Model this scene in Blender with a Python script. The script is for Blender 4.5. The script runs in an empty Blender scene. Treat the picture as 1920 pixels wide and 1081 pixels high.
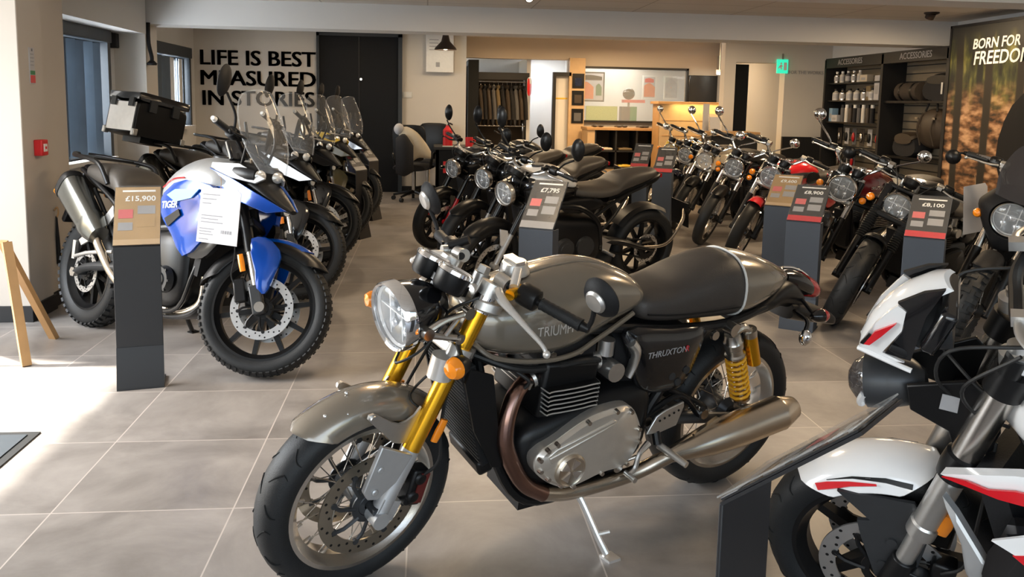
import bpy, math, random
from mathutils import Matrix, Vector
random.seed(7)
D = bpy.data; C = bpy.context.scene.collection; SC = bpy.context.scene
PI = math.pi
def rad(a): return a * PI / 180

# ------------------------------------------------------------ camera, sky, sun, exposure
def setup_camera():
    f, cy, h = 1568.6, 386.7, 1.4015
    yaw, pit, rol = rad(5.892), rad(7.019), rad(1.099)
    fw = Vector((math.sin(yaw) * math.cos(pit), math.cos(yaw) * math.cos(pit), -math.sin(pit)))
    rt = Vector((math.cos(yaw), -math.sin(yaw), 0)); up = rt.cross(fw)
    r = rt * math.cos(rol) + up * math.sin(rol); u = -rt * math.sin(rol) + up * math.cos(rol)
    cam = D.cameras.new('camera'); o = D.objects.new('camera', cam); C.objects.link(o)
    m = Matrix((r, u, -fw)).transposed().to_4x4(); m.translation = (0, 0, h)
    o.matrix_world = m
    cam.sensor_fit = 'HORIZONTAL'; cam.sensor_width = 36; cam.lens = 36 * f / 1920
    cam.shift_y = -(540.5 - cy) / 1920
    cam.clip_start = 0.05; cam.clip_end = 200
    SC.camera = o
setup_camera()
world = D.worlds.new('sky'); SC.world = world; world.use_nodes = True
nt = world.node_tree; bgn = nt.nodes['Background']
sky = nt.nodes.new('ShaderNodeTexSky'); sky.sky_type = 'NISHITA'
sky.sun_disc = False; sky.sun_elevation = rad(38); sky.sun_rotation = rad(265); sky.air_density = 1.2; sky.dust_density = 2.5
nt.links.new(sky.outputs[0], bgn.inputs[0]); bgn.inputs[1].default_value = 0.45
SC.view_settings.view_transform = 'Standard'; SC.view_settings.look = 'None'
SC.view_settings.exposure = 0.2; SC.view_settings.gamma = 1.0; SC.view_settings.use_curve_mapping = False

def lamp(name, kind, loc, energy, col=(1, 1, 1), rot=None, size=None, size_y=None, target=None, **kw):
    l = D.lights.new(name, kind); l.energy = energy; l.color = col
    if kind == 'AREA':
        l.size = size
        if size_y: l.shape = 'RECTANGLE'; l.size_y = size_y
    for k, v in kw.items(): setattr(l, k, v)
    o = D.objects.new(name, l); C.objects.link(o); o.location = loc
    if target is not None: o.rotation_euler = (Vector(target) - Vector(loc)).to_track_quat('-Z', 'Y').to_euler()
    elif rot: o.rotation_euler = rot
    return o
# sun coming in through the open entrance on the left
lamp('sun', 'SUN', (-8, 1, 6), 22.0, (1, 0.95, 0.86), target=(-8 + 0.70, 1 - 0.20, 6 - 0.73), angle=rad(2.0))
# daylight standing in the shop-front openings (left entrance, front glazing behind the viewer)
DAY = (0.86, 0.93, 1.0)
lamp('daylight_entrance', 'AREA', (-4.3, 3.2, 2.2), 320, DAY, target=(-1.2, 2.9, 0.0), size=2.8, size_y=2.2)
lamp('daylight_shopfront', 'AREA', (0.2, -1.55, 1.25), 50, DAY, target=(0.4, 3, 0.9), size=4.6, size_y=2.2)
lamp('daylight_far_window', 'AREA', (-3.85, 11.6, 1.6), 120, DAY, target=(0, 11, 1.0), size=1.6, size_y=1.0)
lamp('daylight_near_window', 'AREA', (-3.85, 8.3, 1.5), 150, DAY, target=(0, 8.0, 1.0), size=2.0, size_y=1.3)
WARM = (1.0, 0.74, 0.46)
for x, y, e in [(0.2, 4.4, 24), (3.2, 3.6, 30), (0.6, 8.2, 30), (3.6, 7.2, 38), (5.4, 8.6, 24), (-1.2, 11.6, 16), (1.6, 11.6, 26), (4.4, 11.6, 32)]:
    lamp('ceiling_lamp', 'AREA', (x, y, 2.46), e, WARM, rot=(0, 0, 0), size=0.5)
for x, y, e in [(1.6, 14.6, 45), (3.4, 15.0, 55), (4.8, 14.6, 40)]:
    lamp('back_room_lamp', 'AREA', (x, y, 2.5), e, (1.0, 0.68, 0.36), rot=(0, 0, 0), size=0.5)
lamp('office_lamp', 'AREA', (4.0, 17.6, 2.35), 24, (1, 0.95, 0.82), rot=(0, 0, 0), size=1.2)
lamp('doorway_lamp', 'AREA', (2.35, 17.6, 2.35), 18, (0.95, 0.97, 1.0), rot=(0, 0, 0), size=0.5)
lamp('corridor_lamp', 'AREA', (5.5, 15.6, 2.2), 8, (1, 0.95, 0.8), rot=(0, 0, 0), size=0.3)

# ------------------------------------------------------------ materials
def mat(name, col, rough=0.5, metal=0.0, coat=0.0, var=0.08, scale=30.0, bump=0.0, bscale=200.0, emit=None, es=1.0, trans=0.0, alpha=1.0, ior=1.45, spec=0.5):
    m = D.materials.new(name); m.use_nodes = True; n = m.node_tree.nodes; L = m.node_tree.links
    b = n['Principled BSDF']
    b.inputs['Roughness'].default_value = rough; b.inputs['Metallic'].default_value = metal
    b.inputs['Coat Weight'].default_value = coat; b.inputs['Coat Roughness'].default_value = 0.04
    b.inputs['IOR'].default_value = ior; b.inputs['Specular IOR Level'].default_value = spec
    c = (*col, 1) if len(col) == 3 else col
    tc = n.new('ShaderNodeTexCoord'); nz = n.new('ShaderNodeTexNoise'); nz.inputs['Scale'].default_value = scale; nz.inputs['Detail'].default_value = 4
    L.new(tc.outputs['Object'], nz.inputs['Vector'])
    mx = n.new('ShaderNodeMix'); mx.data_type = 'RGBA'
    mx.inputs[6].default_value = tuple(max(0, v * (1 - var)) for v in c[:3]) + (1,)
    mx.inputs[7].default_value = tuple(min(1, v * (1 + var)) for v in c[:3]) + (1,)
    L.new(nz.outputs['Fac'], mx.inputs[0]); L.new(mx.outputs[2], b.inputs['Base Color'])
    if bump > 0:
        bn = n.new('ShaderNodeTexNoise'); bn.inputs['Scale'].default_value = bscale; bn.inputs['Detail'].default_value = 3
        L.new(tc.outputs['Object'], bn.inputs['Vector'])
        bp = n.new('ShaderNodeBump'); bp.inputs['Strength'].default_value = bump; bp.inputs['Distance'].default_value = 0.004
        L.new(bn.outputs['Fac'], bp.inputs['Height']); L.new(bp.outputs[0], b.inputs['Normal'])
    if emit:
        b.inputs['Emission Color'].default_value = (*emit, 1); b.inputs['Emission Strength'].default_value = es
    if trans: b.inputs['Transmission Weight'].default_value = trans
    if alpha < 1: b.inputs['Alpha'].default_value = alpha
    return m
K = {}
def mk(key, *a, **k): K[key] = mat(key, *a, **k)
mk('black_gloss', (0.006, 0.006, 0.007), 0.16, coat=0.6)
mk('black_satin', (0.0055, 0.0055, 0.006), 0.36, spec=0.38)
mk('black_matt', (0.010, 0.010, 0.011), 0.6, bump=0.15, spec=0.3)
mk('graphite', (0.045, 0.047, 0.05), 0.38, metal=0.4)
mk('rubber', (0.013, 0.014, 0.015), 0.5, bump=0.25, bscale=320, spec=0.4)
mk('rubber_groove', (0.004, 0.004, 0.004), 0.9)
mk('vinyl', (0.044, 0.038, 0.034), 0.42, bump=0.2, bscale=420)
mk('vinyl_tan', (0.06, 0.052, 0.044), 0.42, bump=0.2, bscale=420)
mk('chrome', (0.86, 0.86, 0.87), 0.06, metal=1, var=0.02)
mk('steel', (0.58, 0.55, 0.51), 0.26, metal=1, bump=0.03)
mk('steel_warm', (0.64, 0.56, 0.46), 0.26, metal=1)
mk('alloy', (0.62, 0.61, 0.59), 0.36, metal=0.95, bump=0.05)
mk('alloy_bright', (0.80, 0.78, 0.75), 0.28, metal=0.7)
mk('titanium', (0.17, 0.175, 0.165), 0.26, metal=0.95)
mk('card_cover', (0.5, 0.5, 0.5), 0.35, alpha=0.06)
mk('alloy_cover', (0.72, 0.67, 0.60), 0.33, metal=0.75, bump=0.05)
mk('silver_paint', (0.55, 0.56, 0.57), 0.38, metal=0.65)
mk('gold', (0.83, 0.43, 0.025), 0.24, metal=0.92)
mk('gold_spring', (0.93, 0.47, 0.02), 0.34, metal=0.1, coat=0.3)
mk('header_blue', (0.30, 0.18, 0.145), 0.25, metal=1, var=0.35, scale=7)
mk('disc', (0.36, 0.325, 0.27), 0.34, metal=0.95, bump=0.05)
mk('disc_bright', (0.68, 0.68, 0.68), 0.32, metal=0.95)
mk('grey_paint', (0.215, 0.185, 0.146), 0.25, metal=0.45, coat=1.0, var=0.03)
mk('grey_paint_light', (0.29, 0.25, 0.20), 0.26, metal=0.55, coat=1.0, var=0.03)
mk('blue_paint', (0.0, 0.056, 0.36), 0.18, metal=0.1, coat=0.5, var=0.04)
mk('cyan_paint', (0.02, 0.26, 0.72), 0.2, metal=0.2, coat=1.0, var=0.04)
mk('white_paint', (0.80, 0.80, 0.80), 0.2, coat=0.8, var=0.02)
mk('red_paint', (0.62, 0.012, 0.02), 0.2, coat=0.9, var=0.05)
mk('maroon_paint', (0.14, 0.008, 0.012), 0.18, coat=1.0, var=0.05)
mk('cream_paint', (0.62, 0.53, 0.40), 0.25, coat=0.8, var=0.04)
mk('navy_paint', (0.012, 0.018, 0.05), 0.2, coat=1.0)
mk('olive_paint', (0.12, 0.10, 0.045), 0.3, coat=0.6)
mk('yellow_paint', (0.75, 0.50, 0.06), 0.3, coat=0.5)
mk('orange_lens', (1.0, 0.27, 0.01), 0.12, coat=0.8, var=0.15)
mk('red_lens', (0.42, 0.008, 0.012), 0.1, coat=0.9)
mk('lamp_reflector', (0.95, 0.96, 0.98), 0.12, metal=0.5, var=0.04, bump=1.0, bscale=45)
mk('mirror_face', (0.80, 0.84, 0.90), 0.03, metal=1, var=0.01)
mk('caliper_red', (0.10, 0.014, 0.012), 0.35)
mk('wire', (0.01, 0.01, 0.01), 0.5)
def glass(name, col, alpha, rough=0.02):
    m = mat(name, col, rough, coat=1.0, var=0.02, alpha=alpha); K[name] = m
glass('screen_glass', (0.42, 0.42, 0.42), 0.10)
glass('lens_glass', (0.72, 0.76, 0.80), 0.16)
glass('acrylic', (0.60, 0.60, 0.58), 0.30)
glass('smoke_glass', (0.03, 0.03, 0.035), 0.72)

# ------------------------------------------------------------ mesh helpers: every shape is (verts, faces)
class MB:
    def __init__(s, T=None): s.v = []; s.f = []; s.i = []; s.T = T; s.k = 0
    def add(s, vf, mi=None, M=None):
        if isinstance(vf, MB): vf = (vf.v, vf.f)
        v, f = vf; o = len(s.v)
        for p in v:
            p = Vector(p)
            if M is not None: p = M @ p
            if s.T is not None: p = s.T @ p
            s.v.append(p)
        mi = s.k if mi is None else mi
        for q in f: s.f.append([o + a for a in q]); s.i.append(mi)
        return s
    def __iadd__(s, vf): return s.add(vf)
def obj(name, mb, mats, parent=None, label=None, smooth=35, bevel=0.0, loc=None, kind=None, sub=0):
    me = D.meshes.new(name); me.from_pydata([tuple(p) for p in mb.v], [], mb.f)
    if not isinstance(mats, (list, tuple)): mats = [mats]
    for m in mats: me.materials.append(K[m] if isinstance(m, str) else m)
    if len(mats) > 1: me.polygons.foreach_set('material_index', mb.i)
    me.polygons.foreach_set('use_smooth', [smooth > 0] * len(me.polygons))
    me.update(); me.validate()
    import bmesh
    b = bmesh.new(); b.from_mesh(me); bmesh.ops.recalc_face_normals(b, faces=b.faces[:]); b.to_mesh(me); b.free()
    if smooth > 0: me.set_sharp_from_angle(angle=rad(smooth))
    o = D.objects.new(name, me); C.objects.link(o)
    if parent is not None: o.parent = parent
    if loc: o.location = loc
    if label: o['label'] = label
    if kind: o['kind'] = kind
    if bevel:
        md = o.modifiers.new('bevel', 'BEVEL'); md.width = bevel; md.segments = 2; md.limit_method = 'ANGLE'; md.angle_limit = rad(40)
    if sub:
        md = o.modifiers.new('sub', 'SUBSURF'); md.levels = sub; md.render_levels = sub
    return o
def thing(name, label, cat, loc=(0, 0, 0), rot=(0, 0, 0), group=None):
    o = D.objects.new(name, None); C.objects.link(o); o.location = loc; o.rotation_euler = rot
    o.empty_display_size = 0.1
    o['label'] = label; o['category'] = cat
    if group: o['group'] = group
    return o
def tag(o, label, cat, group=None):
    o['label'] = label; o['category'] = cat
    if group: o['group'] = group
    return o
def struct(name, mb, mats, **k):
    o = obj(name, mb, mats, **k)
    if o.parent is None: o['kind'] = 'structure'
    return o
def box(c, s, R=None):
    x, y, z = (a / 2 for a in s); c = Vector(c)
    v = [Vector((i * x, j * y, k * z)) for i in (-1, 1) for j in (-1, 1) for k in (-1, 1)]
    if R is not None: v = [R @ p for p in v]
    return [p + c for p in v], [(0, 1, 3, 2), (4, 6, 7, 5), (0, 4, 5, 1), (2, 3, 7, 6), (0, 2, 6, 4), (1, 5, 7, 3)]
def rot(ax, a): return Matrix.Rotation(rad(a), 3, ax)
def frame(d):
    d = Vector(d).normalized(); a = Vector((0, 0, 1)) if abs(d.z) < 0.9 else Vector((0, 1, 0))
    u = d.cross(a).normalized(); return u, d.cross(u).normalized()
def cyl(p, q, r0, r1=None, n=16, cap=True):
    p, q = Vector(p), Vector(q); r1 = r0 if r1 is None else r1; u, w = frame(q - p)
    v = []; f = []
    for P, r in ((p, r0), (q, r1)):
        for i in range(n): a = 2 * PI * i / n; v.append(P + (u * math.cos(a) + w * math.sin(a)) * r)
    for i in range(n): j = (i + 1) % n; f.append((i, j, n + j, n + i))
    if cap: f += [tuple(range(n))[::-1], tuple(range(n, 2 * n))]
    return v, f
def cat(pts, k):
    pts = [Vector(p) for p in pts]; out = []
    if k <= 1: return pts
    for i in range(len(pts) - 1):
        p0 = pts[i - 1] if i else pts[0] * 2 - pts[1]; p1, p2 = pts[i], pts[i + 1]
        p3 = pts[i + 2] if i + 2 < len(pts) else p2 * 2 - p1
        for j in range(k):
            t = j / k
            out.append(0.5 * ((2 * p1) + (p2 - p0) * t + (2 * p0 - 5 * p1 + 4 * p2 - p3) * t * t + (3 * p1 - p0 - 3 * p2 + p3) * t ** 3))
    return out + [pts[-1]]
def tube(pts, r, n=10, k=6, closed=False, flat=1.0):
    if not isinstance(r, (list, tuple)): r = [r] * len(pts)
    P = cat(pts, k); 
    R = []
    for i in range(len(r) - 1): R += [r[i] + (r[i + 1] - r[i]) * j / k for j in range(k)] if k > 1 else [r[i]]
    R.append(r[-1])
    v = []; f = []; u = None; N = len(P)
    for i, p in enumerate(P):
        if closed: d = P[(i + 1) % N] - P[i - 1]
        else: d = P[min(i + 1, N - 1)] - P[max(i - 1, 0)]
        d.normalize()
        if u is None: u, w = frame(d)
        else:
            u = (u - d * u.dot(d)).normalized(); w = d.cross(u)
        for j in range(n): a = 2 * PI * j / n; v.append(p + (u * math.cos(a) + w * math.sin(a) * flat) * R[i])
    for i in range(N if closed else N - 1):
        for j in range(n):
            a, b = i * n, ((i + 1) % N) * n; jj = (j + 1) % n
            f.append((a + j, a + jj, b + jj, b + j))
    if not closed: f += [tuple(range(n))[::-1], tuple(range((N - 1) * n, N * n))]
    return v, f
def lathe(prof, n=48, axis='y', c=(0, 0, 0), closed=False, arc=None):
    """prof: (axial, radius) pairs"""
    v = []; f = []; m = len(prof); c = Vector(c)
    a0, a1 = (0, 2 * PI) if arc is None else (rad(arc[0]), rad(arc[1])); full = arc is None
    cnt = n if full else n + 1
    for i in range(cnt):
        a = a0 + (a1 - a0) * i / n; ca, sa = math.cos(a), math.sin(a)
        for (h, r) in prof:
            p = {'y': (r * ca, h, r * sa), 'x': (h, r * ca, r * sa), 'z': (r * ca, r * sa, h)}[axis]
            v.append(c + Vector(p))
    mm = m if closed else m - 1
    for i in range(n):
        ii = (i + 1) % cnt
        for j in range(mm):
            jj = (j + 1) % m
            f.append((i * m + j, i * m + jj, ii * m + jj, ii * m + j))
    if not full and closed: f += [tuple(range(m)), tuple(range(n * m, n * m + m))[::-1]]
    return v, f
def axmat(p, d):
    """matrix that carries local +x to direction d at point p"""
    d = Vector(d).normalized(); up = Vector((0, 0, 1)) if abs(d.z) < 0.95 else Vector((0, 1, 0))
    y = up.cross(d).normalized(); z = d.cross(y)
    m = Matrix((d, y, z)).transposed().to_4x4(); m.translation = Vector(p); return m
def ell(c, r, n=16, m=10):
    v = []; f = []; c = Vector(c); r = (r, r, r) if not isinstance(r, (tuple, list)) else r
    for i in range(m + 1):
        t = PI * i / m
        for j in range(n):
            a = 2 * PI * j / n; v.append(c + Vector((r[0] * math.sin(t) * math.cos(a), r[1] * math.sin(t) * math.sin(a), r[2] * math.cos(t))))
    for i in range(m):
        for j in range(n):
            jj = (j + 1) % n; f.append((i * n + j, i * n + jj, (i + 1) * n + jj, (i + 1) * n + j))
    return v, f
def loft(rings, cap=True, closed=True):
    n = len(rings[0]); v = [p for r in rings for p in r]; f = []
    for i in range(len(rings) - 1):
        for j in range(n if closed else n - 1):
            jj = (j + 1) % n; f.append((i * n + j, i * n + jj, (i + 1) * n + jj, (i + 1) * n + j))
    if cap and closed: f += [tuple(range(n))[::-1], tuple(range((len(rings) - 1) * n, len(rings) * n))]
    return v, f
def sl(st, n=28, k=5, yo=0.0):
    """superellipse loft along x; station = (x, zbottom, ztop, halfwidth, widest 0-1, exponent)"""
    S = []
    for s in st:
        s = tuple(s) + (0.45, 2.4)[len(s) - 4:] if len(s) < 6 else s
        S.append(s)
    def cr(a, b, c, d, t): return 0.5 * (2 * b + (c - a) * t + (2 * a - 5 * b + 4 * c - d) * t * t + (3 * b - a - 3 * c + d) * t ** 3)
    R = []
    for i in range(len(S) - 1):
        a = S[max(i - 1, 0)]; b = S[i]; c = S[i + 1]; d = S[min(i + 2, len(S) - 1)]
        for j in range(k): R.append([cr(a[q], b[q], c[q], d[q], j / k) for q in range(6)])
    R.append(list(S[-1])); rings = []
    for (x, zb, zt, hw, w, e) in R:
        zc = zb + (zt - zb) * w; ring = []; e = max(e, 1.2); hw = max(hw, 0.001)
        for j in range(n):
            t = 2 * PI * j / n; ct, st_ = math.cos(t), math.sin(t)
            y = hw * math.copysign(abs(ct) ** (2 / e), ct); z = math.copysign(abs(st_) ** (2 / e), st_)
            ring.append(Vector((x, y + yo, zc + z * ((zt - zc) if z > 0 else (zc - zb)))))
        rings.append(ring)
    return loft(rings)
def plate(pts, th, d=(0, 1, 0)):
    """polygon outline given a thickness along d"""
    d = Vector(d).normalized() * th; p = [Vector(q) for q in pts]; n = len(p)
    v = [q - d / 2 for q in p] + [q + d / 2 for q in p]
    f = [tuple(range(n)), tuple(range(2 * n - 1, n - 1, -1))]
    f += [(i, (i + 1) % n, n + (i + 1) % n, n + i) for i in range(n)]
    return v, f
def dome(pts, th, bulge, d=(0, 1, 0), sc=0.8):
    """plate whose outer face swells towards +d"""
    d = Vector(d).normalized(); p = [Vector(q) for q in pts]; n = len(p); c = sum(p, Vector()) / n
    a = [q - d * th for q in p]; e = [q for q in p]; g = [c + (q - c) * sc + d * bulge * 0.8 for q in p]; h = c + d * bulge
    g2 = [c + (q - c) * sc * 0.5 + d * bulge for q in p]
    v = a + e + g + g2 + [h]; f = [tuple(range(n))[::-1]]
    for r in range(3):
        for i in range(n): j = (i + 1) % n; f.append((r * n + i, r * n + j, (r + 1) * n + j, (r + 1) * n + i))
    for i in range(n): f.append((3 * n + i, 3 * n + (i + 1) % n, 4 * n))
    return v, f
def xz(pts, y): return [(p[0], y, p[1]) for p in pts]
def flip(vf): v, f = vf; return [Vector((p[0], -p[1], p[2])) for p in v], f
def hexbolt(p, d, r=0.008, h=0.006): p = Vector(p); return cyl(p, p + Vector(d).normalized() * h, r, r * 0.9, 8)
FONT = {}
def text_mesh(s, size, M, ext=0.0006, align='CENTER', shear=0.0, bold=0.0, sx=1.0):
    """verts, faces of lettering lying in local xy, carried by M"""
    cu = D.curves.new('lettering', 'FONT'); cu.body = s; cu.size = size; cu.align_x = align; cu.align_y = 'CENTER'
    cu.extrude = ext; cu.shear = shear; cu.offset = bold; cu.resolution_u = 3
    o = D.objects.new('lettering', cu); C.objects.link(o)
    bpy.context.view_layer.update()
    me = o.evaluated_get(bpy.context.evaluated_depsgraph_get()).to_mesh()
    v = [M @ Vector((p.co.x * sx, p.co.y, p.co.z)) for p in me.vertices]; f = [tuple(q.vertices) for q in me.polygons]
    o.evaluated_get(bpy.context.evaluated_depsgraph_get()).to_mesh_clear()
    D.objects.remove(o); D.curves.remove(cu)
    return v, f
def basis(p, x, y):
    x = Vector(x).normalized(); z = x.cross(Vector(y)).normalized(); y = z.cross(x)
    m = Matrix((x, y, z)).transposed().to_4x4(); m.translation = Vector(p); return m
# ------------------------------------------------------------ setting materials
def floor_material():
    m = D.materials.new('floor_tiles'); m.use_nodes = True; n = m.node_tree.nodes; L = m.node_tree.links; b = n['Principled BSDF']
    tc = n.new('ShaderNodeTexCoord'); sep = n.new('ShaderNodeSeparateXYZ'); L.new(tc.outputs['Object'], sep.inputs[0])
    def math_(op, a, bb=None):
        q = n.new('ShaderNodeMath'); q.operation = op
        for i, x in enumerate((a, bb)):
            if x is None: continue
            if isinstance(x, (int, float)): q.inputs[i].default_value = x
            else: L.new(x, q.inputs[i])
        return q.outputs[0]
    tx = math_('DIVIDE', math_('ADD', sep.outputs[0], 0.654 + 6), 0.6); ty = math_('DIVIDE', math_('SUBTRACT', sep.outputs[1], 2.214 - 6), 0.6)
    fx, fy = math_('FRACT', tx), math_('FRACT', ty)
    dx = math_('MINIMUM', fx, math_('SUBTRACT', 1.0, fx)); dy = math_('MINIMUM', fy, math_('SUBTRACT', 1.0, fy))
    g = math_('LESS_THAN', math_('MINIMUM', dx, dy), 0.0042)
    comb = n.new('ShaderNodeCombineXYZ'); L.new(math_('FLOOR', tx), comb.inputs[0]); L.new(math_('FLOOR', ty), comb.inputs[1])
    wn = n.new('ShaderNodeTexWhiteNoise'); wn.noise_dimensions = '2D'; L.new(comb.outputs[0], wn.inputs['Vector'])
    off = n.new('ShaderNodeVectorMath'); off.operation = 'MULTIPLY_ADD'; off.inputs[1].default_value = (7, 7, 7); L.new(wn.outputs['Color'], off.inputs[0]); L.new(tc.outputs['Object'], off.inputs[2])
    n1 = n.new('ShaderNodeTexNoise'); n1.inputs['Scale'].default_value = 2.6; n1.inputs['Detail'].default_value = 7; n1.inputs['Roughness'].default_value = 0.62; n1.inputs['Distortion'].default_value = 0.4
    L.new(off.outputs[0], n1.inputs['Vector'])
    r = n.new('ShaderNodeValToRGB'); r.color_ramp.elements[0].position = 0.28; r.color_ramp.elements[1].position = 0.72
    r.color_ramp.elements[0].color = (0.175, 0.158, 0.145, 1); r.color_ramp.elements[1].color = (0.37, 0.342, 0.318, 1); L.new(n1.outputs['Fac'], r.inputs[0])
    mx = n.new('ShaderNodeMix'); mx.data_type = 'RGBA'; L.new(g, mx.inputs[0]); L.new(r.outputs[0], mx.inputs[6]); mx.inputs[7].default_value = (0.52, 0.47, 0.43, 1)
    L.new(mx.outputs[2], b.inputs['Base Color'])
    rr = n.new('ShaderNodeMapRange'); rr.inputs[3].default_value = 0.26; rr.inputs[4].default_value = 0.42; L.new(n1.outputs['Fac'], rr.inputs[0]); L.new(rr.outputs[0], b.inputs['Roughness'])
    b.inputs['Specular IOR Level'].default_value = 0.45
    return m
def ceiling_material():
    m = D.materials.new('ceiling_tiles'); m.use_nodes = True; n = m.node_tree.nodes; L = m.node_tree.links; b = n['Principled BSDF']
    tc = n.new('ShaderNodeTexCoord'); br = n.new('ShaderNodeTexBrick'); L.new(tc.outputs['Object'], br.inputs['Vector'])
    br.offset = 0.0; br.inputs['Scale'].default_value = 1.0; br.inputs['Brick Width'].default_value = 1.2; br.inputs['Row Height'].default_value = 0.6
    br.inputs['Mortar Size'].default_value = 0.008; br.inputs['Color1'].default_value = (0.66, 0.61, 0.55, 1); br.inputs['Color2'].default_value = (0.63, 0.58, 0.52, 1); br.inputs['Mortar'].default_value = (0.42, 0.37, 0.32, 1)
    L.new(br.outputs['Color'], b.inputs['Base Color']); b.inputs['Roughness'].default_value = 0.9
    return m
K['floor'] = floor_material(); K['ceil'] = ceiling_material()
mk('wall_cream', (0.64, 0.60, 0.54), 0.85, var=0.03, scale=3)
mk('wall_white', (0.70, 0.69, 0.67), 0.85, var=0.03, scale=3)
mk('wall_taupe', (0.48, 0.43, 0.375), 0.85, var=0.03, scale=3)
mk('wall_grey', (0.30, 0.30, 0.30), 0.85, var=0.03, scale=3)
mk('door_black', (0.006, 0.0075, 0.010), 0.6, var=0.1, spec=0.25)
mk('trim_black', (0.012, 0.012, 0.013), 0.5)
mk('frame_dark', (0.028, 0.036, 0.045), 0.45)
mk('blind_blue', (0.075, 0.105, 0.14), 0.6, var=0.2, scale=6)
mk('blind_white', (0.74, 0.75, 0.75), 0.7)
mk('wood', (0.42, 0.245, 0.105), 0.5, var=0.18, scale=9)
mk('wood_pale', (0.52, 0.36, 0.20), 0.5, var=0.12, scale=9)
mk('slat', (0.20, 0.165, 0.115), 0.6, var=0.12, scale=5)
mk('sign_red', (0.55, 0.02, 0.03), 0.4)
mk('post_grey', (0.050, 0.062, 0.083), 0.42, metal=0.1, var=0.04)
mk('post_black', (0.016, 0.016, 0.018), 0.45, var=0.04)
mk('paper', (0.44, 0.435, 0.45), 0.7, var=0.02)
mk('paper_grey', (0.42, 0.41, 0.41), 0.6, var=0.03)
mk('ink', (0.16, 0.16, 0.17), 0.8)
mk('card_black', (0.022, 0.022, 0.023), 0.25, coat=0.5)
mk('card_tan', (0.42, 0.27, 0.12), 0.22, coat=0.8, var=0.14, scale=12)
mk('white_ink', (0.82, 0.82, 0.80), 0.6)
mk('grey_ink', (0.32, 0.32, 0.33), 0.6)
mk('pink_ink', (0.62, 0.13, 0.13), 0.6)
mk('green_ink', (0.05, 0.22, 0.10), 0.6)
mk('exit_green', (0.02, 0.42, 0.26), 0.5, emit=(0.04, 0.75, 0.45), es=0.9)
mk('tube_light', (0.9, 0.9, 0.88), 0.4, emit=(1, 0.97, 0.9), es=6)
mk('bulb', (0.9, 0.85, 0.7), 0.4, emit=(1, 0.86, 0.62), es=9)
mk('fabric_black', (0.014, 0.014, 0.016), 0.85, bump=0.3)
mk('fabric_brown', (0.05, 0.038, 0.028), 0.85, bump=0.3)
mk('fabric_tan', (0.16, 0.12, 0.065), 0.85, bump=0.3)
mk('fabric_grey', (0.10, 0.10, 0.105), 0.85, bump=0.3)
mk('jacket_cream', (0.50, 0.44, 0.34), 0.8, bump=0.3)
mk('leather_brown', (0.045, 0.032, 0.022), 0.5, bump=0.3)
mk('frost_green', (0.34, 0.42, 0.30), 0.6, var=0.15, scale=40)
mk('plastic_white', (0.72, 0.72, 0.70), 0.5)
mk('fire_red', (0.60, 0.02, 0.025), 0.35)
mk('brown_shade', (0.022, 0.014, 0.011), 0.4)
mk('asphalt', (0.22, 0.22, 0.21), 0.9)
mk('leaf', (0.10, 0.20, 0.04), 0.8, var=0.5, scale=6)
mk('art_orange', (0.60, 0.13, 0.03), 0.6, var=0.3, scale=14)
mk('art_grey', (0.35, 0.36, 0.38), 0.6, var=0.3, scale=14)
mk('art_green', (0.03, 0.14, 0.05), 0.6)
mk('bottle_pale', (0.55, 0.52, 0.46), 0.3, coat=0.4)
mk('card_blue', (0.20, 0.34, 0.50), 0.4)
mk('teal', (0.10, 0.45, 0.45), 0.5)

# ------------------------------------------------------------ room shell
def bx(*boxes):
    m = MB()
    for x0, x1, y0, y1, z0, z1 in boxes: m += box(((x0 + x1) / 2, (y0 + y1) / 2, (z0 + z1) / 2), (x1 - x0, y1 - y0, z1 - z0))
    return m
CH = 2.5
struct('floor', bx((-3.67, 7.0, -1.9, 18.6, -0.1, 0)), 'floor')
struct('ceiling', bx((-3.67, 6.9, -1.9, 13.1, CH, CH + 0.1), (0.45, 7.4, 13.1, 16.6, 2.66, 2.76)), 'ceil')
# left wall with entrance and two windows
XW = -3.47
lw = bx((-3.67, XW, -1.7, 2.1, 0, CH), (-3.67, XW, 2.1, 5.0, 2.25, CH), (-3.67, XW, 5.0, 6.6, 0, CH), (-3.67, XW, 6.6, 9.47, 0, 0.75), (-3.67, XW, 6.6, 9.47, 2.08, CH),
        (-3.67, XW, 9.47, 10.72, 0, CH), (-3.67, XW, 10.72, 12.58, 0, 1.0), (-3.67, XW, 10.72, 12.58, 2.1, CH), (-3.67, XW, 12.58, 13.3, 0, CH))
struct('wall_left', lw, 'wall_white')
struct('wall_back', bx((-3.47, 0.6, 13.1, 13.3, 0, CH), (0.45, 0.6, 13.3, 16.5, 0, 2.66)), 'wall_cream')
struct('wall_right', bx((6.5, 6.7, -1.7, 13.3, 0, CH)), 'wall_white')
struct('wall_front', bx((-3.67, 6.7, -1.9, -1.7, 0, 0.25), (-3.67, 6.7, -1.9, -1.7, 2.3, CH), (-3.67, -2.4, -1.9, -1.7, 0.25, 2.3), (5.2, 6.7, -1.9, -1.7, 0.25, 2.3)), 'wall_white')
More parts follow.
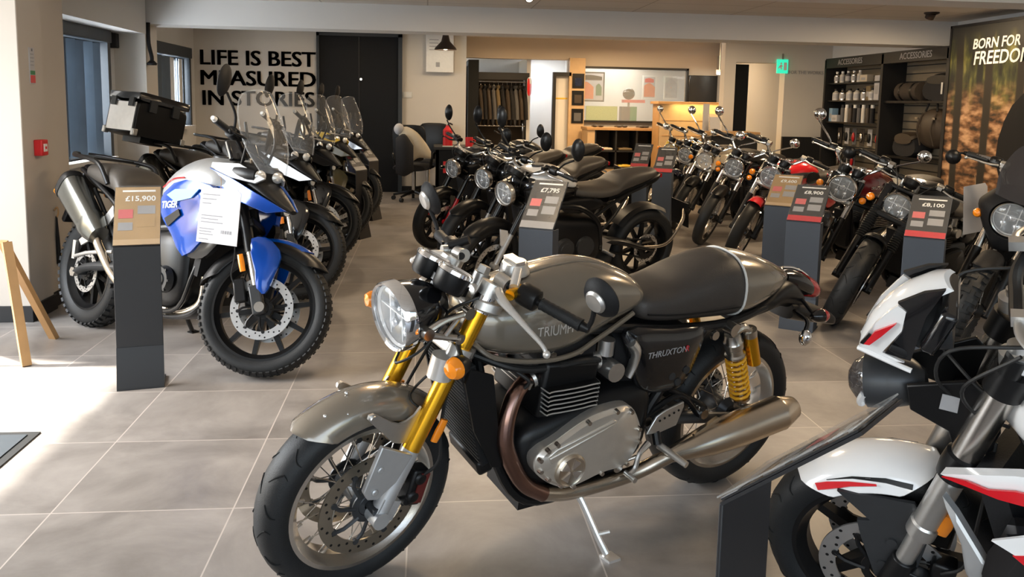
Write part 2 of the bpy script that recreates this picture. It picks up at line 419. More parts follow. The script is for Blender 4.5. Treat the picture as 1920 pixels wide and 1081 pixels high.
# back area: header, column and the walls round the openings
struct('wall_back_inner', bx((0.6, 2.75, 16.4, 16.6, 2.26, 2.66), (2.75, 3.08, 16.4, 16.6, 0, 2.66), (3.08, 5.16, 16.4, 16.6, 2.13, 2.66), (3.08, 5.16, 16.4, 16.6, 0, 1.08), (5.16, 7.3, 16.4, 16.6, 0, 2.66)), 'wall_taupe')
struct('wall_corridor', bx((4.72, 4.90, 13.1, 13.3, 0, 2.66), (4.90, 5.72, 13.1, 13.3, 2.12, 2.66), (5.72, 6.5, 13.1, 13.3, 0, 2.66)), 'wall_cream')
struct('wall_corridor_side', bx((5.74, 5.86, 13.3, 16.4, 0, 2.4)), 'wall_grey')
# jacket alcove, white doorway and glazed office behind the inner wall
struct('wall_alcove', bx((0.5, 0.62, 16.6, 18.3, 0, 2.3), (0.62, 7.0, 18.3, 18.4, 0, 2.6), (1.98, 2.06, 16.8, 18.3, 0, 2.3), (3.0, 3.08, 16.6, 18.3, 0, 2.6)), 'wall_white')
struct('ceiling_inner', bx((0.5, 7.0, 16.6, 18.4, 2.5, 2.6)), 'wall_white')
struct('beam_far', bx((-3.47, 6.5, 9.9, 10.35, 2.205, CH)), 'wall_white')
struct('beam_near', bx((-3.47, 6.5, 5.9, 6.25, 2.205, CH)), 'wall_white')
struct('trim_1', bx((XW, -3.12, 6.25, 9.85, 2.09, CH)), 'wall_white')
struct('added_sun_block', bx((-4.9, -3.67, 6.0, 13.3, 2.35, 2.45)), 'frame_dark')  # unseen slab added outside to keep the sun out of both left windows
struct('column_window', bx((XW, -3.13, 9.85, 10.25, 0, 2.205)), 'wall_cream')
struct('column_entrance', bx((XW, -2.43, 5.34, 5.66, 0, CH), (XW, -2.455, 5.66, 6.05, 0, CH)), 'wall_taupe', bevel=0.006)
struct('baseboard_left', bx((XW, -2.415, 5.325, 5.675, 0, 0.1), (XW, -2.445, 5.675, 6.06, 0, 0.1)), 'trim_black', bevel=0.003)
struct('baseboard_back', bx((-0.4, 0.6, 13.07, 13.1, 0, 0.09), (5.72, 6.5, 13.05, 13.1, 0, 0.95)), 'trim_black')

# black double door in the back wall
dr = MB(); dr += box((-1.03, 13.07, 1.18), (1.18, 0.07, 2.36))
door = struct('door_1', dr, 'door_black', bevel=0.004)
m = MB(); m += box((-1.03, 13.03, 1.18), (0.012, 0.012, 2.36)); obj('door_seam', m, 'trim_black', door)
m = MB(); m += cyl((-1.0, 13.035, 1.72), (-1.0, 13.0, 1.72), 0.016, 0.02, 12); obj('door_knob', m, 'chrome', door)
m = bx((-1.66, -1.62, 13.0, 13.1, 0, 2.4), (-0.44, -0.38, 13.0, 13.1, 0, 2.4), (-1.66, -0.38, 13.0, 13.1, 2.36, 2.42)); struct('door_frame', m, 'frame_dark')

# windows in the left wall
def window(name, y0, y1, z0, z1, slats):
    m = bx((-3.590, -3.510, y0, y1, z0, z0 + 0.06), (-3.590, -3.510, y0, y1, z1 - 0.06, z1), (-3.590, -3.510, y0, y0 + 0.06, z0, z1), (-3.590, -3.510, y1 - 0.06, y1, z0, z1), (-3.590, -3.510, (y0 + y1) / 2 - 0.03, (y0 + y1) / 2 + 0.03, z0, z1))
    w = struct(name, m, 'frame_dark')
    obj('window_pane', bx((-3.555, -3.550, y0, y1, z0, z1)), 'lens_glass', w)
    obj('roller_box', bx((-3.510, -3.370, y0 - 0.05, y1 + 0.05, z1 - 0.02, z1 + 0.13)), 'frame_dark', w, bevel=0.008)
    for (a, b_, mt, ang) in slats:
        obj('blind_slat', MB().add(box((-3.450, (a + b_) / 2, (z0 + z1) / 2), (0.006, b_ - a, z1 - z0 - 0.08), rot('Z', ang))), mt, w)
    obj('window_sill', bx((-3.510, -3.330, y0, y1, z0 - 0.04, z0)), 'wall_white', w)
    obj('window_jamb', bx((-3.510, -3.390, y1 - 0.03, y1 + 0.05, z0, z1)), 'frame_dark', w)
    return w
sl1 = [(6.72 + 0.21 * i, 6.72 + 0.21 * i + 0.2, 'blind_blue', (-48, -40, -55, -44)[i % 4]) for i in range(12)]
window('window_1', 6.6, 9.47, 0.75, 1.98, sl1)
window('window_2', 10.72, 12.58, 1.0, 1.97, [(11.22, 11.45, 'blind_blue', 0), (11.46, 11.68, 'blind_blue', -25), (11.72, 12.0, 'blind_white', 0), (12.05, 12.22, 'blind_blue', 20), (12.26, 12.36, 'blind_white', -10), (12.4, 12.5, 'blind_blue', 0)])

# outdoors, seen through the glass
struct('pavement', bx((-30, -3.67, -8, 40, -0.3, -0.12)), 'asphalt')
t = thing('street_tree', 'green leafy tree outside beyond the far left window', 'tree', (-10.2, 31.5, -0.12))
m = MB()
for i in range(26): m += ell((random.uniform(-1.1, 1.1), random.uniform(-1.3, 1.3), random.uniform(1.8, 3.6)), random.uniform(0.3, 0.55), 10, 7)
obj('foliage', m, 'leaf', t); obj('trunk', MB().add(tube([(0, 0, 0), (0.05, 0, 1), (0, 0.05, 2.2)], 0.13)), 'wood', t)
t = thing('delivery_van', 'white van with a red stripe parked outside the far left window', 'van', (-7.6, 25.5, -0.12))
m = bx((-1, 1, -2.2, 2.2, 0.35, 1.55)); obj('body', m, 'plastic_white', t, bevel=0.12)
obj('stripe', bx((-1.01, 1.01, -2.21, 2.21, 1.05, 1.25)), 'sign_red', t); obj('lower_panel', bx((-1.01, 1.01, -2.21, 2.21, 0.45, 0.75)), 'teal', t)
for x in (-0.9, 0.9):
    for y in (-1.4, 1.4): obj('wheel', MB().add(cyl((x - 0.1, y, 0.35), (x + 0.1, y, 0.35), 0.35, n=20)), 'rubber', t)

# lettering on the back wall
for i, (s, z, xx) in enumerate([('LIFE IS BEST', 2.0, 1.0), ('MEASURED', 1.70, 1.06), ('IN STORIES', 1.40, 1.0)]):
    w_ = [1.70, 1.70, 1.66][i]
    v0, f0 = text_mesh(s, 0.33, Matrix.Identity(4), 0.002, 'LEFT'); v = []; f = []
    for dx_ in (-0.009, 0.0, 0.009):
        for dy_ in (-0.003, 0.003): f += [tuple(q + len(v) for q in p) for p in f0]; v += [p + Vector((dx_, dy_, 0)) for p in v0]
    xs = [p[0] for p in v]; k = w_ / (max(xs) - min(xs)); x0 = min(xs); ys = [p[1] for p in v]; ky = 0.225 / (max(ys) - min(ys))
    v = [Vector((-3.38 + (p[0] - x0) * k + (0.0, 0.0, 0.02)[i], 13.085 - p[2], z + (p[1] - (max(ys) + min(ys)) / 2) * ky)) for p in v]
    m = MB(); m.add((v, f)); o = obj('wall_lettering', m, 'trim_black', smooth=0)
    tag(o, ['black wall lettering reading LIFE IS BEST, top line', 'black wall lettering reading MEASURED, middle line', 'black wall lettering reading IN STORIES, bottom line'][i], 'lettering', 'slogan on the back wall')

# ceiling fittings
def spot(name, label, p, r, lit, grp='ceiling spotlights'):
    t = thing(name, label, 'ceiling light', p, group=grp)
    obj('rim', MB().add(lathe([(0, r * 1.25), (-0.012, r * 1.25), (-0.02, r), (0, r * 0.9)], 24, 'z')), 'brown_shade' if not lit else 'chrome', t)
    M_ = rot('X', -50 if lit else 35).to_4x4()
    obj('head', MB(M_).add(lathe([(0.02, 0), (0.0, r * 0.8), (-r * 1.1, r * 0.75), (-r * 1.1, r * 0.62), (-r * 0.8, 0)], 20, 'z')), 'brown_shade', t)
    if lit: obj('bulb', MB(M_).add(lathe([(-r * 1.12, 0), (-r * 1.12, r * 0.58), (-r * 0.9, r * 0.6)], 20, 'z')), 'bulb', t)
spot('ceiling_spotlight', 'lit round spotlight recessed in the near ceiling', (1.02, 8.62, 2.49), 0.06, True)
spot('ceiling_spotlight', 'dark unlit spotlight on the ceiling near the forest banner', (5.62, 9.05, 2.5), 0.065, False)
spot('ceiling_spotlight', 'small dark spotlight above the jacket rail', (1.55, 14.2, 2.66), 0.05, False)
spot('ceiling_spotlight', 'small dark spotlight above the reception counter', (4.25, 14.6, 2.66), 0.05, False)
t = thing('pendant_lamp', 'brown cone pendant lamp hanging before the white wall cabinet', 'lamp', (0.26, 12.2, 2.5))
obj('shade', MB().add(lathe([(-0.36, 0.155), (-0.355, 0.16), (-0.33, 0.15), (-0.24, 0.065), (-0.16, 0.045), (-0.1, 0.035), (-0.1, 0.0)], 32, 'z')), 'brown_shade', t)
obj('cord', MB().add(cyl((0, 0, 0), (0, 0, -0.1), 0.006)), 'black_satin', t); obj('bulb', MB().add(ell((0, 0, -0.31), 0.05)), 'bulb', t)
l = D.lights.new('pendant_glow', 'POINT'); l.energy = 9; l.color = (1, 0.8, 0.55); l.shadow_soft_size = 0.05; lo = D.objects.new('pendant_glow', l); C.objects.link(lo); lo.location = (0.26, 12.2, 2.12)

# small things on the walls
t = thing('wall_cabinet', 'white metal box mounted high on the back wall beside the pendant lamp', 'cabinet', (0.20, 13.1, 1.93))
obj('body', bx((-0.22, 0.2, -0.14, 0, -0.08, 0.5)), 'plastic_white', t, bevel=0.006); obj('badge', bx((-0.07, -0.01, -0.146, -0.14, 0.0, 0.07)), 'grey_ink', t)
for k in range(4): obj('vent_slot', bx((-0.17, -0.03, -0.146, -0.139, 0.25 + 0.05 * k, 0.26 + 0.05 * k)), 'grey_ink', t)
t = thing('light_switch', 'white switch plate on the wall right of the black door', 'switch', (-0.3, 13.1, 1.5))
obj('plate', bx((-0.07, 0.07, -0.012, 0, -0.045, 0.045)), 'plastic_white', t, bevel=0.004)
for dx in (-0.035, 0.035): obj('rocker', bx((dx - 0.02, dx + 0.02, -0.02, -0.01, -0.025, 0.025)), 'plastic_white', t)
t = thing('fire_alarm_call_point', 'red square fire alarm call point on the near left column', 'alarm', (-2.43, 5.52, 1.07), (0, 0, PI / 2))
obj('case', bx((-0.045, 0.045, -0.05, 0, -0.05, 0.05)), 'fire_red', t, bevel=0.006); obj('panel', bx((-0.022, 0.022, -0.054, -0.048, -0.024, 0.024)), 'plastic_white', t); obj('button', bx((-0.008, 0.008, -0.057, -0.052, -0.008, 0.008)), 'fire_red', t)
t = thing('fire_notice', 'small white notice with green and red bands on the near left column', 'sign', (-2.43, 5.50, 1.575), (0, 0, PI / 2))
obj('board', bx((-0.032, 0.032, -0.006, 0, -0.11, 0.11)), 'paper', t); obj('green_band', bx((-0.03, 0.03, -0.008, -0.005, -0.055, -0.03)), 'green_ink', t); obj('red_band', bx((-0.03, 0.03, -0.008, -0.005, -0.105, -0.058)), 'sign_red', t)
for k in range(4): obj('text_line', bx((-0.025, 0.02, -0.008, -0.005, 0.0 + 0.022 * k, 0.008 + 0.022 * k)), 'grey_ink', t)
obj('pictogram', bx((-0.008, 0.008, -0.008, -0.005, 0.088, 0.104)), 'ink', t)
t = thing('key_strap', 'black strap with a brown hook hanging on the near left column side', 'strap', (-2.455, 5.78, 0.5))
obj('strap', MB().add(tube([(0.012, 0, 0.1), (0.014, 0, -0.05), (0.013, 0.01, -0.22)], [0.006, 0.012, 0.016])), 'black_matt', t); obj('hook', MB().add(tube([(0.0, 0, 0.14), (0.02, 0, 0.16), (0.024, 0, 0.12), (0.012, 0, 0.09)], 0.005)), 'wood', t)
for nm, lab, x, y in [('pipe_bracket', 'black pipe with a flared foot on the left face of the window column', -3.46, 9.93), ('pipe_bracket', 'black pipe with a flared foot on the right edge of the window column', -3.11, 9.90)]:
    t = thing(nm, lab, 'pipe', (x, y, 1.80), group='black pipes on the window column')
    obj('pipe', MB().add(tube([(0, 0, 0.42), (0, 0, 0.2), (0.03, -0.01, 0.05), (0.035, -0.02, 0)], 0.022)), 'black_matt', t); obj('foot', MB().add(lathe([(-0.05, 0.05), (-0.03, 0.055), (0.0, 0.025)], 16, 'z', (0.035, -0.02, 0))), 'black_matt', t)
t = thing('wall_speaker', 'small black speaker high on the white wall left of the window column', 'speaker', (XW, 9.72, 2.0))
obj('case', bx((0, 0.09, -0.05, 0.05, -0.08, 0.08)), 'black_matt', t, bevel=0.01); obj('bracket', bx((0, 0.03, -0.02, 0.02, 0.08, 0.12)), 'black_matt', t)

# door mat, A-board leg
t = thing('door_mat', 'dark grey entrance mat on the sunlit floor at the left edge', 'mat', (-2.2, 2.85, 0))
obj('pile', bx((-0.6, 0.57, -0.68, 0.64, 0, 0.010)), 'frame_dark', t); obj('edging', bx((-0.64, 0.606, -0.72, 0.678, 0, 0.006)), 'rubber', t)
obj('pale_patch', MB().add(plate([(0.42, 0.24, 0.0112), (0.5, 0.24, 0.0112), (0.5, 0.36, 0.0112), (0.42, 0.36, 0.0112)], 0.001, (0, 0, 1))), 'white_ink', t)
t = thing('pavement_sign', 'wooden A-frame sign with splayed legs at the left edge of the photo', 'sign', (-2.30, 4.62, 0))
for (a, b_) in [((0.24, -0.18, 0.0), (0.09, 0.0, 0.62)), ((0.16, 0.34, 0.0), (0.06, 0.02, 0.62)), ((-0.34, -0.18, 0.0), (-0.34, 0.0, 0.62)), ((-0.34, 0.34, 0), (-0.34, 0.02, 0.62))]:
    m = MB(); d_ = Vector(b_) - Vector(a); M_ = axmat(a, d_); m.add(box((d_.length / 2, 0, 0), (d_.length, 0.045, 0.03)), M=M_); obj('leg', m, 'wood', t)
m = MB(); m += plate([(-0.33, -0.12, 0.2), (0.02, -0.12, 0.2), (-0.02, -0.02, 0.58), (-0.33, -0.02, 0.58)], 0.012, (0, 1, 0.2)); obj('panel', m, 'trim_black', t)

# ------------------------------------------------------------ jacket rail, back left of the warm area
t = thing('jacket_rail', 'black clothes bay with a hanging rail in the back alcove', 'rail', (1.35, 16.9, 0))
obj('side_panel', bx((-0.56, -0.36, -0.62, 0.35, 0, 2.22)), 'door_black', t); obj('header', bx((-0.36, 0.66, -0.3, -0.24, 1.86, 2.0)), 'trim_black', t)
obj('back_panel', bx((-0.36, 0.62, 0.4, 0.44, 0, 2.0)), 'fabric_brown', t)
obj('rail', MB().add(cyl((-0.36, -0.1, 1.82), (0.62, -0.1, 1.82), 0.014)), 'steel', t); obj('lower_rail', MB().add(cyl((-0.36, -0.1, 0.95), (0.62, -0.1, 0.95), 0.014)), 'steel', t)
obj('upright', MB().add(cyl((0.62, -0.1, 0), (0.62, -0.1, 1.9), 0.018)), 'black_satin', t)
def jacket(x, z, mt, label, w=0.26, h=0.72):
    t = thing('jacket', label, 'jacket', (x, 16.8, z), (0, 0, rad(random.uniform(80, 86))), 'jackets on the rail')
    body = sl([(-w, -0.10, -0.02, 0.02), (-w * 0.86, -0.30, -0.015, 0.032), (-w * 0.6, -h, 0.0, 0.038), (-w * 0.2, -h, 0.04, 0.04), (w * 0.2, -h, 0.04, 0.04), (w * 0.6, -h, 0.0, 0.038), (w * 0.86, -0.30, -0.015, 0.032), (w, -0.1, -0.02, 0.02)], 16, 3)
    obj('body', MB().add(body), mt, t)
    for s in (-1, 1): obj('sleeve', MB().add(tube([(s * w * 0.85, 0, -0.06), (s * w * 1.02, -0.03, -0.3), (s * w * 0.98, -0.05, -0.62)], [0.04, 0.038, 0.035], 10, 3)), mt, t)
    obj('collar', MB().add(lathe([(-0.01, 0.045), (0.05, 0.04), (0.05, 0.032), (-0.01, 0.036)], 14, 'z', closed=True)), mt, t)
    obj('hanger', MB().add(tube([(0, 0, 0.03), (0, 0, 0.07), (0.02, 0, 0.09), (0.0, 0, 0.115), (-0.02, 0, 0.1)], 0.004, 6, 3)), 'steel', t)
jl = [('fabric_brown', 'dark brown jacket nearest the black side panel of the rail'), ('fabric_black', 'black jacket second from the side panel of the rail'), ('leather_brown', 'brown leather jacket third on the clothes rail'), ('fabric_grey', 'grey jacket left of the tan one on the rail'),
      ('fabric_tan', 'tan jacket hanging mid-rail among dark ones'), ('fabric_black', 'black jacket directly right of the tan jacket'), ('fabric_brown', 'dark brown jacket two places right of the tan jacket'), ('fabric_black', 'black jacket three places right of the tan jacket'), ('fabric_grey', 'grey jacket fourth to the right of the tan jacket'), ('leather_brown', 'dark leather jacket last but one at the right rail end'), ('fabric_black', 'black jacket at the right end of the rail')]
for i, (mt, lab) in enumerate(jl): jacket(1.06 + 0.088 * i, 1.70, mt, lab, 0.25)
t = thing('jacket', 'red and white racing jacket hung high at the end of the rail', 'jacket', (2.0, 16.5, 1.88), (0, 0, rad(75)))
obj('body', MB().add(sl([(-0.14, -0.2, 0, 0.02), (-0.1, -0.32, 0.02, 0.03), (0.1, -0.32, 0.02, 0.03), (0.14, -0.2, 0, 0.02)], 14, 3)), 'fire_red', t); obj('yoke', MB().add(sl([(-0.12, -0.12, 0.02, 0.032), (0, -0.12, 0.04, 0.034), (0.12, -0.12, 0.02, 0.032)], 12, 3)), 'plastic_white', t)

# white doorway with its black door frame
m = bx((2.44, 2.5, 16.3, 16.42, 0, 2.02), (2.5, 2.8, 16.3, 16.42, 1.95, 2.02)); fr = struct('door_2', m, 'trim_black')
obj('door_leaf', bx((2.5, 2.75, 16.42, 16.46, 0, 1.95)), 'wall_white', fr); obj('yellow_strip', bx((2.5, 2.75, 16.412, 16.42, 1.50, 1.53)), 'yellow_paint', fr)
# three dark pictures on the wooden column
struct('column_cladding', bx((2.76, 3.07, 16.3, 16.4, 0, 2.3)), 'wood_pale')
for i, (z, lab) in enumerate([(1.86, 'dark square picture at the top of the wooden column'), (1.53, 'dark square picture in the middle of the wooden column'), (1.18, 'dark square picture at the bottom of the wooden column')]):
    t = thing('picture', lab, 'picture', (2.935, 16.3, z), group='pictures on the wooden column')
    obj('board', bx((-0.115, 0.115, -0.02, 0, -0.14, 0.14)), 'black_satin', t); obj('image', MB().add(box((0, -0.022, -0.02), (0.14, 0.004, 0.16))), ['navy_paint', 'leather_brown', 'fabric_grey'][i], t)
# office window and what stands behind it
m = bx((3.08, 5.16, 16.34, 16.44, 2.11, 2.15), (3.08, 5.16, 16.34, 16.44, 1.06, 1.10), (5.12, 5.16, 16.34, 16.44, 1.06, 2.15)); w = struct('window_3', m, 'trim_black')
obj('window_pane', bx((3.08, 5.14, 16.39, 16.395, 1.1, 2.11)), 'lens_glass', w); obj('frosted_panel', bx((3.12, 3.75, 16.375, 16.385, 1.1, 1.38)), 'frost_green', w)
def framed(name, label, x, y, z, w_, h_, shapes, fm='trim_black', grp=None):
    t = thing(name, label, 'picture', (x, y, z), group=grp)
    obj('frame', bx((-w_ / 2, w_ / 2, -0.03, 0, -h_ / 2, h_ / 2)), fm, t, bevel=0.003); obj('mount', bx((-w_ / 2 + 0.03, w_ / 2 - 0.03, -0.034, -0.028, -h_ / 2 + 0.03, h_ / 2 - 0.03)), 'paper', t)
    for (a, b_, c, d_, mt) in shapes: obj('image', MB().add(sl([(a * w_, c * h_, d_ * h_ * 0.8 + c * h_ * 0.2, 0.003), ((a + b_) / 2 * w_, c * h_, d_ * h_, 0.004), (b_ * w_, c * h_, d_ * h_ * 0.7 + c * h_ * 0.3, 0.003)], 10, 4, -0.036)), mt, t)
framed('framed_print', 'black framed print with orange and green shapes behind the office glass', 3.42, 17.6, 1.78, 0.62, 0.62, [(-0.38, 0.12, -0.42, 0.18, 'art_orange'), (-0.4, 0.4, 0.22, 0.4, 'black_satin'), (0.2, 0.4, -0.3, 0.12, 'art_green')])
framed('framed_print', 'orange poster on the office wall above the counter', 4.78, 17.9, 1.80, 0.3, 0.50, [(-0.4, 0.4, -0.42, 0.2, 'art_orange'), (-0.35, 0.3, 0.2, 0.4, 'fire_red')], 'plastic_white')
framed('framed_print', 'grey poster of a figure in the right corner of the office', 5.26, 17.9, 1.80, 0.32, 0.50, [(-0.42, 0.42, -0.42, 0.42, 'art_grey'), (-0.1, 0.1, -0.2, 0.25, 'art_orange')], 'plastic_white')
t = thing('file_box', 'dark upright box standing behind the office window sill', 'box', (4.02, 16.9, 1.08)); obj('body', bx((-0.09, 0.09, -0.1, 0.1, 0, 0.30)), 'fabric_grey', t, bevel=0.005); obj('label_panel', bx((0.095, 0.24, -0.06, 0.06, 0, 0.30)), 'green_ink', t)
t = thing('display_helmet', 'black toy-sized model on a pink stand behind the office glass', 'ornament', (4.12, 17.0, 1.52)); obj('body', MB().add(ell((0, 0, 0.12), (0.13, 0.1, 0.12))), 'black_gloss', t); obj('visor', MB().add(ell((-0.05, -0.06, 0.13), (0.09, 0.06, 0.05))), 'smoke_glass', t); obj('stand', bx((-0.12, 0.32, -0.1, 0.1, -0.06, 0.0)), 'pink_ink', t); obj('stand_leg', bx((-0.02, 0.02, -0.02, 0.02, -0.45, -0.06)), 'steel', t)
struct('trim_2', bx((3.08, 5.2, 16.6, 17.2, 1.0, 1.075)), 'wall_white')

# low display cabinet with a wooden top
t = thing('display_cabinet', 'low dark shelving cabinet with a wooden top under the office window', 'cabinet', (3.72, 15.9, 0))
obj('plinth', bx((-0.7, 0.50, -0.26, 0.3, 0, 0.2)), 'wood_pale', t); obj('top', bx((-0.72, 0.72, -0.3, 0.32, 0.93, 0.98)), 'wood', t, bevel=0.004); obj('side_panel', bx((-0.7, -0.56, -0.28, 0.3, 0.2, 0.93)), 'wood_pale', t)
for x in (-0.56, -0.16, 0.24, 0.62): obj('divider', bx((x, x + 0.03, -0.27, 0.3, 0.2, 0.93)), 'trim_black', t)
obj('back_panel', bx((-0.56, 0.65, 0.27, 0.3, 0.2, 0.93)), 'fabric_brown', t)
for z in (0.2, 0.52): obj('shelf', bx((-0.56, 0.65, -0.27, 0.3, z, z + 0.03)), 'trim_black', t)
for i, (x, z, mt, lab) in enumerate([(-0.33, 0.55, 'jacket_cream', 'folded cream tee shirt on the upper left cabinet shelf'), (0.05, 0.55, 'fabric_tan', 'folded tan tee shirt on the upper middle cabinet shelf'), (0.44, 0.55, 'jacket_cream', 'folded cream tee shirt on the upper right cabinet shelf'), (0.05, 0.23, 'yellow_paint', 'folded yellow shirt on the lower middle cabinet shelf')]):
    t = thing('folded_shirt', lab, 'shirt', (3.72 + x, 15.8, z), group='folded shirts in the cabinet'); obj('cloth', bx((-0.13, 0.13, -0.15, 0.12, 0, 0.045)), mt, t, bevel=0.015); obj('collar', bx((-0.05, 0.05, -0.13, -0.08, 0.045, 0.055)), mt, t, bevel=0.004)
for i, (x, lab) in enumerate([(3.25, 'pair of dark gloves at the left end of the wooden cabinet top'), (3.72, 'pair of dark gloves in the middle of the wooden cabinet top'), (4.15, 'pair of dark gloves at the right end of the wooden cabinet top')]):
    t = thing('gloves', lab, 'gloves', (x, 15.8, 0.98), (0, 0, 0.3 * i), 'gloves on the cabinet top')
    for s in (-0.06, 0.06):
        m = MB(); m += ell((s, 0, 0.022), (0.05, 0.07, 0.022), 10, 7)
        for q in range(4): m += tube([(s - 0.03 + 0.02 * q, 0.05, 0.02), (s - 0.034 + 0.023 * q, 0.12, 0.018)], 0.011, 6, 1)
        obj('glove', m, 'leather_brown', t)
# reception counter
t = thing('reception_counter', 'tall wooden reception counter lit yellow at its front', 'counter', (5.0, 15.1, 0))
obj('front_panel', bx((-0.75, 0.62, -0.02, 0.02, 0, 1.44)), 'wood_pale', t); obj('top', bx((-0.8, 0.68, -0.08, 0.5, 1.44, 1.49)), 'wood', t, bevel=0.004); obj('end_panel', bx((-0.75, -0.70, 0.0, 0.48, 0, 1.44)), 'wood', t)
for z in (0.3, 0.58, 0.86, 1.14): obj('groove', bx((-0.70, 0.6, -0.025, -0.018, z, z + 0.012)), 'wood', t)
l = D.lights.new('counter_glow', 'AREA'); l.energy = 5; l.color = (1, 0.72, 0.28); l.shape = 'RECTANGLE'; l.size = 1.1; l.size_y = 0.08; lo = D.objects.new('counter_glow', l); C.objects.link(lo); lo.location = (5.03, 14.96, 1.43); lo.rotation_euler = (rad(20), 0, 0)
t = thing('wall_screen', 'big black television on the wall above the counter', 'television', (5.72, 16.36, 1.72)); obj('panel', bx((-0.56, 0.3, -0.05, 0, -0.3, 0.3)), 'black_gloss', t, bevel=0.006); obj('bracket', bx((-0.1, 0.1, 0, 0.04, -0.1, 0.1)), 'black_satin', t)
t = thing('wall_frame', 'narrow dark framed sheet on the wall right of the television', 'picture', (6.02, 15.9, 1.62)); obj('frame', bx((-0.05, 0.05, -0.02, 0, -0.22, 0.22)), 'trim_black', t); obj('sheet', bx((-0.03, 0.03, -0.024, -0.018, -0.17, 0.17)), 'grey_ink', t)
t = thing('back_counter', 'wooden counter top beyond the classic motorcycles', 'counter', (4.75, 12.72, 0)); obj('top', bx((-0.42, 0.36, -0.24, 0.28, 0.97, 1.03)), 'wood', t); obj('front', bx((-0.40, 0.34, -0.2, 0.26, 0, 0.97)), 'trim_black', t)
t = thing('brochure_stand', 'clear stand of leaflets on the back counter', 'stand', (4.47, 12.72, 1.03)); obj('holder', MB().add(box((0, 0.03, 0.135), (0.2, 0.02, 0.26), rot('X', -14))), 'acrylic', t); obj('leaflet', MB().add(box((0, 0.01, 0.12), (0.16, 0.008, 0.2), rot('X', -14))), 'paper_grey', t)
t = thing('notice_card', 'small upright pale card on the back counter', 'card', (4.38, 12.9, 1.03)); obj('card', bx((-0.05, 0.05, -0.006, 0.006, 0.0, 0.42)), 'paper_grey', t); obj('foot', bx((-0.06, 0.06, -0.04, 0.04, 0, 0.01)), 'paper_grey', t)

# corridor, exit sign, wall lettering
struct('door_3', bx((4.92, 5.22, 13.36, 13.42, 0, 2.1)), 'door_black')
t = thing('tube_light', 'white tube light glowing in the corridor', 'light', (5.42, 15.0, 2.02)); obj('tube', MB().add(cyl((-0.16, 0, 0), (0.17, 0, 0), 0.028)), 'tube_light', t); obj('holder', bx((-0.17, 0.18, -0.02, 0.02, 0.02, 0.06), (-0.12, -0.11, -0.005, 0.005, 0.06, 0.64), (0.12, 0.13, -0.005, 0.005, 0.06, 0.64)), 'plastic_white', t)
t = thing('exit_sign', 'green running-man exit sign at the corridor opening', 'sign', (5.66, 13.078, 2.07)); obj('panel', bx((-0.09, 0.09, -0.02, 0.02, -0.11, 0.11)), 'exit_green', t, bevel=0.004)
m = MB(); m += bx((0.0, 0.06, -0.026, -0.02, -0.06, 0.06)).v and (bx((0.015, 0.065, -0.026, -0.02, -0.06, 0.06)).v, bx((0.015, 0.065, -0.026, -0.02, -0.06, 0.06)).f)
obj('door_symbol', m, 'white_ink', t)
m = MB(); m += cyl((-0.03, -0.026, 0.045), (-0.03, -0.02, 0.045), 0.014); m += plate([(-0.05, -0.023, 0.02), (-0.02, -0.023, 0.028), (0.0, -0.023, 0.0), (-0.02, -0.023, -0.01), (-0.01, -0.023, -0.05), (-0.03, -0.023, -0.05), (-0.045, -0.023, -0.015), (-0.07, -0.023, -0.04), (-0.075, -0.023, -0.025)], 0.006); obj('running_man', m, 'white_ink', t)
obj('hanger', bx((-0.01, 0.01, -0.01, 0.01, 0.11, 0.2)), 'steel', t)
m = MB(); m.add(text_mesh('FOR THE WORKS', 0.075, basis((6.07, 13.094, 1.98), (1, 0, 0), (0, 0, 1)), 0.002))
tag(obj('wall_lettering', m, 'grey_ink', smooth=0), 'small dark lettering on the cream wall beside the exit sign', 'lettering')

# ------------------------------------------------------------ accessory wall on the right
t = thing('accessory_display', 'black accessory wall unit with slatted back and white header lettering', 'display unit', (6.1, 11, 0))
obj('header', bx((0.0, 0.06, -1.6, 1.5, 2.02, 2.17)), 'trim_black', t, bevel=0.004); obj('slat_wall', bx((0.34, 0.38, -1.6, 1.5, 0.0, 2.17)), 'slat', t)
for k in range(19): obj('slat_groove', bx((0.332, 0.342, -1.6, 1.5, 0.1 + 0.105 * k, 0.113 + 0.105 * k)), 'trim_black', t)
for y in (-1.6, -0.16, 1.47): obj('upright', bx((0.0, 0.4, y, y + 0.05, 0, 2.15)), 'trim_black', t)
for y in (-0.9, 0.75):
    m = MB(); m.add(text_mesh('ACCESSORIES', 0.115, basis((-0.002, y, 2.095), (0, -1, 0), (0, 0, 1)), 0.001, bold=0.001)); obj('header_lettering', m, 'grey_ink', t, smooth=0)
for z in (0.8, 1.2, 1.52, 1.78): obj('shelf', bx((0.04, 0.36, -0.1, 1.46, z, z + 0.02)), 'black_satin', t)
obj('shelf', bx((0.04, 0.36, -1.55, -0.16, 1.5, 1.53)), 'black_satin', t); obj('shelf', bx((0.04, 0.36, -1.55, -0.16, 0.78, 0.81)), 'black_satin', t)
def bottle(x, y, z, h, r, mt, cap, lab, grp):
    t = thing('bottle', lab, 'bottle', (x, y, z), group=grp)
    obj('body', MB().add(lathe([(0, 0), (0, r), (h * 0.66, r), (h * 0.8, r * 0.45), (h * 0.86, r * 0.42)], 14, 'z')), mt, t); obj('cap', MB().add(lathe([(h * 0.84, r * 0.5), (h, r * 0.5), (h, 0)], 12, 'z')), cap, t); obj('label_band', MB().add(lathe([(h * 0.15, r * 1.03), (h * 0.55, r * 1.03)], 14, 'z')), 'paper_grey', t)
ord_ = ['leftmost', 'second from the left', 'third from the left', 'fourth from the left', 'fifth from the left', 'sixth from the left', 'seventh from the left', 'rightmost']
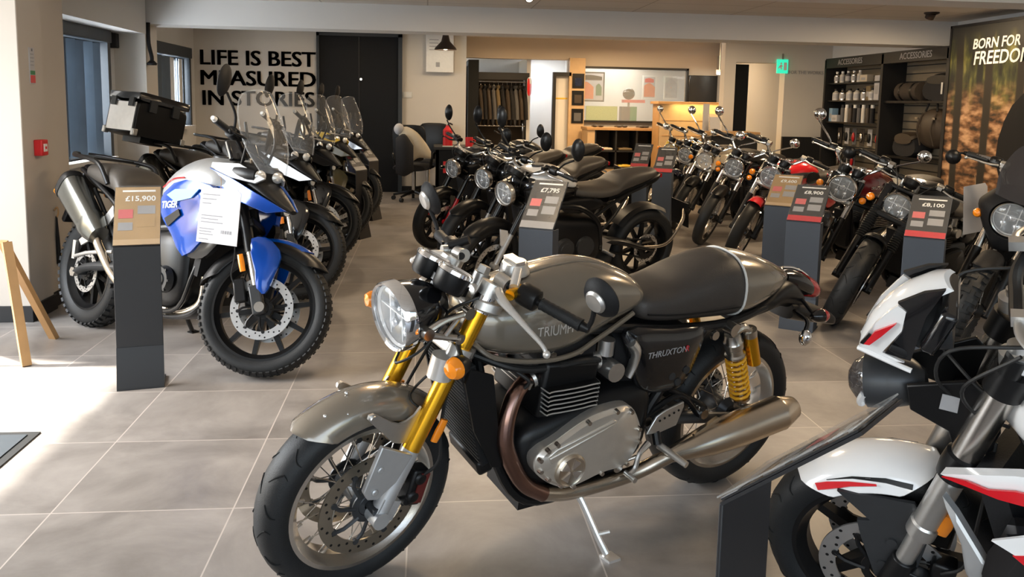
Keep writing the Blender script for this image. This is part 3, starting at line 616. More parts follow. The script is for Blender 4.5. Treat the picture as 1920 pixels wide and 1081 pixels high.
for i in range(6): bottle(6.2, 12.3 - i * 0.21, 1.54, 0.17, 0.05, ('bottle_pale', 'steel', 'bottle_pale')[i % 3], 'black_satin', 'pale bottle on the middle accessory shelf, %s' % (ord_[i] if i < 5 else 'rightmost'), 'bottles on the middle accessory shelf')
for i in range(5): bottle(6.2, 12.3 - i * 0.17, 1.80, 0.17, 0.04, ('steel', 'bottle_pale', 'fabric_grey')[i % 3], 'plastic_white', 'slim bottle on the top accessory shelf, %s' % (ord_[i] if i < 4 else 'rightmost'), 'bottles on the top accessory shelf')
for i in range(8):
    t = thing('spray_can', 'slim spray can on the lower accessory shelf, %s' % ord_[i], 'can', (6.2, 12.05 - i * 0.12, 1.22), group='spray cans on the lower accessory shelf')
    obj('body', MB().add(lathe([(0, 0), (0, 0.033), (0.2, 0.033), (0.22, 0.02)], 12, 'z')), ('fabric_grey', 'bottle_pale', 'leather_brown', 'fabric_black')[i % 4], t); obj('cap', MB().add(lathe([(0.2, 0.028), (0.255, 0.026), (0.255, 0)], 12, 'z')), ('black_satin', 'plastic_white')[i % 2], t)
bl = [(12.36, 1.22, 0.10, 0.2, 'card_blue', 'blue boxed kit at the left of the lower accessory shelf'), (11.45, 1.80, 0.2, 0.1, 'jacket_cream', 'cream boxed kit on the top accessory shelf'), (11.08, 1.54, 0.13, 0.34, 'paper', 'tall white boxed kit at the right of the middle accessory shelf'), (11.3, 1.54, 0.12, 0.2, 'fabric_tan', 'tan boxed kit beside the tall white box'), (12.2, 1.22, 0.17, 0.1, 'paper', 'small white boxed kit in front on the lower accessory shelf')]
for (y, z, w_, h_, mt, lab) in bl:
    t = thing('boxed_kit', lab, 'box', (6.16 if 'front' not in lab else 6.14, y, z)); obj('carton', bx((0, 0.1, -w_ / 2, w_ / 2, 0, h_)), mt, t, bevel=0.003); obj('print_panel', bx((-0.002, 0.002, -w_ * 0.3, w_ * 0.3, h_ * 0.25, h_ * 0.6)), 'grey_ink', t)
for i in range(9):
    z = 1.02 if i < 6 else 0.66
    t = thing('hanging_pack', 'blister pack hanging under the lower accessory shelf, %s' % (['first', 'second', 'third', 'fourth', 'fifth', 'sixth'][i] + ' along' if i < 6 else ['first', 'second', 'third'][i - 6] + ' of the low row'), 'pack', (6.3, 12.3 - (i % 6) * 0.22, z), group='blister packs on the slat wall')
    obj('card', bx((0, 0.006, -0.06, 0.06, -0.13, 0.11)), ('fabric_brown', 'paper_grey', 'fabric_grey')[i % 3], t); obj('tool', MB().add(ell((-0.015, 0, -0.02), (0.02, 0.035, 0.07), 10, 7)), ('steel', 'black_satin', 'red_lens')[i % 3], t)
t = thing('duffel_bag', 'brown holdall with looped handles hanging on the slatted wall', 'bag', (6.25, 9.78, 0.98))
obj('body', MB().add(ell((0, 0, 0.21), (0.15, 0.36, 0.25), 22, 14)), 'leather_brown', t)
for s in (-0.14, 0.14): obj('strap', MB().add(tube([(-0.11, s, 0.0), (-0.16, s, 0.2), (-0.10, s, 0.40)], 0.012, 8, 4, flat=0.4)), 'fabric_brown', t)
obj('handle', MB().add(tube([(-0.08, -0.12, 0.42), (-0.05, -0.05, 0.60), (-0.05, 0.05, 0.60), (-0.08, 0.12, 0.42)], 0.013, 8, 5)), 'black_matt', t)
for s in (-0.18, 0.18): obj('buckle', bx((-0.165, -0.14, s - 0.03, s + 0.03, 0.32, 0.345)), 'steel', t)
t = thing('tank_bag', 'black zipped bag on the top right accessory shelf', 'bag', (6.3, 9.7, 1.53)); obj('body', MB().add(sl([(-0.12, 0, 0.2, 0.3), (-0.1, 0, 0.3, 0.34), (0.05, 0, 0.32, 0.34), (0.1, 0, 0.25, 0.3)], 18, 4)), 'fabric_black', t); obj('logo_patch', bx((-0.135, -0.125, -0.10, -0.08, 0.08, 0.22)), 'plastic_white', t); obj('flap', MB().add(sl([(-0.125, 0.2, 0.31, 0.25), (0.0, 0.28, 0.345, 0.28)], 14, 3)), 'black_satin', t)
t = thing('tool_roll', 'rolled black tool bag left of the zipped bag on the shelf', 'bag', (6.28, 10.4, 1.53)); obj('roll', MB().add(cyl((0, -0.24, 0.12), (0, 0.24, 0.12), 0.12, n=20)), 'fabric_brown', t)
for s in (-0.13, 0.13): obj('strap', MB().add(lathe([(s - 0.02, 0.123), (s + 0.02, 0.123)], 20, 'y', (0, 0, 0.12))), 'black_satin', t)
t = thing('saddle_bag', 'dark pannier bag on the low accessory shelf under the holdall', 'bag', (6.3, 10.35, 0.81)); obj('body', MB().add(sl([(-0.12, 0, 0.26, 0.26), (0, 0, 0.3, 0.3), (0.1, 0, 0.26, 0.28)], 16, 4)), 'fabric_black', t); obj('flap', MB().add(sl([(-0.14, 0.16, 0.3, 0.2), (0.0, 0.27, 0.32, 0.25)], 12, 3)), 'leather_brown', t)

# forest banner
def forest():
    m = D.materials.new('forest_print'); m.use_nodes = True; n = m.node_tree.nodes; L = m.node_tree.links; b = n['Principled BSDF']
    tc = n.new('ShaderNodeTexCoord'); mp = n.new('ShaderNodeMapping'); mp.inputs['Scale'].default_value = (1, 2.6, 1.0); L.new(tc.outputs['Object'], mp.inputs[0])
    n1 = n.new('ShaderNodeTexNoise'); n1.inputs['Scale'].default_value = 2.3; n1.inputs['Detail'].default_value = 4; L.new(mp.outputs[0], n1.inputs['Vector'])
    sep = n.new('ShaderNodeSeparateXYZ'); L.new(tc.outputs['Object'], sep.inputs[0])
    mp2 = n.new('ShaderNodeMapping'); mp2.inputs['Scale'].default_value = (1, 2.2, 5.5); L.new(tc.outputs['Object'], mp2.inputs[0])
    n2 = n.new('ShaderNodeTexNoise'); n2.inputs['Scale'].default_value = 2.0; n2.inputs['Detail'].default_value = 3; L.new(mp2.outputs[0], n2.inputs['Vector'])
    r1 = n.new('ShaderNodeValToRGB'); e = r1.color_ramp.elements; e[0].position = 0.40; e[0].color = (0.010, 0.011, 0.008, 1); e[1].position = 0.70; e[1].color = (0.34, 0.31, 0.08, 1)
    q = e.new(0.52); q.color = (0.055, 0.06, 0.018, 1); L.new(n1.outputs['Fac'], r1.inputs[0])
    r2 = n.new('ShaderNodeValToRGB'); e = r2.color_ramp.elements; e[0].position = 0.38; e[0].color = (0.022, 0.012, 0.006, 1); e[1].position = 0.66; e[1].color = (0.62, 0.36, 0.19, 1)
    q = e.new(0.5); q.color = (0.22, 0.10, 0.04, 1); L.new(n2.outputs['Fac'], r2.inputs[0])
    mr = n.new('ShaderNodeMapRange'); mr.inputs[1].default_value = 1.35; mr.inputs[2].default_value = 1.75; L.new(sep.outputs[2], mr.inputs[0])
    mx = n.new('ShaderNodeMix'); mx.data_type = 'RGBA'; L.new(mr.outputs[0], mx.inputs[0]); L.new(r2.outputs[0], mx.inputs[6]); L.new(r1.outputs[0], mx.inputs[7])
    w = n.new('ShaderNodeTexWave'); w.bands_direction = 'Y'; w.inputs['Scale'].default_value = 0.62; w.inputs['Distortion'].default_value = 1.2; w.inputs['Detail'].default_value = 2; L.new(tc.outputs['Object'], w.inputs['Vector'])
    r3 = n.new('ShaderNodeValToRGB'); r3.color_ramp.elements[0].position = 0.78; r3.color_ramp.elements[0].color = (0, 0, 0, 1); r3.color_ramp.elements[1].position = 0.9; L.new(w.outputs['Fac'], r3.inputs[0])
    m2 = n.new('ShaderNodeMix'); m2.data_type = 'RGBA'; L.new(r3.outputs[0], m2.inputs[0]); L.new(mx.outputs[2], m2.inputs[6]); m2.inputs[7].default_value = (0.018, 0.014, 0.009, 1)
    mr2 = n.new('ShaderNodeMapRange'); mr2.inputs[1].default_value = 2.02; mr2.inputs[2].default_value = 2.3; L.new(sep.outputs[2], mr2.inputs[0])
    m3 = n.new('ShaderNodeMix'); m3.data_type = 'RGBA'; L.new(mr2.outputs[0], m3.inputs[0]); L.new(m2.outputs[2], m3.inputs[6]); m3.inputs[7].default_value = (0.03, 0.03, 0.026, 1)
    L.new(m3.outputs[2], b.inputs['Base Color']); b.inputs['Roughness'].default_value = 0.55
    return m
K['forest'] = forest()
t = thing('forest_banner', 'tall forest photo banner reading BORN FOR FREEDOM on the right wall', 'banner', (6.1, 8.4, 0))
obj('print', bx((-0.01, 0.01, -1.6, 0.97, 0.35, 2.37)), 'forest', t); obj('frame_top', bx((-0.02, 0.02, -1.6, 0.99, 2.36, 2.39)), 'trim_black', t); obj('frame_side', bx((-0.02, 0.02, 0.96, 0.99, 0, 2.39)), 'trim_black', t); obj('base', bx((-0.1, 0.1, -1.6, 0.99, 0, 0.36)), 'trim_black', t)
m = MB(); m.add(text_mesh('BORN FOR', 0.155, basis((-0.014, 0.57, 2.15), (0, -1, 0), (0, 0, 1)), 0.001, 'LEFT', shear=0.12, bold=0.003)); m.add(text_mesh('FREEDOM', 0.205, basis((-0.014, 0.54, 1.99), (0, -1, 0), (0, 0, 1)), 0.001, 'LEFT', shear=0.12, bold=0.003)); obj('banner_lettering', m, 'white_ink', t, smooth=0)
m = MB(); m += plate([(-0.013, y_, z_) for y_, z_ in [(-0.10, 0.36), (-0.06, 0.70), (0.01, 0.85), (0.025, 0.95), (0.012, 1.12), (-0.06, 1.32), (-0.16, 1.48), (-0.31, 1.60), (-0.5, 1.68), (-0.9, 1.70), (-0.9, 0.36)]], 0.004, (1, 0, 0)); obj('rider_silhouette', m, 'black_matt', t)

# ------------------------------------------------------------ desk corner by the black door
def office_chair(loc, rz, lab, jacket_on):
    t = thing('office_chair', lab, 'chair', loc, (0, 0, rad(rz)), 'office chairs by the black door')
    obj('seat', MB().add(sl([(-0.24, 0.44, 0.5, 0.2), (-0.2, 0.43, 0.53, 0.25), (0.2, 0.43, 0.53, 0.25), (0.25, 0.44, 0.5, 0.2)], 20, 4)), 'fabric_black', t)
    m = MB(); 
    v, f = sl([(-0.24, -0.02, 0.02, 0.05), (-0.22, -0.03, 0.03, 0.2), (0.0, -0.045, 0.03, 0.24), (0.22, -0.03, 0.03, 0.22), (0.26, -0.02, 0.02, 0.1)], 20, 4)
    m.add(([Vector((-0.25 - p[2] - 0.06 * p[0], p[1], 0.82 + p[0])) for p in v], f)); obj('backrest', m, 'black_satin', t)
    obj('gas_column', MB().add(cyl((0, 0, 0.12), (0, 0, 0.44), 0.03)), 'steel', t); obj('back_bar', MB().add(tube([(-0.1, 0, 0.42), (-0.28, 0, 0.46), (-0.27, 0, 0.7)], 0.02)), 'black_satin', t)
    for s in (-1, 1): obj('armrest', MB().add(tube([(-0.05, s * 0.25, 0.46), (-0.05, s * 0.29, 0.66), (0.18, s * 0.29, 0.68)], [0.016, 0.018, 0.022])), 'black_satin', t)
    for k in range(5):
        a = 2 * PI * k / 5 + 0.3; c, s = math.cos(a), math.sin(a)
        lg = obj('leg', MB().add(tube([(0, 0, 0.13), (0.15 * c, 0.15 * s, 0.11), (0.3 * c, 0.3 * s, 0.075)], [0.03, 0.022, 0.016], 8, 3)), 'black_satin', t)
        obj('castor', MB().add(cyl((0.3 * c - 0.02 * s, 0.3 * s + 0.02 * c, 0.03), (0.3 * c + 0.02 * s, 0.3 * s - 0.02 * c, 0.03), 0.03, n=14)), 'rubber', lg)
    return t
office_chair((-0.18, 11.95, 0), 75, 'black office chair with a worn jacket over it beside the black door', True)
office_chair((0.02, 12.72, 0), 250, 'black office chair facing the desk against the back wall', False)
t = thing('draped_jacket', 'cream and black jacket draped over the office chair back', 'jacket', (-0.18, 11.95, 0))
obj('body', MB().add(sl([(-0.2, 0.55, 1.02, 0.05), (-0.1, 0.5, 1.06, 0.10), (0.05, 0.62, 0.98, 0.12), (0.18, 0.62, 0.82, 0.08), (0.24, 0.62, 0.72, 0.03)], 18, 4, -0.30)), 'jacket_cream', t); obj('lining', MB().add(sl([(-0.24, 0.42, 0.9, 0.06), (-0.12, 0.38, 0.96, 0.10), (0.0, 0.45, 0.8, 0.08)], 16, 4, -0.42)), 'fabric_black', t); obj('hood', MB().add(ell((-0.2, -0.3, 1.02), (0.07, 0.08, 0.08))), 'paper', t)
t = thing('sales_desk', 'black panelled desk behind the roadster motorcycles', 'desk', (0.55, 12.0, 0)); obj('front_panel', bx((-0.42, 0.5, -0.3, -0.27, 0, 0.74)), 'door_black', t); obj('top', bx((-0.45, 0.55, -0.33, 0.5, 0.74, 0.78)), 'trim_black', t, bevel=0.004); obj('side_panel', bx((-0.42, -0.38, -0.3, 0.45, 0, 0.74)), 'door_black', t)
t = thing('fire_extinguisher', 'red fire extinguisher standing on the sales desk', 'extinguisher', (0.30, 12.1, 0.78)); obj('cylinder', MB().add(lathe([(0, 0), (0, 0.07), (0.22, 0.07), (0.27, 0.03), (0.29, 0.03)], 18, 'z')), 'fire_red', t); obj('valve', MB().add(tube([(0, 0, 0.28), (0.02, 0, 0.32), (0.07, 0, 0.30)], 0.012)), 'black_satin', t)
t = thing('red_mug', 'red mug on the sales desk beside the extinguisher', 'mug', (0.60, 11.95, 0.78)); obj('cup', MB().add(lathe([(0, 0), (0, 0.05), (0.13, 0.055), (0.13, 0.048), (0.01, 0.045)], 18, 'z')), 'fire_red', t); obj('handle', MB().add(tube([(0.05, 0, 0.1), (0.09, 0, 0.08), (0.05, 0, 0.03)], 0.008)), 'fire_red', t)
t = thing('paper_sheets', 'white sheets of paper lying on the sales desk', 'paper', (0.36, 11.83, 0.78)); obj('sheet', bx((-0.14, 0.12, -0.1, 0.08, 0, 0.008)), 'paper', t)
t = thing('desk_sign', 'small red sign on the front of the sales desk', 'sign', (0.30, 11.68, 0.5)); obj('board', bx((-0.07, 0.09, 0, 0.012, -0.08, 0.08)), 'fire_red', t); obj('white_mark', bx((-0.03, -0.005, -0.003, 0, -0.03, 0.03), (0.015, 0.04, -0.003, 0, -0.03, 0.03)), 'white_ink', t)
# ------------------------------------------------------------ motorcycle building blocks (x forward, y left, z up, rear wheel contact at the origin)
def steer_mat(wb, rake, trail, ang):
    k = rad(rake); ax = Vector((-math.sin(k), 0, math.cos(k))); g = Vector((wb + trail, 0, 0))
    return Matrix.Translation(g) @ Matrix.Rotation(rad(ang), 4, ax) @ Matrix.Translation(-g)
def smooth_loop(pts, k=5):
    p = [Vector(q) for q in pts]; n = len(p); out = []
    for i in range(n):
        p0, p1, p2, p3 = p[i - 1], p[i], p[(i + 1) % n], p[(i + 2) % n]
        for j in range(k):
            t = j / k
            out.append(0.5 * ((2 * p1) + (p2 - p0) * t + (2 * p0 - 5 * p1 + 4 * p2 - p3) * t * t + (3 * p1 - p0 - 3 * p2 + p3) * t ** 3))
    return out
def tyre_prof(w, rim, R, rnd=1.0):
    h = R - rim; half = [(0.36, 0.0), (0.45, 0.18), (0.5, 0.42), (0.485, 0.60), (0.43, 0.75), (0.33, 0.88), (0.2, 0.96), (0.08, 0.995)]
    return [(-w * a, rim + h * b) for a, b in half] + [(w * a, rim + h * b) for a, b in reversed(half)]
def wheel(t, name, T, c, R, w, rim, style, mrim='black_satin', disc=None, tread='road', n=64, hubm='black_satin', dm='disc', nsp=10, spm='black_satin', ny=0.0):
    """rim is the part; tyre, hub, spokes and disc are its sub-parts. disc: list of (y, radius)"""
    c = Vector(c); rw = w * 0.40; m = MB(T)
    m += lathe([(-rw, rim + .006), (-rw * 1.02, rim - 0.006), (-rw * 0.8, rim - 0.012), (-rw * 0.45, rim - 0.028), (rw * 0.45, rim - 0.028), (rw * 0.8, rim - 0.012), (rw * 1.02, rim - 0.006), (rw, rim + .006), (0, rim - 0.002)], n, 'y', c, True)
    if style == 'cast':
        for i in range(nsp):
            a = 2 * PI * (i + 0.5) / nsp; d = Vector((math.cos(a), 0, math.sin(a))); p = Vector((-d.z, 0, d.x))
            a0, a1 = c + d * 0.045, c + d * (rim - 0.02); s0, s1 = 0.016, 0.011
            v = [a0 + p * s0 + Vector((0, -.02, 0)), a0 - p * s0 + Vector((0, -.02, 0)), a0 - p * s0 + Vector((0, .02, 0)), a0 + p * s0 + Vector((0, .02, 0)), a1 + p * s1 + Vector((0, -.012, 0)), a1 - p * s1 + Vector((0, -.012, 0)), a1 - p * s1 + Vector((0, .012, 0)), a1 + p * s1 + Vector((0, .012, 0))]
            m.add((v, [(0, 1, 2, 3), (7, 6, 5, 4), (0, 4, 5, 1), (1, 5, 6, 2), (2, 6, 7, 3), (3, 7, 4, 0)]))
    o = obj(name, m, mrim, t)
    m = MB(T); m += lathe(tyre_prof(w, rim, R), n, 'y', c, True); h = R - rim
    m.k = 1
    if tread == 'road':
        for s in (-1, 1):
            for i in range(22):
                a0 = 2 * PI * (i + (0.5 if s > 0 else 0)) / 22; pts = []
                for (yy, rr, da) in [(0.06, 0.998, 0.0), (0.2, 0.962, 0.05), (0.33, 0.882, 0.085), (0.43, 0.752, 0.07)] if i % 2 else [(0.2, 0.962, 0.06), (0.31, 0.9, 0.02), (0.40, 0.80, 0.0), (0.47, 0.66, 0.0)]:
                    a = a0 + da * 1.6; r = rim + h * rr; pts.append(c + Vector((r * math.cos(a), s * w * yy, r * math.sin(a))))
                m.add(tube(pts, [0.0012, 0.0026, 0.0028, 0.0012], 5, 2))
    m.k = 0
    if tread == 'knob':
        for i in range(44):
            a = 2 * PI * i / 44; d = Vector((math.cos(a), 0, math.sin(a))); p = Vector((-d.z, 0, d.x))
            for (yy, ln, rr) in ((0.14 if i % 2 else -0.14, 0.026, 1.0), (0.36, 0.022, 0.90), (-0.36, 0.022, 0.90)):
                ctr = c + d * (rim + h * rr) + Vector((0, yy * w, 0)); ang = math.atan2(yy, 1.0) * (1.6 if rr < 1 else 0.8)
                dd = (d * math.cos(ang) + Vector((0, math.sin(ang), 0))); q = Vector((0, math.cos(ang), 0)) - d * math.sin(ang)
                R3 = Matrix((p, q, dd)).transposed(); m.add(box(ctr, (0.026 if i % 2 else 0.022, ln * 1.3, 0.012), R3))
    if tread == 'mild':
        for i in range(60):
            a = 2 * PI * i / 60; d = Vector((math.cos(a), 0, math.sin(a))); p = Vector((-d.z, 0, d.x))
            for yy in (0.35, -0.35): 
                ang = math.atan2(yy, 1.0) * 1.6; dd = d * math.cos(ang) + Vector((0, math.sin(ang), 0)); q = Vector((0, math.cos(ang), 0)) - d * math.sin(ang)
                m.add(box(c + d * (rim + h * 0.875) + Vector((0, yy * w, 0)), (0.019, 0.032, 0.007), Matrix((p, q, dd)).transposed()))
    obj('tyre', m, ['rubber', 'rubber_groove'], o)
    m = MB(T); m += lathe([(-0.075, 0.016), (-0.075, 0.032), (-0.05, 0.05), (-0.03, 0.036), (0.03, 0.036), (0.05, 0.05), (0.075, 0.032), (0.075, 0.016)], 24, 'y', c, True)
    m += cyl(c + Vector((0, -0.115, 0)), c + Vector((0, 0.115, 0)), 0.012); obj('hub', m, hubm, o)
    if style == 'wire':
        m = MB(T)
        for i in range(32):
            s = 1 if i % 2 else -1; a = 2 * PI * i / 32; b = a + (0.55 if (i // 2) % 2 else -0.55)
            m.add(cyl(c + Vector((0.045 * math.cos(b), s * 0.045, 0.045 * math.sin(b))), c + Vector(((rim - 0.02) * math.cos(a), s * 0.008, (rim - 0.02) * math.sin(a))), 0.0019, n=5))
            m.add(cyl(c + Vector(((rim - 0.05) * math.cos(a), s * 0.012, (rim - 0.05) * math.sin(a))), c + Vector(((rim - 0.02) * math.cos(a), s * 0.008, (rim - 0.02) * math.sin(a))), 0.0034, n=5))
        obj('spokes', m, spm, o)
    for (y, r) in disc or []:
        m = MB(T); q = c + Vector((0, y, 0)); m += lathe([(-0.0025, r * 0.74), (-0.0025, r), (0.0025, r), (0.0025, r * 0.74)], n, 'y', q, True)
        m.k = 1
        for i in range(36):
            a = 2 * PI * i / 36; rr = r * (0.80, 0.87, 0.94)[i % 3]; p = q + Vector((rr * math.cos(a), 0, rr * math.sin(a)))
            m.add(cyl(p - Vector((0, 0.003, 0)), p + Vector((0, 0.003, 0)), 0.0045, n=7))
        do = obj('brake_disc', m, [dm, 'black_satin'], o)
        m = MB(T)
        m += lathe([(-0.002, 0.035), (-0.002, 0.055), (0.002, 0.055), (0.002, 0.035)], 24, 'y', q, True)
        for i in range(8):
            a = 2 * PI * i / 8; b = a + 0.3; m.add(tube([q + Vector((0.045 * math.cos(a), 0, 0.045 * math.sin(a))), q + Vector((r * 0.6 * math.cos((a + b) / 2), 0, r * 0.6 * math.sin((a + b) / 2))), q + Vector((r * 0.77 * math.cos(b), 0, r * 0.77 * math.sin(b)))], 0.006, 6, 2))
            m.add(cyl(q + Vector((r * 0.76 * math.cos(b), -0.005, r * 0.76 * math.sin(b))), q + Vector((r * 0.76 * math.cos(b), 0.005, r * 0.76 * math.sin(b))), 0.009, n=10))
        obj('disc_carrier', m, hubm, o)
    return o
def fender(t, name, T, c, Rt, depth, hw, a0, a1, mt, tip=0.25, n=14, N=30, th=0.004, e=0.75):
    c = Vector(c); m = MB(T); out = []; inn = []
    for i in range(N + 1):
        u = i / N; a = rad(a0 + (a1 - a0) * u)
        k = 1.0
        for q in (u, 1 - u):
            if q < tip: k *= math.sqrt(max(0.0, 1 - (1 - q / tip) ** 2)) * 0.88 + 0.12
        ro = []; ri = []
        for j in range(n + 1):
            s = -1 + 2 * j / n; y = hw * s * k if True else 0; ph = abs(s)
            r = Rt - depth * (1 - math.sqrt(max(0, 1 - (ph * k) ** 2.2)) ) if ph * k < 1 else Rt - depth
            ro.append(c + Vector((r * math.cos(a), y, r * math.sin(a)))); ri.append(c + Vector(((r - th) * math.cos(a), y * 0.97, (r - th) * math.sin(a))))
        out.append(ro + ri[::-1])
    m += loft(out); return obj(name, m, mt, t, smooth=50)
def stick(a, b, r0, r1=None, n=14): return cyl(a, b, r0, r1, n)
def headlight(t, T, p, d, r, depth, shell='black_gloss', rim='chrome', name='headlight', lens='lens_glass'):
    M_ = axmat(p, d); T2 = (T @ M_) if T is not None else M_
    o = obj(name, MB(T2).add(lathe([(-depth, 0), (-depth, r * 0.25), (-depth * 0.9, r * 0.5), (-depth * 0.55, r * 0.86), (-0.02, r * 0.98), (-0.01, r * 0.98), (-0.02, r * 0.5), (-0.06, 0)], 40, 'x')), shell, t)
    obj('headlight_rim', MB(T2).add(lathe([(-0.03, r * 0.99), (-0.028, r * 1.03), (0.004, r * 1.03), (0.010, r * 0.99), (0.006, r * 0.93), (-0.004, r * 0.93)], 48, 'x', closed=True)), rim, o)
    m = MB(T2); m += lathe([(-r * 0.62, 0), (-r * 0.6, r * 0.25), (-r * 0.38, r * 0.65), (-0.006, r * 0.92)], 48, 'x')
    for k in (-1, 1): m += box((-0.02, k * r * 0.32, 0), (0.012, 0.004, r * 1.5))
    m += box((-0.018, 0, r * 0.12), (0.012, r * 1.7, 0.004))
    obj('reflector', m, 'lamp_reflector', o)
    m = MB(T2); m += ell((-r * 0.35, 0, 0), (r * 0.16, r * 0.24, r * 0.24), 14, 9); m += ell((-r * 0.25, r * 0.34, -r * 0.42), (r * 0.1, r * 0.2, r * 0.2), 12, 8); m += ell((-r * 0.25, -r * 0.34, -r * 0.42), (r * 0.1, r * 0.2, r * 0.2), 12, 8); obj('bulb_holder', m, 'mirror_face', o)
    obj('lens', MB(T2).add(lathe([(0.022, 0), (0.019, r * 0.45), (0.011, r * 0.78), (0.001, r * 0.94), (-0.003, r * 0.94), (0.007, r * 0.76), (0.015, r * 0.44), (0.018, 0)], 40, 'x')), lens, o)
    return o
def indicator(t, T, p, d, stalk_from, r=0.024, body='black_satin', lens='orange_lens', lab=None):
    M_ = axmat(p, d); T2 = (T @ M_) if T is not None else M_
    o = obj('indicator', MB(T2).add(lathe([(-0.05, 0), (-0.046, r * 0.4), (-0.03, r * 0.8), (-0.005, r), (0.0, r)], 20, 'x')), body, t, label=lab)
    obj('indicator_lens', MB(T2).add(lathe([(-0.002, r * 1.0), (0.012, r * 0.95), (0.024, r * 0.7), (0.03, 0)], 20, 'x')), lens, o)
    m = MB(T); m += tube([stalk_from, Vector(p) - Vector(d).normalized() * 0.03], 0.007, 8, 1); obj('stalk', m, 'black_satin', o)
    return o
def mirror(t, T, p, d, size, stalk, back='black_satin', round_=True, cap=None):
    """p: centre, d: where the glass looks"""
    M_ = axmat(p, d); T2 = (T @ M_) if T is not None else M_
    sy, sz = size; m = MB(T2)
    prof = [(-0.028, 0.0), (-0.024, 0.5), (-0.012, 0.88), (0.0, 1.0), (0.004, 0.97)]
    def disc_(pr): 
        v, f = lathe(pr, 28, 'x'); return [Vector((a[0], a[1] * sy, a[2] * sz)) for a in v], f
    o = obj('mirror', m.add(disc_(prof)), back, t)
    obj('mirror_glass', MB(T2).add(disc_([(0.002, 0.0), (0.002, 0.95), (0.0, 0.95)])), 'mirror_face', o)
    if cap: obj('mirror_cap', MB(T2).add(disc_([(-0.034, 0.0), (-0.033, cap * 0.8), (-0.026, cap), (-0.02, cap)])), 'alloy', o)
    obj('mirror_stalk', MB(T).add(tube(stalk, 0.007, 8, 5)), back, o)
    return o
def clock(t, T, p, d, r, depth, bezel='chrome'):
    M_ = axmat(p, d); T2 = (T @ M_) if T is not None else M_
    o = obj('instrument', MB(T2).add(lathe([(-depth, 0), (-depth, r * 0.8), (-depth * 0.85, r * 0.93), (-0.004, r)], 32, 'x')), 'black_satin', t)
    obj('bezel', MB(T2).add(lathe([(-0.008, r * 1.01), (-0.006, r * 1.05), (0.004, r * 1.03), (0.006, r * 0.95), (0.0, r * 0.9)], 32, 'x', closed=True)), bezel, o)
    m = MB(T2); m += lathe([(0.0, 0), (0.0, r * 0.93)], 32, 'x'); m.k = 1; m += box((0.002, 0.0, r * 0.3), (0.001, 0.003, r * 0.7))
    for i in range(11): a = rad(-120 + 24 * i); m += box((0.0015, r * 0.78 * math.sin(a), r * 0.78 * math.cos(a)), (0.001, 0.004, 0.004))
    obj('dial', m, ['card_black', 'white_ink'], o)
    return o
def grip_set(t, T, a, b, s, lever=True, levm='alloy', lev=None, chrome_perch=True, end='black_satin'):
    """a: inner end of the bar section, b: bar end"""
    a, b = Vector(a), Vector(b); d = (b - a).normalized(); L = (b - a).length
    g = obj('grip', MB(T).add(lathe([(0, 0.016), (0.004, 0.0185)] + [(0.01 + 0.008 * i, 0.0165 + 0.0012 * (i % 2)) for i in range(14)] + [(0.125, 0.0185), (0.13, 0.0)], 16, 'x') if False else (lambda vf: ([axmat(b - d * 0.135, d) @ p for p in vf[0]], vf[1]))(lathe([(0, 0.012), (0.002, 0.0185)] + [(0.01 + 0.008 * i, 0.0165 + 0.0012 * (i % 2)) for i in range(14)] + [(0.128, 0.0185), (0.13, 0.0)], 16, 'x'))), 'rubber', t)
    obj('bar_end', MB(T).add(cyl(b - d * 0.004, b + d * 0.018, 0.015, 0.011)), end, g)
    sw = a + d * (L - 0.175); M_ = axmat(sw, d)
    m = MB(T); m.add(sl([(-0.03, -0.022, 0.024, 0.022), (-0.022, -0.03, 0.032, 0.03), (0.022, -0.03, 0.032, 0.03), (0.03, -0.024, 0.026, 0.024)], 16, 3), M=M_); m.add(box((0.0, 0.028 , 0.012), (0.018, 0.012, 0.012)), M=M_); m.add(box((0.0, 0.026, -0.012), (0.026, 0.01, 0.012)), M=M_)
    obj('switch_cluster', m, 'black_satin', t)
    if lever:
        pc = a + d * (L - 0.225); m = MB(T); m += cyl(pc - d * 0.02, pc + d * 0.02, 0.02); m += box(pc + Vector((0.03, 0, 0)), (0.05, 0.03, 0.022)); obj('lever_perch', m, 'alloy' if chrome_perch else 'black_satin', t)
        pts = lev or [pc + Vector((0.04, 0, 0)), pc + d * 0.06 + Vector((0.055, 0, -0.004)), pc + d * 0.14 + Vector((0.045, 0, -0.01)), pc + d * 0.185 + Vector((0.06, 0, -0.012))]
        m = MB(T); m += tube(pts, [0.011, 0.009, 0.0065, 0.0065], 10, 5, flat=0.75); m += ell(pts[-1], 0.0105, 12, 8); obj('lever', m, levm, t)
    return g
def both(fn):
    for s in (1, -1): fn(s)

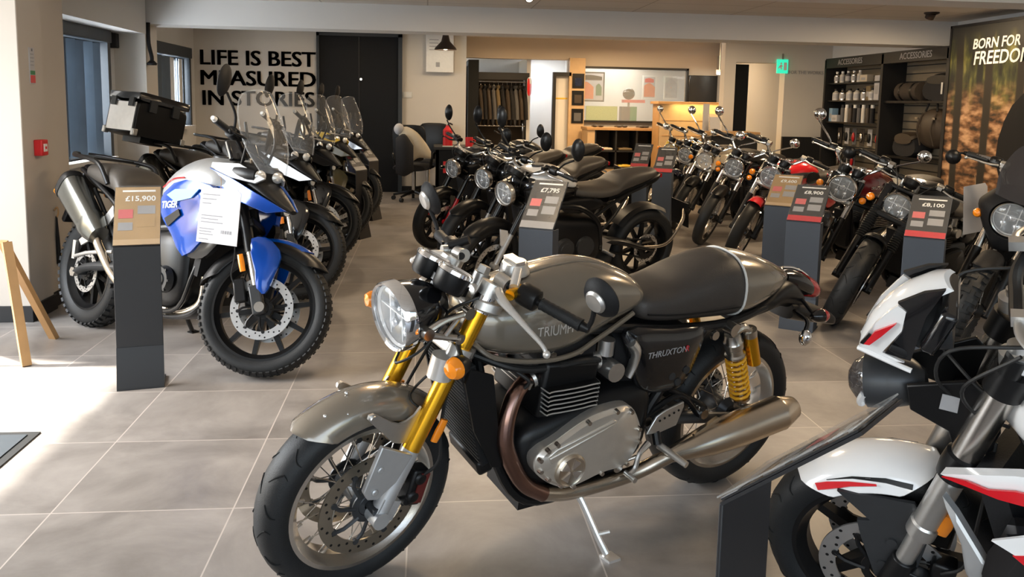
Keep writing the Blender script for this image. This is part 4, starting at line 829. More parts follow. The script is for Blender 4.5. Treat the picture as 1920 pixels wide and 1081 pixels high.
def twin_engine(t, cover='alloy_cover', blk='black_satin', fin_edge='steel', detail=True, badge=True):
    m = MB()
    def ybox(st, yw): m.add(sl(st, 18, 3))
    m.add(sl([(0.46, 0.34, 0.50, 0.13, 0.5, 6), (0.50, 0.27, 0.55, 0.15, 0.5, 6), (0.62, 0.24, 0.55, 0.16, 0.5, 5), (0.80, 0.24, 0.52, 0.16, 0.5, 5), (0.92, 0.27, 0.48, 0.15, 0.5, 5), (0.97, 0.33, 0.43, 0.12, 0.5, 5)], 24, 4))
    m.add(box((0.74, 0, 0.205), (0.34, 0.2, 0.09)))
    e = obj('crankcase', m, blk, t)
    m = MB(); R_ = rot('Y', -6)
    m.add(box((0.80, 0, 0.575), (0.20, 0.27, 0.18), R_)); m.add(box((0.80, 0, 0.66), (0.20, 0.23, 0.07), R_)); c = obj('cylinder_block', m, blk, t, bevel=0.012)
    fb = MB(); fe = MB()
    for k in range(6):
        z = 0.522 + 0.0145 * k; ol = smooth_loop([(0.895, 0.135, z), (0.90, -0.135, z), (0.87, -0.16, z), (0.73, -0.16, z), (0.70, -0.13, z), (0.70, 0.13, z), (0.73, 0.16, z), (0.87, 0.16, z)], 4)
        fb.add(plate(ol, 0.005, (0, 0, 1)))
        fe.add(tube(ol, 0.0026, 5, 1, True))
    obj('cooling_fins', fb, blk, c); obj('fin_edges', fe, fin_edge, c)
    m = MB(); m.add(sl([(0.70, 0.66, 0.70, 0.10, 0.4, 5), (0.715, 0.655, 0.73, 0.115, 0.4, 5), (0.88, 0.655, 0.73, 0.115, 0.4, 5), (0.90, 0.66, 0.70, 0.10, 0.4, 5)], 20, 4)); h = obj('cylinder_head', m, 'black_matt' if detail else blk, t)
    if detail:
        for x in (0.76, 0.86): obj('head_bolt', MB().add(hexbolt((x, 0.113, 0.69), (0, 1, 0), 0.012)), 'steel', h)
    ol = [(0.931, 0.396), (0.905, 0.424), (0.872, 0.439), (0.757, 0.495), (0.645, 0.514), (0.583, 0.502), (0.536, 0.428), (0.527, 0.377), (0.568, 0.301), (0.673, 0.289), (0.785, 0.266), (0.837, 0.282), (0.891, 0.318), (0.925, 0.355)]
    loop = smooth_loop([(x, 0.178, z) for x, z in ol], 4)
    m = MB(); m += plate([p - Vector((0, 0.02, 0)) for p in loop], 0.05); m += dome(loop, 0.0, 0.024, sc=0.9)
    ac = obj('alternator_cover', m, cover, t, smooth=45)
    if detail:
        m = MB(); m += plate([(0.895, 0.196, 0.400), (0.865, 0.196, 0.425), (0.66, 0.198, 0.482), (0.645, 0.198, 0.475)], 0.014); m += plate([(0.88, 0.197, 0.375), (0.89, 0.200, 0.40), (0.65, 0.202, 0.474)], 0.012); obj('cover_ridge', m, cover, ac, bevel=0.004)
        c0 = Vector((0.72, 0, 0.385))
        for (x, z) in ol[::1]: p = Vector((x, 0, z)); p = c0 + (p - c0) * 0.93; obj('cover_bolt', MB().add(cyl((p.x, 0.188, p.z), (p.x, 0.203, p.z), 0.0085, 0.007, 10)), 'steel', ac)
    if badge:
        b0 = (0.807, 0, 0.342); m = MB(); m += lathe([(0.19, 0.054), (0.208, 0.054), (0.214, 0.048), (0.210, 0.042), (0.208, 0.0)], 32, 'y', b0); bd = obj('round_badge', m, 'steel_warm', ac)
        m = MB()
        for k in range(4):
            a = rad(35 + 90 * k); ca, sa = math.cos(a), math.sin(a); q = [(0.004, 0), (0.036, 0.014), (0.036, -0.014)]
            m += plate([(b0[0] + u * ca - v_ * sa, 0.2105, b0[2] + u * sa + v_ * ca) for u, v_ in q], 0.004)
        obj('badge_emblem', m, 'chrome', bd)
    # right-hand clutch cover, mirrored roughly
    m = MB(); m += flip(dome(smooth_loop([(x, 0.178, z) for x, z in [(0.90, 0.36), (0.86, 0.44), (0.74, 0.49), (0.62, 0.49), (0.56, 0.43), (0.57, 0.33), (0.66, 0.29), (0.80, 0.28), (0.88, 0.31)]], 3), 0.05, 0.02)); obj('clutch_cover', m, cover, t, smooth=45)
    for s in (1, -1):
        m = MB(); m += cyl((0.655, s * 0.105, 0.66), (0.655, s * 0.105, 0.71), 0.026); m += cyl((0.64, s * 0.06, 0.615), (0.64, s * 0.155, 0.615), 0.032); m += cyl((0.68, s * 0.1, 0.64), (0.72, s * 0.1, 0.64), 0.028)
        tb = obj('throttle_body', m, 'alloy', t)
        m = MB(); m += tube([(0.592, s * 0.14, 0.708), (0.57, s * 0.145, 0.68), (0.565, s * 0.14, 0.63), (0.575, s * 0.135, 0.585)], [0.03, 0.028, 0.022, 0.018], 12, 4, flat=0.6); obj('intake_cover', m, 'alloy', tb)
    return e
def twin_exhaust(t, hm='header_blue', mm='steel_warm', sides=(1, -1), rise=0.0, rm=1.0):
    for s in sides:
        m = MB(); m += tube([(0.90, s * 0.085, 0.612), (0.945, s * 0.10, 0.602), (0.985, s * 0.12, 0.575), (1.014, s * 0.14, 0.51), (1.012, s * 0.146, 0.44), (0.975, s * 0.146, 0.355), (0.925, s * 0.146, 0.285), (0.855, s * 0.148, 0.238)], 0.0262, 14, 6)
        h = obj('header_pipe', m, hm, t)
        m = MB(); m += lathe([(0, 0.03), (0.012, 0.034), (0.022, 0.03)], 16, 'x', (0, 0, 0)); m2 = MB(); m2.add((m.v, m.f), M=axmat((0.905, s * 0.086, 0.612), (1, s * 0.3, -0.25))); m2 += cyl((0.94, s * 0.125, 0.60), (0.94, s * 0.135, 0.625), 0.007); obj('header_clamp', m2, 'steel', h)
        m = MB(); m += tube([(0.86, s * 0.148, 0.24), (0.78, s * 0.15, 0.222), (0.70, s * 0.155, 0.222), (0.54, s * 0.168, 0.238), (0.44, s * 0.188, 0.277 + rise * .2), (0.385, s * 0.2, 0.303 + rise * .3)], 0.0245, 14, 5); obj('link_pipe', m, mm, t)
        a, b = Vector((0.40, s * 0.198, 0.298 + rise * .3)), Vector((-0.145, s * 0.222, 0.386 + rise)); L = (b - a).length
        m = MB(); m.add(lathe([(0.0, 0.024 * rm), (0.03, 0.03 * rm), (0.16, 0.052 * rm), (0.28, 0.06 * rm), (L - 0.08, 0.061 * rm), (L - 0.075, 0.062 * rm), (L - 0.068, 0.06 * rm), (L - 0.004, 0.04 * rm), (L, 0.036 * rm), (L - 0.01, 0.032 * rm), (L - 0.06, 0.03 * rm), (L - 0.06, 0)], 32, 'x'), M=axmat(a, b - a)); mu = obj('muffler', m, mm, t)
        obj('heat_plate', MB().add(plate([(0.20, s * 0.2, 0.392 + rise * .6), (0.30, s * 0.2, 0.345 + rise * .4), (0.31, s * 0.2, 0.36 + rise * .4), (0.21, s * 0.2, 0.405 + rise * .6)], 0.012)), mm, mu)
def twin_shocks(t, spring='gold_spring', res=True, body='steel'):
    for s in (1, -1):
        a, b = Vector((0.155, s * 0.142, 0.695)), Vector((0.03, s * 0.142, 0.378)); L = (b - a).length; M_ = axmat(a, b - a)
        m = MB(); m.add(cyl((0.01, 0, 0), (L, 0, 0), 0.012), M=M_); m.add(lathe([(0.02, 0), (0.02, 0.027), (0.05, 0.03), (0.055, 0.034), (0.075, 0.034), (0.08, 0.03), (0.10, 0.03), (0.105, 0.036), (0.112, 0.036), (0.112, 0)], 20, 'x'), M=M_); m.add(cyl((0, 0, -0.024), (0, 0, 0.024) , 0.001), M=M_)
        m += cyl(a - Vector((0, 0.02, 0)), a + Vector((0, 0.022, 0)), 0.024); m += cyl(b - Vector((0, 0.02, 0)), b + Vector((0, 0.02, 0)), 0.02); m.add(lathe([(L - 0.055, 0), (L - 0.05, 0.034), (L - 0.04, 0.034), (L - 0.03, 0.018)], 20, 'x'), M=M_)
        o = obj('shock_absorber', m, body, t)
        n_ = 8; pts = [M_ @ Vector((0.115 + (L - 0.17) * i / (n_ * 10), 0.033 * math.cos(2 * PI * i / 10), 0.033 * math.sin(2 * PI * i / 10))) for i in range(n_ * 10 + 1)]
        obj('spring', MB().add(tube(pts, 0.0056, 7, 1)), spring, o)
        if res:
            obj('reservoir', MB().add(cyl((0.068, s * 0.15, 0.662), (0.022, s * 0.15, 0.553), 0.0245, n=20)), 'gold', o); obj('reservoir_cap', MB().add(cyl((0.078, s * 0.15, 0.686), (0.068, s * 0.15, 0.662), 0.026, n=20)).add(tube([(0.145, s * 0.15, 0.685), (0.115, s * 0.155, 0.70), (0.078, s * 0.15, 0.68)], 0.015)), 'steel', o)
def swingarm(t, mt='graphite', wbz=(0.312, 0.40)):
    m = MB()
    for s in (1, -1): m.add(tube([(0.46, s * 0.085, wbz[1]), (0.34, s * 0.105, wbz[1] - 0.02), (0.18, s * 0.118, wbz[0] + 0.04), (-0.03, s * 0.118, wbz[0])], [0.036, 0.034, 0.028, 0.024], 12, 4, flat=0.62))
    m += cyl((0.46, -0.12, wbz[1]), (0.46, 0.12, wbz[1]), 0.032); m += box((0.30, 0, wbz[1] - 0.02), (0.05, 0.2, 0.05))
    o = obj('swingarm', m, mt, t)
    for s in (1, -1): obj('chain_adjuster', MB().add(box((-0.02, s * 0.122, wbz[0]), (0.075, 0.03, 0.04))).add(cyl((0, s * 0.12, wbz[0]), (0, s * 0.147, wbz[0]), 0.016, n=6)), 'steel', o)
    return o
def chain(t, r=0.085, y=-0.095, rz=0.312):
    m = MB(); m += lathe([(y - 0.004, r * 0.5), (y - 0.004, r), (y + 0.004, r), (y + 0.004, r * 0.5)], 30, 'y', (0, 0, rz), True); m += tube([(0, y, rz + r), (0.25, y, 0.40), (0.48, y, 0.41)], 0.008, 6, 2); m += tube([(0, y, rz - r), (0.25, y, 0.29), (0.48, y, 0.34)], 0.008, 6, 2); obj('chain', m, 'black_satin', t)
def add_tubes(t, name, lst, mt, mirror_y=True, parent=None):
    m = MB()
    for (pts, r) in lst:
        m.add(tube(pts, r, 10, 4))
        if mirror_y: m.add(tube([(p[0], -p[1], p[2]) for p in pts], r, 10, 4))
    return obj(name, m, mt, parent or t)
def cables(t, T, lst):
    for pts in lst: obj('cable', MB(T).add(tube(pts, 0.004, 6, 6)), 'wire', t)
def place_lamp(t, T, p, target):
    w = t.rotation_euler.to_matrix() @ (T @ Vector(p)); t.location = (target[0] - w.x, target[1] - w.y, 0)
def fender_stripe(T, c, Rt, depth, hw, pts, s, off=0.0015):
    # pts: (angle, ph0, ph1) along the fender's flank
    c = Vector(c); rings = []
    for (a, p0, p1) in pts:
        a = rad(a); row = []
        for ph, o in ((p0, off), (p1, off), (p1, -0.002), (p0, -0.002)):
            r = Rt - depth * (1 - math.sqrt(max(0, 1 - ph ** 2.2))) + o; row.append(c + Vector((r * math.cos(a), s * (hw * ph + o * 0.6), r * math.sin(a))))
        rings.append(row)
    return loft(rings)
def bike(name, label, X, Y, hd, lean, group=None):
    return thing(name, label, 'motorcycle', (X, Y, 0), (-rad(lean), 0, rad(hd)), group)
# ------------------------------------------------------------ the grey cafe racer in the foreground
def cafe_racer():
    t = bike('cafe_racer', 'grey cafe racer with gold forks and yellow rear springs in the foreground', 1.06, 2.96, 205.14, 9.525)
    wb = 1.409; T = steer_mat(wb, 22.8, 0.092, 8.527); F = lambda z: Vector((1.398 - (z - 0.275) * 0.455, 0, z))  # fork line
    wheel(t, 'front_wheel', T, (wb, 0, 0.30), 0.30, 0.118, 0.222, 'wire', 'steel', [(0.072, 0.155), (-0.072, 0.155)], hubm='graphite', spm='steel')
    wheel(t, 'rear_wheel', None, (0, 0, 0.312), 0.312, 0.158, 0.224, 'wire', 'steel', [(-0.085, 0.11)], hubm='graphite', spm='steel')
    fender(t, 'front_fender', T, (wb, 0, 0.30), 0.333, 0.068, 0.076, 50, 131, 'grey_paint_light', tip=0.16)
    obj('fender_rivets', MB(T).add(ell((1.545, 0.03, 0.598), 0.006, 8, 6)).add(ell((1.49, 0.05, 0.60), 0.006, 8, 6)).add(ell((1.47, 0.0, 0.632), 0.006, 8, 6)), 'chrome', t)
    for s in (1, -1):
        a, b = F(0.44), F(0.875); o = Vector((0, s * 0.1, 0))
        fk = obj('fork_tube', MB(T).add(cyl(a + o, b + o, 0.0265, n=24)), 'gold', t)
        m = MB(T); m += cyl(F(0.262) + o, F(0.47) + o, 0.0255, 0.027, 20); m += cyl(F(0.275) + Vector((0, s * 0.075, 0)), F(0.275) + Vector((0, s * 0.128, 0)), 0.026); m += box(F(0.30) + Vector((-0.012, s * 0.1, 0)), (0.06, 0.04, 0.06), rot('Y', -24)); obj('fork_lower', m, 'silver_paint', fk)
        obj('fork_guard', MB(T).add(plate([(1.425, s * 0.128, 0.530), (1.47, s * 0.128, 0.40), (1.455, s * 0.128, 0.372), (1.425, s * 0.128, 0.363), (1.37, s * 0.128, 0.40), (1.325, s * 0.128, 0.473)], 0.016)).add(hexbolt((1.425, s * 0.136, 0.46), (0, s, 0), 0.011)).add(hexbolt((1.436, s * 0.136, 0.392), (0, s, 0), 0.011)), 'silver_paint', fk, bevel=0.006)
        obj('fender_bracket', MB(T).add(plate(smooth_loop([(1.452, s * 0.09, 0.597), (1.40, s * 0.09, 0.54), (1.365, s * 0.09, 0.50), (1.325, s * 0.09, 0.49), (1.31, s * 0.09, 0.50), (1.285, s * 0.09, 0.592), (1.305, s * 0.09, 0.57), (1.35, s * 0.09, 0.555), (1.40, s * 0.09, 0.585), (1.435, s * 0.09, 0.61)], 2), 0.008)).add(cyl((1.437, s * 0.088, 0.596), (1.437, s * 0.102, 0.596), 0.011)), 'alloy', t)
        m = MB(T); m += box((1.272, s * 0.078, 0.325), (0.055, 0.05, 0.115), rot('Y', -14)); m += cyl((1.265, s * 0.07, 0.355), (1.265, s * 0.11, 0.355), 0.02); m += cyl((1.285, s * 0.07, 0.30), (1.285, s * 0.11, 0.30), 0.02); cp = obj('brake_caliper', m, 'black_satin', t, bevel=0.008)
        obj('caliper_lettering_plate', MB(T).add(box((1.262, s * 0.106, 0.325), (0.03, 0.004, 0.095), rot('Y', -14))), 'caliper_red', cp)
        obj('reflector', MB(T).add(sl([(-0.035, -0.012, 0.012, 0.006), (0, -0.014, 0.014, 0.008), (0.035, -0.012, 0.012, 0.006)], 10, 2), M=axmat((1.232, s * 0.118, 0.515), (-0.4, 0, 0.9))), 'orange_lens', t)
        obj('brake_hose', MB(T).add(tube([F(0.70) + Vector((-0.04, s * 0.06, 0)), (1.215, s * 0.10, 0.53), (1.225, s * 0.125, 0.42), (1.262, s * 0.10, 0.36)], 0.005, 7, 6)), 'wire', t)
        # lower bracket carrying the lamp
        m = MB(T); m += tube([(1.305, s * 0.10, 0.830), (1.25, s * 0.105, 0.857), (1.178, s * 0.108, 0.868)], [0.014, 0.011, 0.012], 10, 4, flat=0.8); m += tube([(1.30, s * 0.1, 0.822), (1.25, s * 0.108, 0.808), (1.20, s * 0.11, 0.795)], [0.012, 0.009, 0.012], 10, 4); m += tube([(1.245, s * 0.108, 0.812), (1.21, s * 0.108, 0.855)], 0.008, 8, 1); m += cyl((1.302, s * 0.085, 0.828), (1.302, s * 0.116, 0.828), 0.017); m += cyl((1.178, s * 0.095, 0.868), (1.178, s * 0.12, 0.868), 0.017); m += cyl((1.20, s * 0.095, 0.795), (1.20, s * 0.12, 0.795), 0.015); obj('headlight_bracket', m, 'steel', t)
        m = MB(T); m += tube([F(0.715) + o + Vector((0.035, 0, 0.03)), F(0.68) + o + Vector((0.03, 0, 0))], 0.036, 14, 1); m += cyl(F(0.70) + o, F(0.76) + o, 0.036); obj('lower_clamp', m, 'alloy_bright', t)
    m = MB(T); m += box((1.163, 0, 0.735), (0.09, 0.2, 0.045), rot('Y', -23)); obj('lower_yoke', m, 'alloy', t, bevel=0.012)
    m = MB(T); m.add(plate(smooth_loop([(1.155, 0.10, 0.892), (1.125, 0.145, 0.885), (1.085, 0.14, 0.872), (1.04, 0.05, 0.862), (1.025, 0, 0.86), (1.04, -0.05, 0.862), (1.085, -0.14, 0.872), (1.125, -0.145, 0.885), (1.155, -0.10, 0.892), (1.10, 0, 0.885)], 3), 0.034, (-0.39, 0, 0.92)))
    yk = obj('top_yoke', m, 'alloy', t, bevel=0.006)
    for s in (1, -1): o = Vector((0, s * 0.1, 0)); obj('fork_cap', MB(T).add(cyl(F(0.862) + o, F(0.918) + o, 0.034, n=24)).add(cyl(F(0.918) + o, F(0.93) + o, 0.024, 0.02, 12)), 'chrome', yk)
    obj('stem_nut', MB(T).add(cyl((1.075, 0, 0.87), (1.058, 0, 0.925), 0.028, 0.026, 20)).add(cyl((1.058, 0, 0.925), (1.05, 0, 0.945), 0.02, 0.018, 6)), 'alloy', yk)
    headlight(t, T, (1.352, 0, 0.838), (0.96, 0.0, -0.14), 0.096, 0.17)
    for y in (0.054, -0.054): clock(t, T, (1.195, y, 0.972), (-0.42, 0, 0.9), 0.05, 0.06)
    obj('clock_mount', MB(T).add(box((1.20, 0, 0.93), (0.06, 0.14, 0.02), rot('Y', -20))).add(box((1.17, 0, 0.90), (0.10, 0.05, 0.03), rot('Y', -20))), 'black_satin', t)
    indicator(t, T, (1.262, 0.195, 0.762), (0.9, 0.25, -0.05), (1.20, 0.11, 0.775), 0.031, 'black_satin', lab='orange left front indicator'); indicator(t, T, (1.30, -0.185, 0.80), (1, -0.1, 0), (1.20, -0.11, 0.79), 0.026)
    for s in (1, -1):
        a, b = Vector((1.078, s * 0.085, 0.945)), Vector((0.977, s * 0.352, 0.902))
        m = MB(T); m += cyl(a, b, 0.0115); hb = obj('clip_on_bar', m, 'black_satin', t)
        obj('bar_clamp', MB(T).add(cyl(F(0.905) + Vector((0, s * 0.1, 0)), F(0.94) + Vector((0, s * 0.1, 0)), 0.036, n=20)).add(cyl(a + Vector((-0.01, s * 0.0, 0)), a + (b - a) * 0.16, 0.021)), 'alloy', hb)
        lv = [Vector((1.105, s * 0.135, 0.935)), Vector((1.118, s * 0.17, 0.925)), Vector((1.105, s * 0.24, 0.893)), Vector((1.082, s * 0.315, 0.852)), Vector((1.078, s * 0.335, 0.832))]
        g = grip_set(t, T, a, b, s, False)
        d = (b - a).normalized(); pc = a + d * 0.08
        obj('lever_perch', MB(T).add(cyl(pc - d * 0.022, pc + d * 0.025, 0.021)).add(cyl(pc + Vector((0, 0, 0)), pc + Vector((0.04, s * 0.01, 0.0)), 0.016)), 'gold' if s > 0 else 'alloy', t)
        m = MB(T); m += tube(lv, [0.014, 0.015, 0.0095, 0.0065, 0.0065], 10, 5, flat=0.8); m += ell(lv[-1], 0.011, 12, 8); obj('lever', m, 'alloy_bright', t)
        m = MB(T); m += cyl(pc + Vector((0.02, 0, 0.015)), pc + Vector((-0.02, -s * 0.04, 0.045)), 0.014); obj('fluid_reservoir', m, 'alloy_bright' if s > 0 else 'black_satin', t)
        e = b + d * 0.012
        mirror(t, T, (0.985, s * 0.405, 1.012), (-0.94, -s * 0.1, 0.32), (0.058, 0.058), [e, e + Vector((0.004, s * 0.016, 0.035)), Vector((1.005, s * 0.405, 1.0))], 'black_matt', cap=0.55)
    # a folded-back second mirror pair, rider's side of the far bar
    cables(t, T, [[(1.06, 0.12, 0.92), (1.16, 0.10, 0.90), (1.20, 0.04, 0.83), (1.12, 0.03, 0.72)], [(1.06, -0.12, 0.92), (1.16, -0.10, 0.89), (1.19, -0.03, 0.82), (1.10, -0.03, 0.72)], [(1.16, 0.06, 0.72), (1.25, 0.02, 0.62), (1.30, 0.06, 0.60), (1.24, 0.10, 0.55)], [(1.22, 0.09, 0.86), (1.31, 0.10, 0.78), (1.36, 0.06, 0.73), (1.33, 0.02, 0.735)]])
    # tank
    st = [(1.146, 0.795, 0.83, 0.045, 0.5, 2.2), (1.136, 0.758, 0.86, 0.085, 0.45, 2.4), (1.11, 0.728, 0.878, 0.112, 0.42, 2.5), (1.06, 0.706, 0.892, 0.132, 0.40, 2.5), (0.98, 0.688, 0.910, 0.145, 0.38, 2.5), (0.88, 0.679, 0.932, 0.150, 0.36, 2.5), (0.80, 0.685, 0.942, 0.147, 0.38, 2.5), (0.73, 0.708, 0.944, 0.136, 0.42, 2.6), (0.65, 0.738, 0.928, 0.122, 0.44, 2.6), (0.57, 0.770, 0.897, 0.108, 0.44, 2.6), (0.52, 0.788, 0.868, 0.088, 0.45, 2.5), (0.498, 0.80, 0.848, 0.05, 0.5, 2.2)]
    tk = obj('fuel_tank', MB().add(sl(st, 44, 7)), 'grey_paint', t, smooth=60)
    sm = MB()
    for s in (1, -1): sm.add(tube([(1.142, s * 0.045, 0.79), (1.108, s * 0.108, 0.742), (1.06, s * 0.127, 0.715), (0.97, s * 0.138, 0.697), (0.87, s * 0.141, 0.69), (0.79, s * 0.137, 0.698), (0.72, s * 0.126, 0.722), (0.64, s * 0.112, 0.75), (0.56, s * 0.098, 0.782)], 0.008, 8, 5))
    obj('tank_seam', sm, 'grey_paint', tk)
    top = [(1.05, 0.8965), (0.98, 0.9115), (0.93, 0.9225), (0.88, 0.9335), (0.80, 0.9435), (0.73, 0.9455), (0.65, 0.9295), (0.57, 0.8985), (0.525, 0.873)]
    ring = []
    for (x, z) in [tuple(q[i] for i in (0, 2)) for q in cat([(a, 0, b) for a, b in top], 5)]:
        ring.append([Vector((x, y, z + dz)) for y, dz in [(-0.026, -0.008), (-0.026, 0.0005), (-0.02, 0.0025), (0.02, 0.0025), (0.026, 0.0005), (0.026, -0.008)]])
    obj('tank_strap', MB().add(loft(ring)), 'grey_paint_light', tk)
    M_ = axmat((0.955, 0, 0.918), (0.12, 0, 1)); fc = obj('filler_cap', MB(M_).add(lathe([(0, 0.046), (0.012, 0.046), (0.018, 0.042), (0.03, 0.04), (0.036, 0.036), (0.036, 0)], 32, 'x')), 'alloy', tk)
    obj('cap_lever', MB(M_).add(box((0.04, 0, 0), (0.012, 0.03, 0.075))), 'steel', fc)
    for s in (1, -1):
        cx = 0.878
        em = text_mesh('TRIUMPH', 0.034, basis((cx, s * 0.1515, 0.788), (-s, 0, 0), (0.0, -s * 0.08, 1)), 0.0006)
        vs = []
        for p in em[0]:
            u = (p.x - cx) / 0.08; vs.append(Vector((p.x, p.y - s * (0.004 * u * u), p.z + (p.z - 0.788) * (0.35 - 0.9 * u * u * 0.4))))
        obj('tank_lettering', MB().add((vs, em[1])), 'alloy_bright', tk, smooth=0)
    # seat, cowl, tail
    seat = [(0.540, 0.768, 0.812, 0.075, 0.4, 3), (0.515, 0.745, 0.832, 0.104, 0.4, 3), (0.46, 0.732, 0.840, 0.116, 0.4, 3), (0.39, 0.725, 0.853, 0.122, 0.4, 3), (0.31, 0.718, 0.884, 0.127, 0.4, 2.8), (0.22, 0.711, 0.913, 0.131, 0.4, 2.6), (0.15, 0.706, 0.926, 0.132, 0.4, 2.5), (0.102, 0.704, 0.921, 0.130, 0.4, 2.4)]
    se = obj('seat', MB().add(sl(seat, 36, 6)), 'vinyl', t, smooth=60)
    cowl = [(0.104, 0.703, 0.925, 0.133, 0.4, 2.4), (0.06, 0.706, 0.920, 0.132, 0.4, 2.4), (0.0, 0.722, 0.908, 0.126, 0.42, 2.4), (-0.05, 0.738, 0.894, 0.117, 0.44, 2.3), (-0.10, 0.756, 0.876, 0.10, 0.46, 2.3), (-0.15, 0.772, 0.855, 0.076, 0.48, 2.2), (-0.19, 0.785, 0.836, 0.05, 0.5, 2.1), (-0.21, 0.795, 0.822, 0.02, 0.5, 2)]
    co = obj('seat_cowl', MB().add(sl(cowl, 40, 6)), 'grey_paint', t, smooth=60)
    v, f = sl([cowl[0], (0.1035,) + cowl[0][1:]], 40, 1); ringp = [Vector((0.104, p.y * 1.0, p.z)) for p in v[:40]]; obj('seat_piping', MB().add(tube(ringp, 0.0042, 8, 1, True)), 'plastic_white', co)
    obj('seat_seam', MB().add(tube([(0.51, 0.112, 0.775), (0.40, 0.124, 0.765), (0.28, 0.13, 0.762), (0.12, 0.134, 0.765)], 0.0025, 6, 5)).add(tube([(0.51, -0.112, 0.775), (0.40, -0.124, 0.765), (0.28, -0.13, 0.762), (0.12, -0.134, 0.765)], 0.0025, 6, 5)), 'black_satin', se)
    obj('undertray', MB().add(sl([(0.10, 0.69, 0.72, 0.11, 0.5, 4), (-0.05, 0.70, 0.76, 0.105, 0.5, 3.5), (-0.16, 0.70, 0.80, 0.085, 0.5, 3), (-0.24, 0.68, 0.79, 0.07, 0.5, 3), (-0.30, 0.66, 0.74, 0.06, 0.5, 3)], 20, 4)), 'black_satin', t)
    obj('rear_mudguard', MB().add(sl([(-0.22, 0.645, 0.72, 0.085, 0.5, 3), (-0.30, 0.625, 0.70, 0.085, 0.5, 3), (-0.40, 0.605, 0.67, 0.08, 0.5, 3), (-0.48, 0.588, 0.64, 0.075, 0.5, 3), (-0.50, 0.59, 0.62, 0.06, 0.5, 3)], 20, 4)), 'black_satin', t)
    tl = obj('tail_lamp', MB().add(sl([(-0.205, 0.775, 0.826, 0.045, 0.5, 2.6), (-0.26, 0.745, 0.822, 0.055, 0.5, 2.6), (-0.33, 0.715, 0.795, 0.055, 0.5, 2.6), (-0.385, 0.705, 0.755, 0.045, 0.5, 2.6)], 22, 4)), 'black_gloss', t)
    obj('tail_lens', MB().add(sl([(-0.33, 0.71, 0.80, 0.052, 0.5, 2.6), (-0.38, 0.70, 0.775, 0.05, 0.5, 2.6), (-0.41, 0.705, 0.745, 0.038, 0.5, 2.6), (-0.418, 0.715, 0.73, 0.02, 0.5, 2.6)], 22, 4)), 'red_lens', tl)
    obj('lamp_trim', MB().add(tube([(-0.215, 0, 0.831), (-0.27, 0, 0.824), (-0.33, 0, 0.802), (-0.38, 0, 0.772)], 0.005, 8, 4)), 'chrome', tl)
    indicator(t, None, (-0.29, 0.15, 0.69), (-1, 0.1, 0), (-0.28, 0.06, 0.72), 0.026, 'black_gloss', 'red_lens'); indicator(t, None, (-0.30, -0.15, 0.70), (-1, -0.1, 0), (-0.28, -0.06, 0.72), 0.026, 'black_gloss', 'red_lens')
    m = MB(); m += tube([(-0.20, 0.10, 0.70), (-0.19, 0.17, 0.69), (-0.165, 0.19, 0.655)], 0.009, 8, 4); m.k = 1; m += ell((-0.165, 0.195, 0.64), (0.022, 0.024, 0.03)); obj('plate_lamp', m, ['black_gloss', 'chrome'], t)
    # side panels with lettering
    for s in (1, -1):
        ol = smooth_loop([(0.606, s * 0.135, 0.742), (0.575, s * 0.14, 0.64), (0.538, s * 0.14, 0.55), (0.486, s * 0.138, 0.512), (0.40, s * 0.136, 0.50), (0.336, s * 0.136, 0.51), (0.29, s * 0.136, 0.60), (0.275, s * 0.135, 0.71), (0.42, s * 0.135, 0.728)], 3)
        sp = obj('side_panel', MB().add(dome(ol, 0.02, 0.02, (0, s, 0), 0.86)), 'black_gloss', t, smooth=50)
        obj('panel_lettering', MB().add(text_mesh('THRUXTON', 0.030, basis((0.442, s * 0.157, 0.655), (-s, 0, 0.02), (0, -s * 0.02, 1)), 0.0006, shear=0.15)), 'grey_ink', sp, smooth=0); obj('red_letter', MB().add(text_mesh('R', 0.030, basis((0.442 - s * 0.082, s * 0.157, 0.657), (-s, 0, 0.02), (0, -s * 0.02, 1)), 0.0006, shear=0.15)), 'sign_red', sp, smooth=0)
        m = MB()
        for (x, z) in ((0.345, 0.578), (0.405, 0.565), (0.375, 0.54)): m += cyl((x, s * 0.146, z), (x, s * 0.158, z), 0.016, 0.013)
        obj('panel_knob', m, 'graphite', sp)
    twin_engine(t, fin_edge='alloy_bright'); twin_exhaust(t); twin_shocks(t); swingarm(t); chain(t)
    # radiator
    m = MB(); R_ = rot('Y', 17); m += box((1.10, 0, 0.535), (0.045, 0.25, 0.34), R_); ra = obj('radiator', m, 'black_matt', t, bevel=0.004)
    m = MB()
    for k in range(22): m += box(Vector((1.10, 0, 0.535)) + R_ @ Vector((0.024, 0, -0.155 + 0.0148 * k)), (0.003, 0.235, 0.004), R_)
    obj('radiator_grille', m, 'graphite', ra)
    m = MB()
    for s in (1, -1): m += plate([(1.150, s * 0.135, 0.70), (1.165, s * 0.137, 0.66), (1.12, s * 0.137, 0.50), (1.05, s * 0.137, 0.372), (1.015, s * 0.137, 0.362), (1.045, s * 0.135, 0.52), (1.075, s * 0.135, 0.67)], 0.01)
    obj('radiator_side', m, 'black_satin', ra); obj('lower_cover', MB().add(box((1.045, 0, 0.345), (0.05, 0.2, 0.05), R_)), 'black_satin', ra, bevel=0.01)
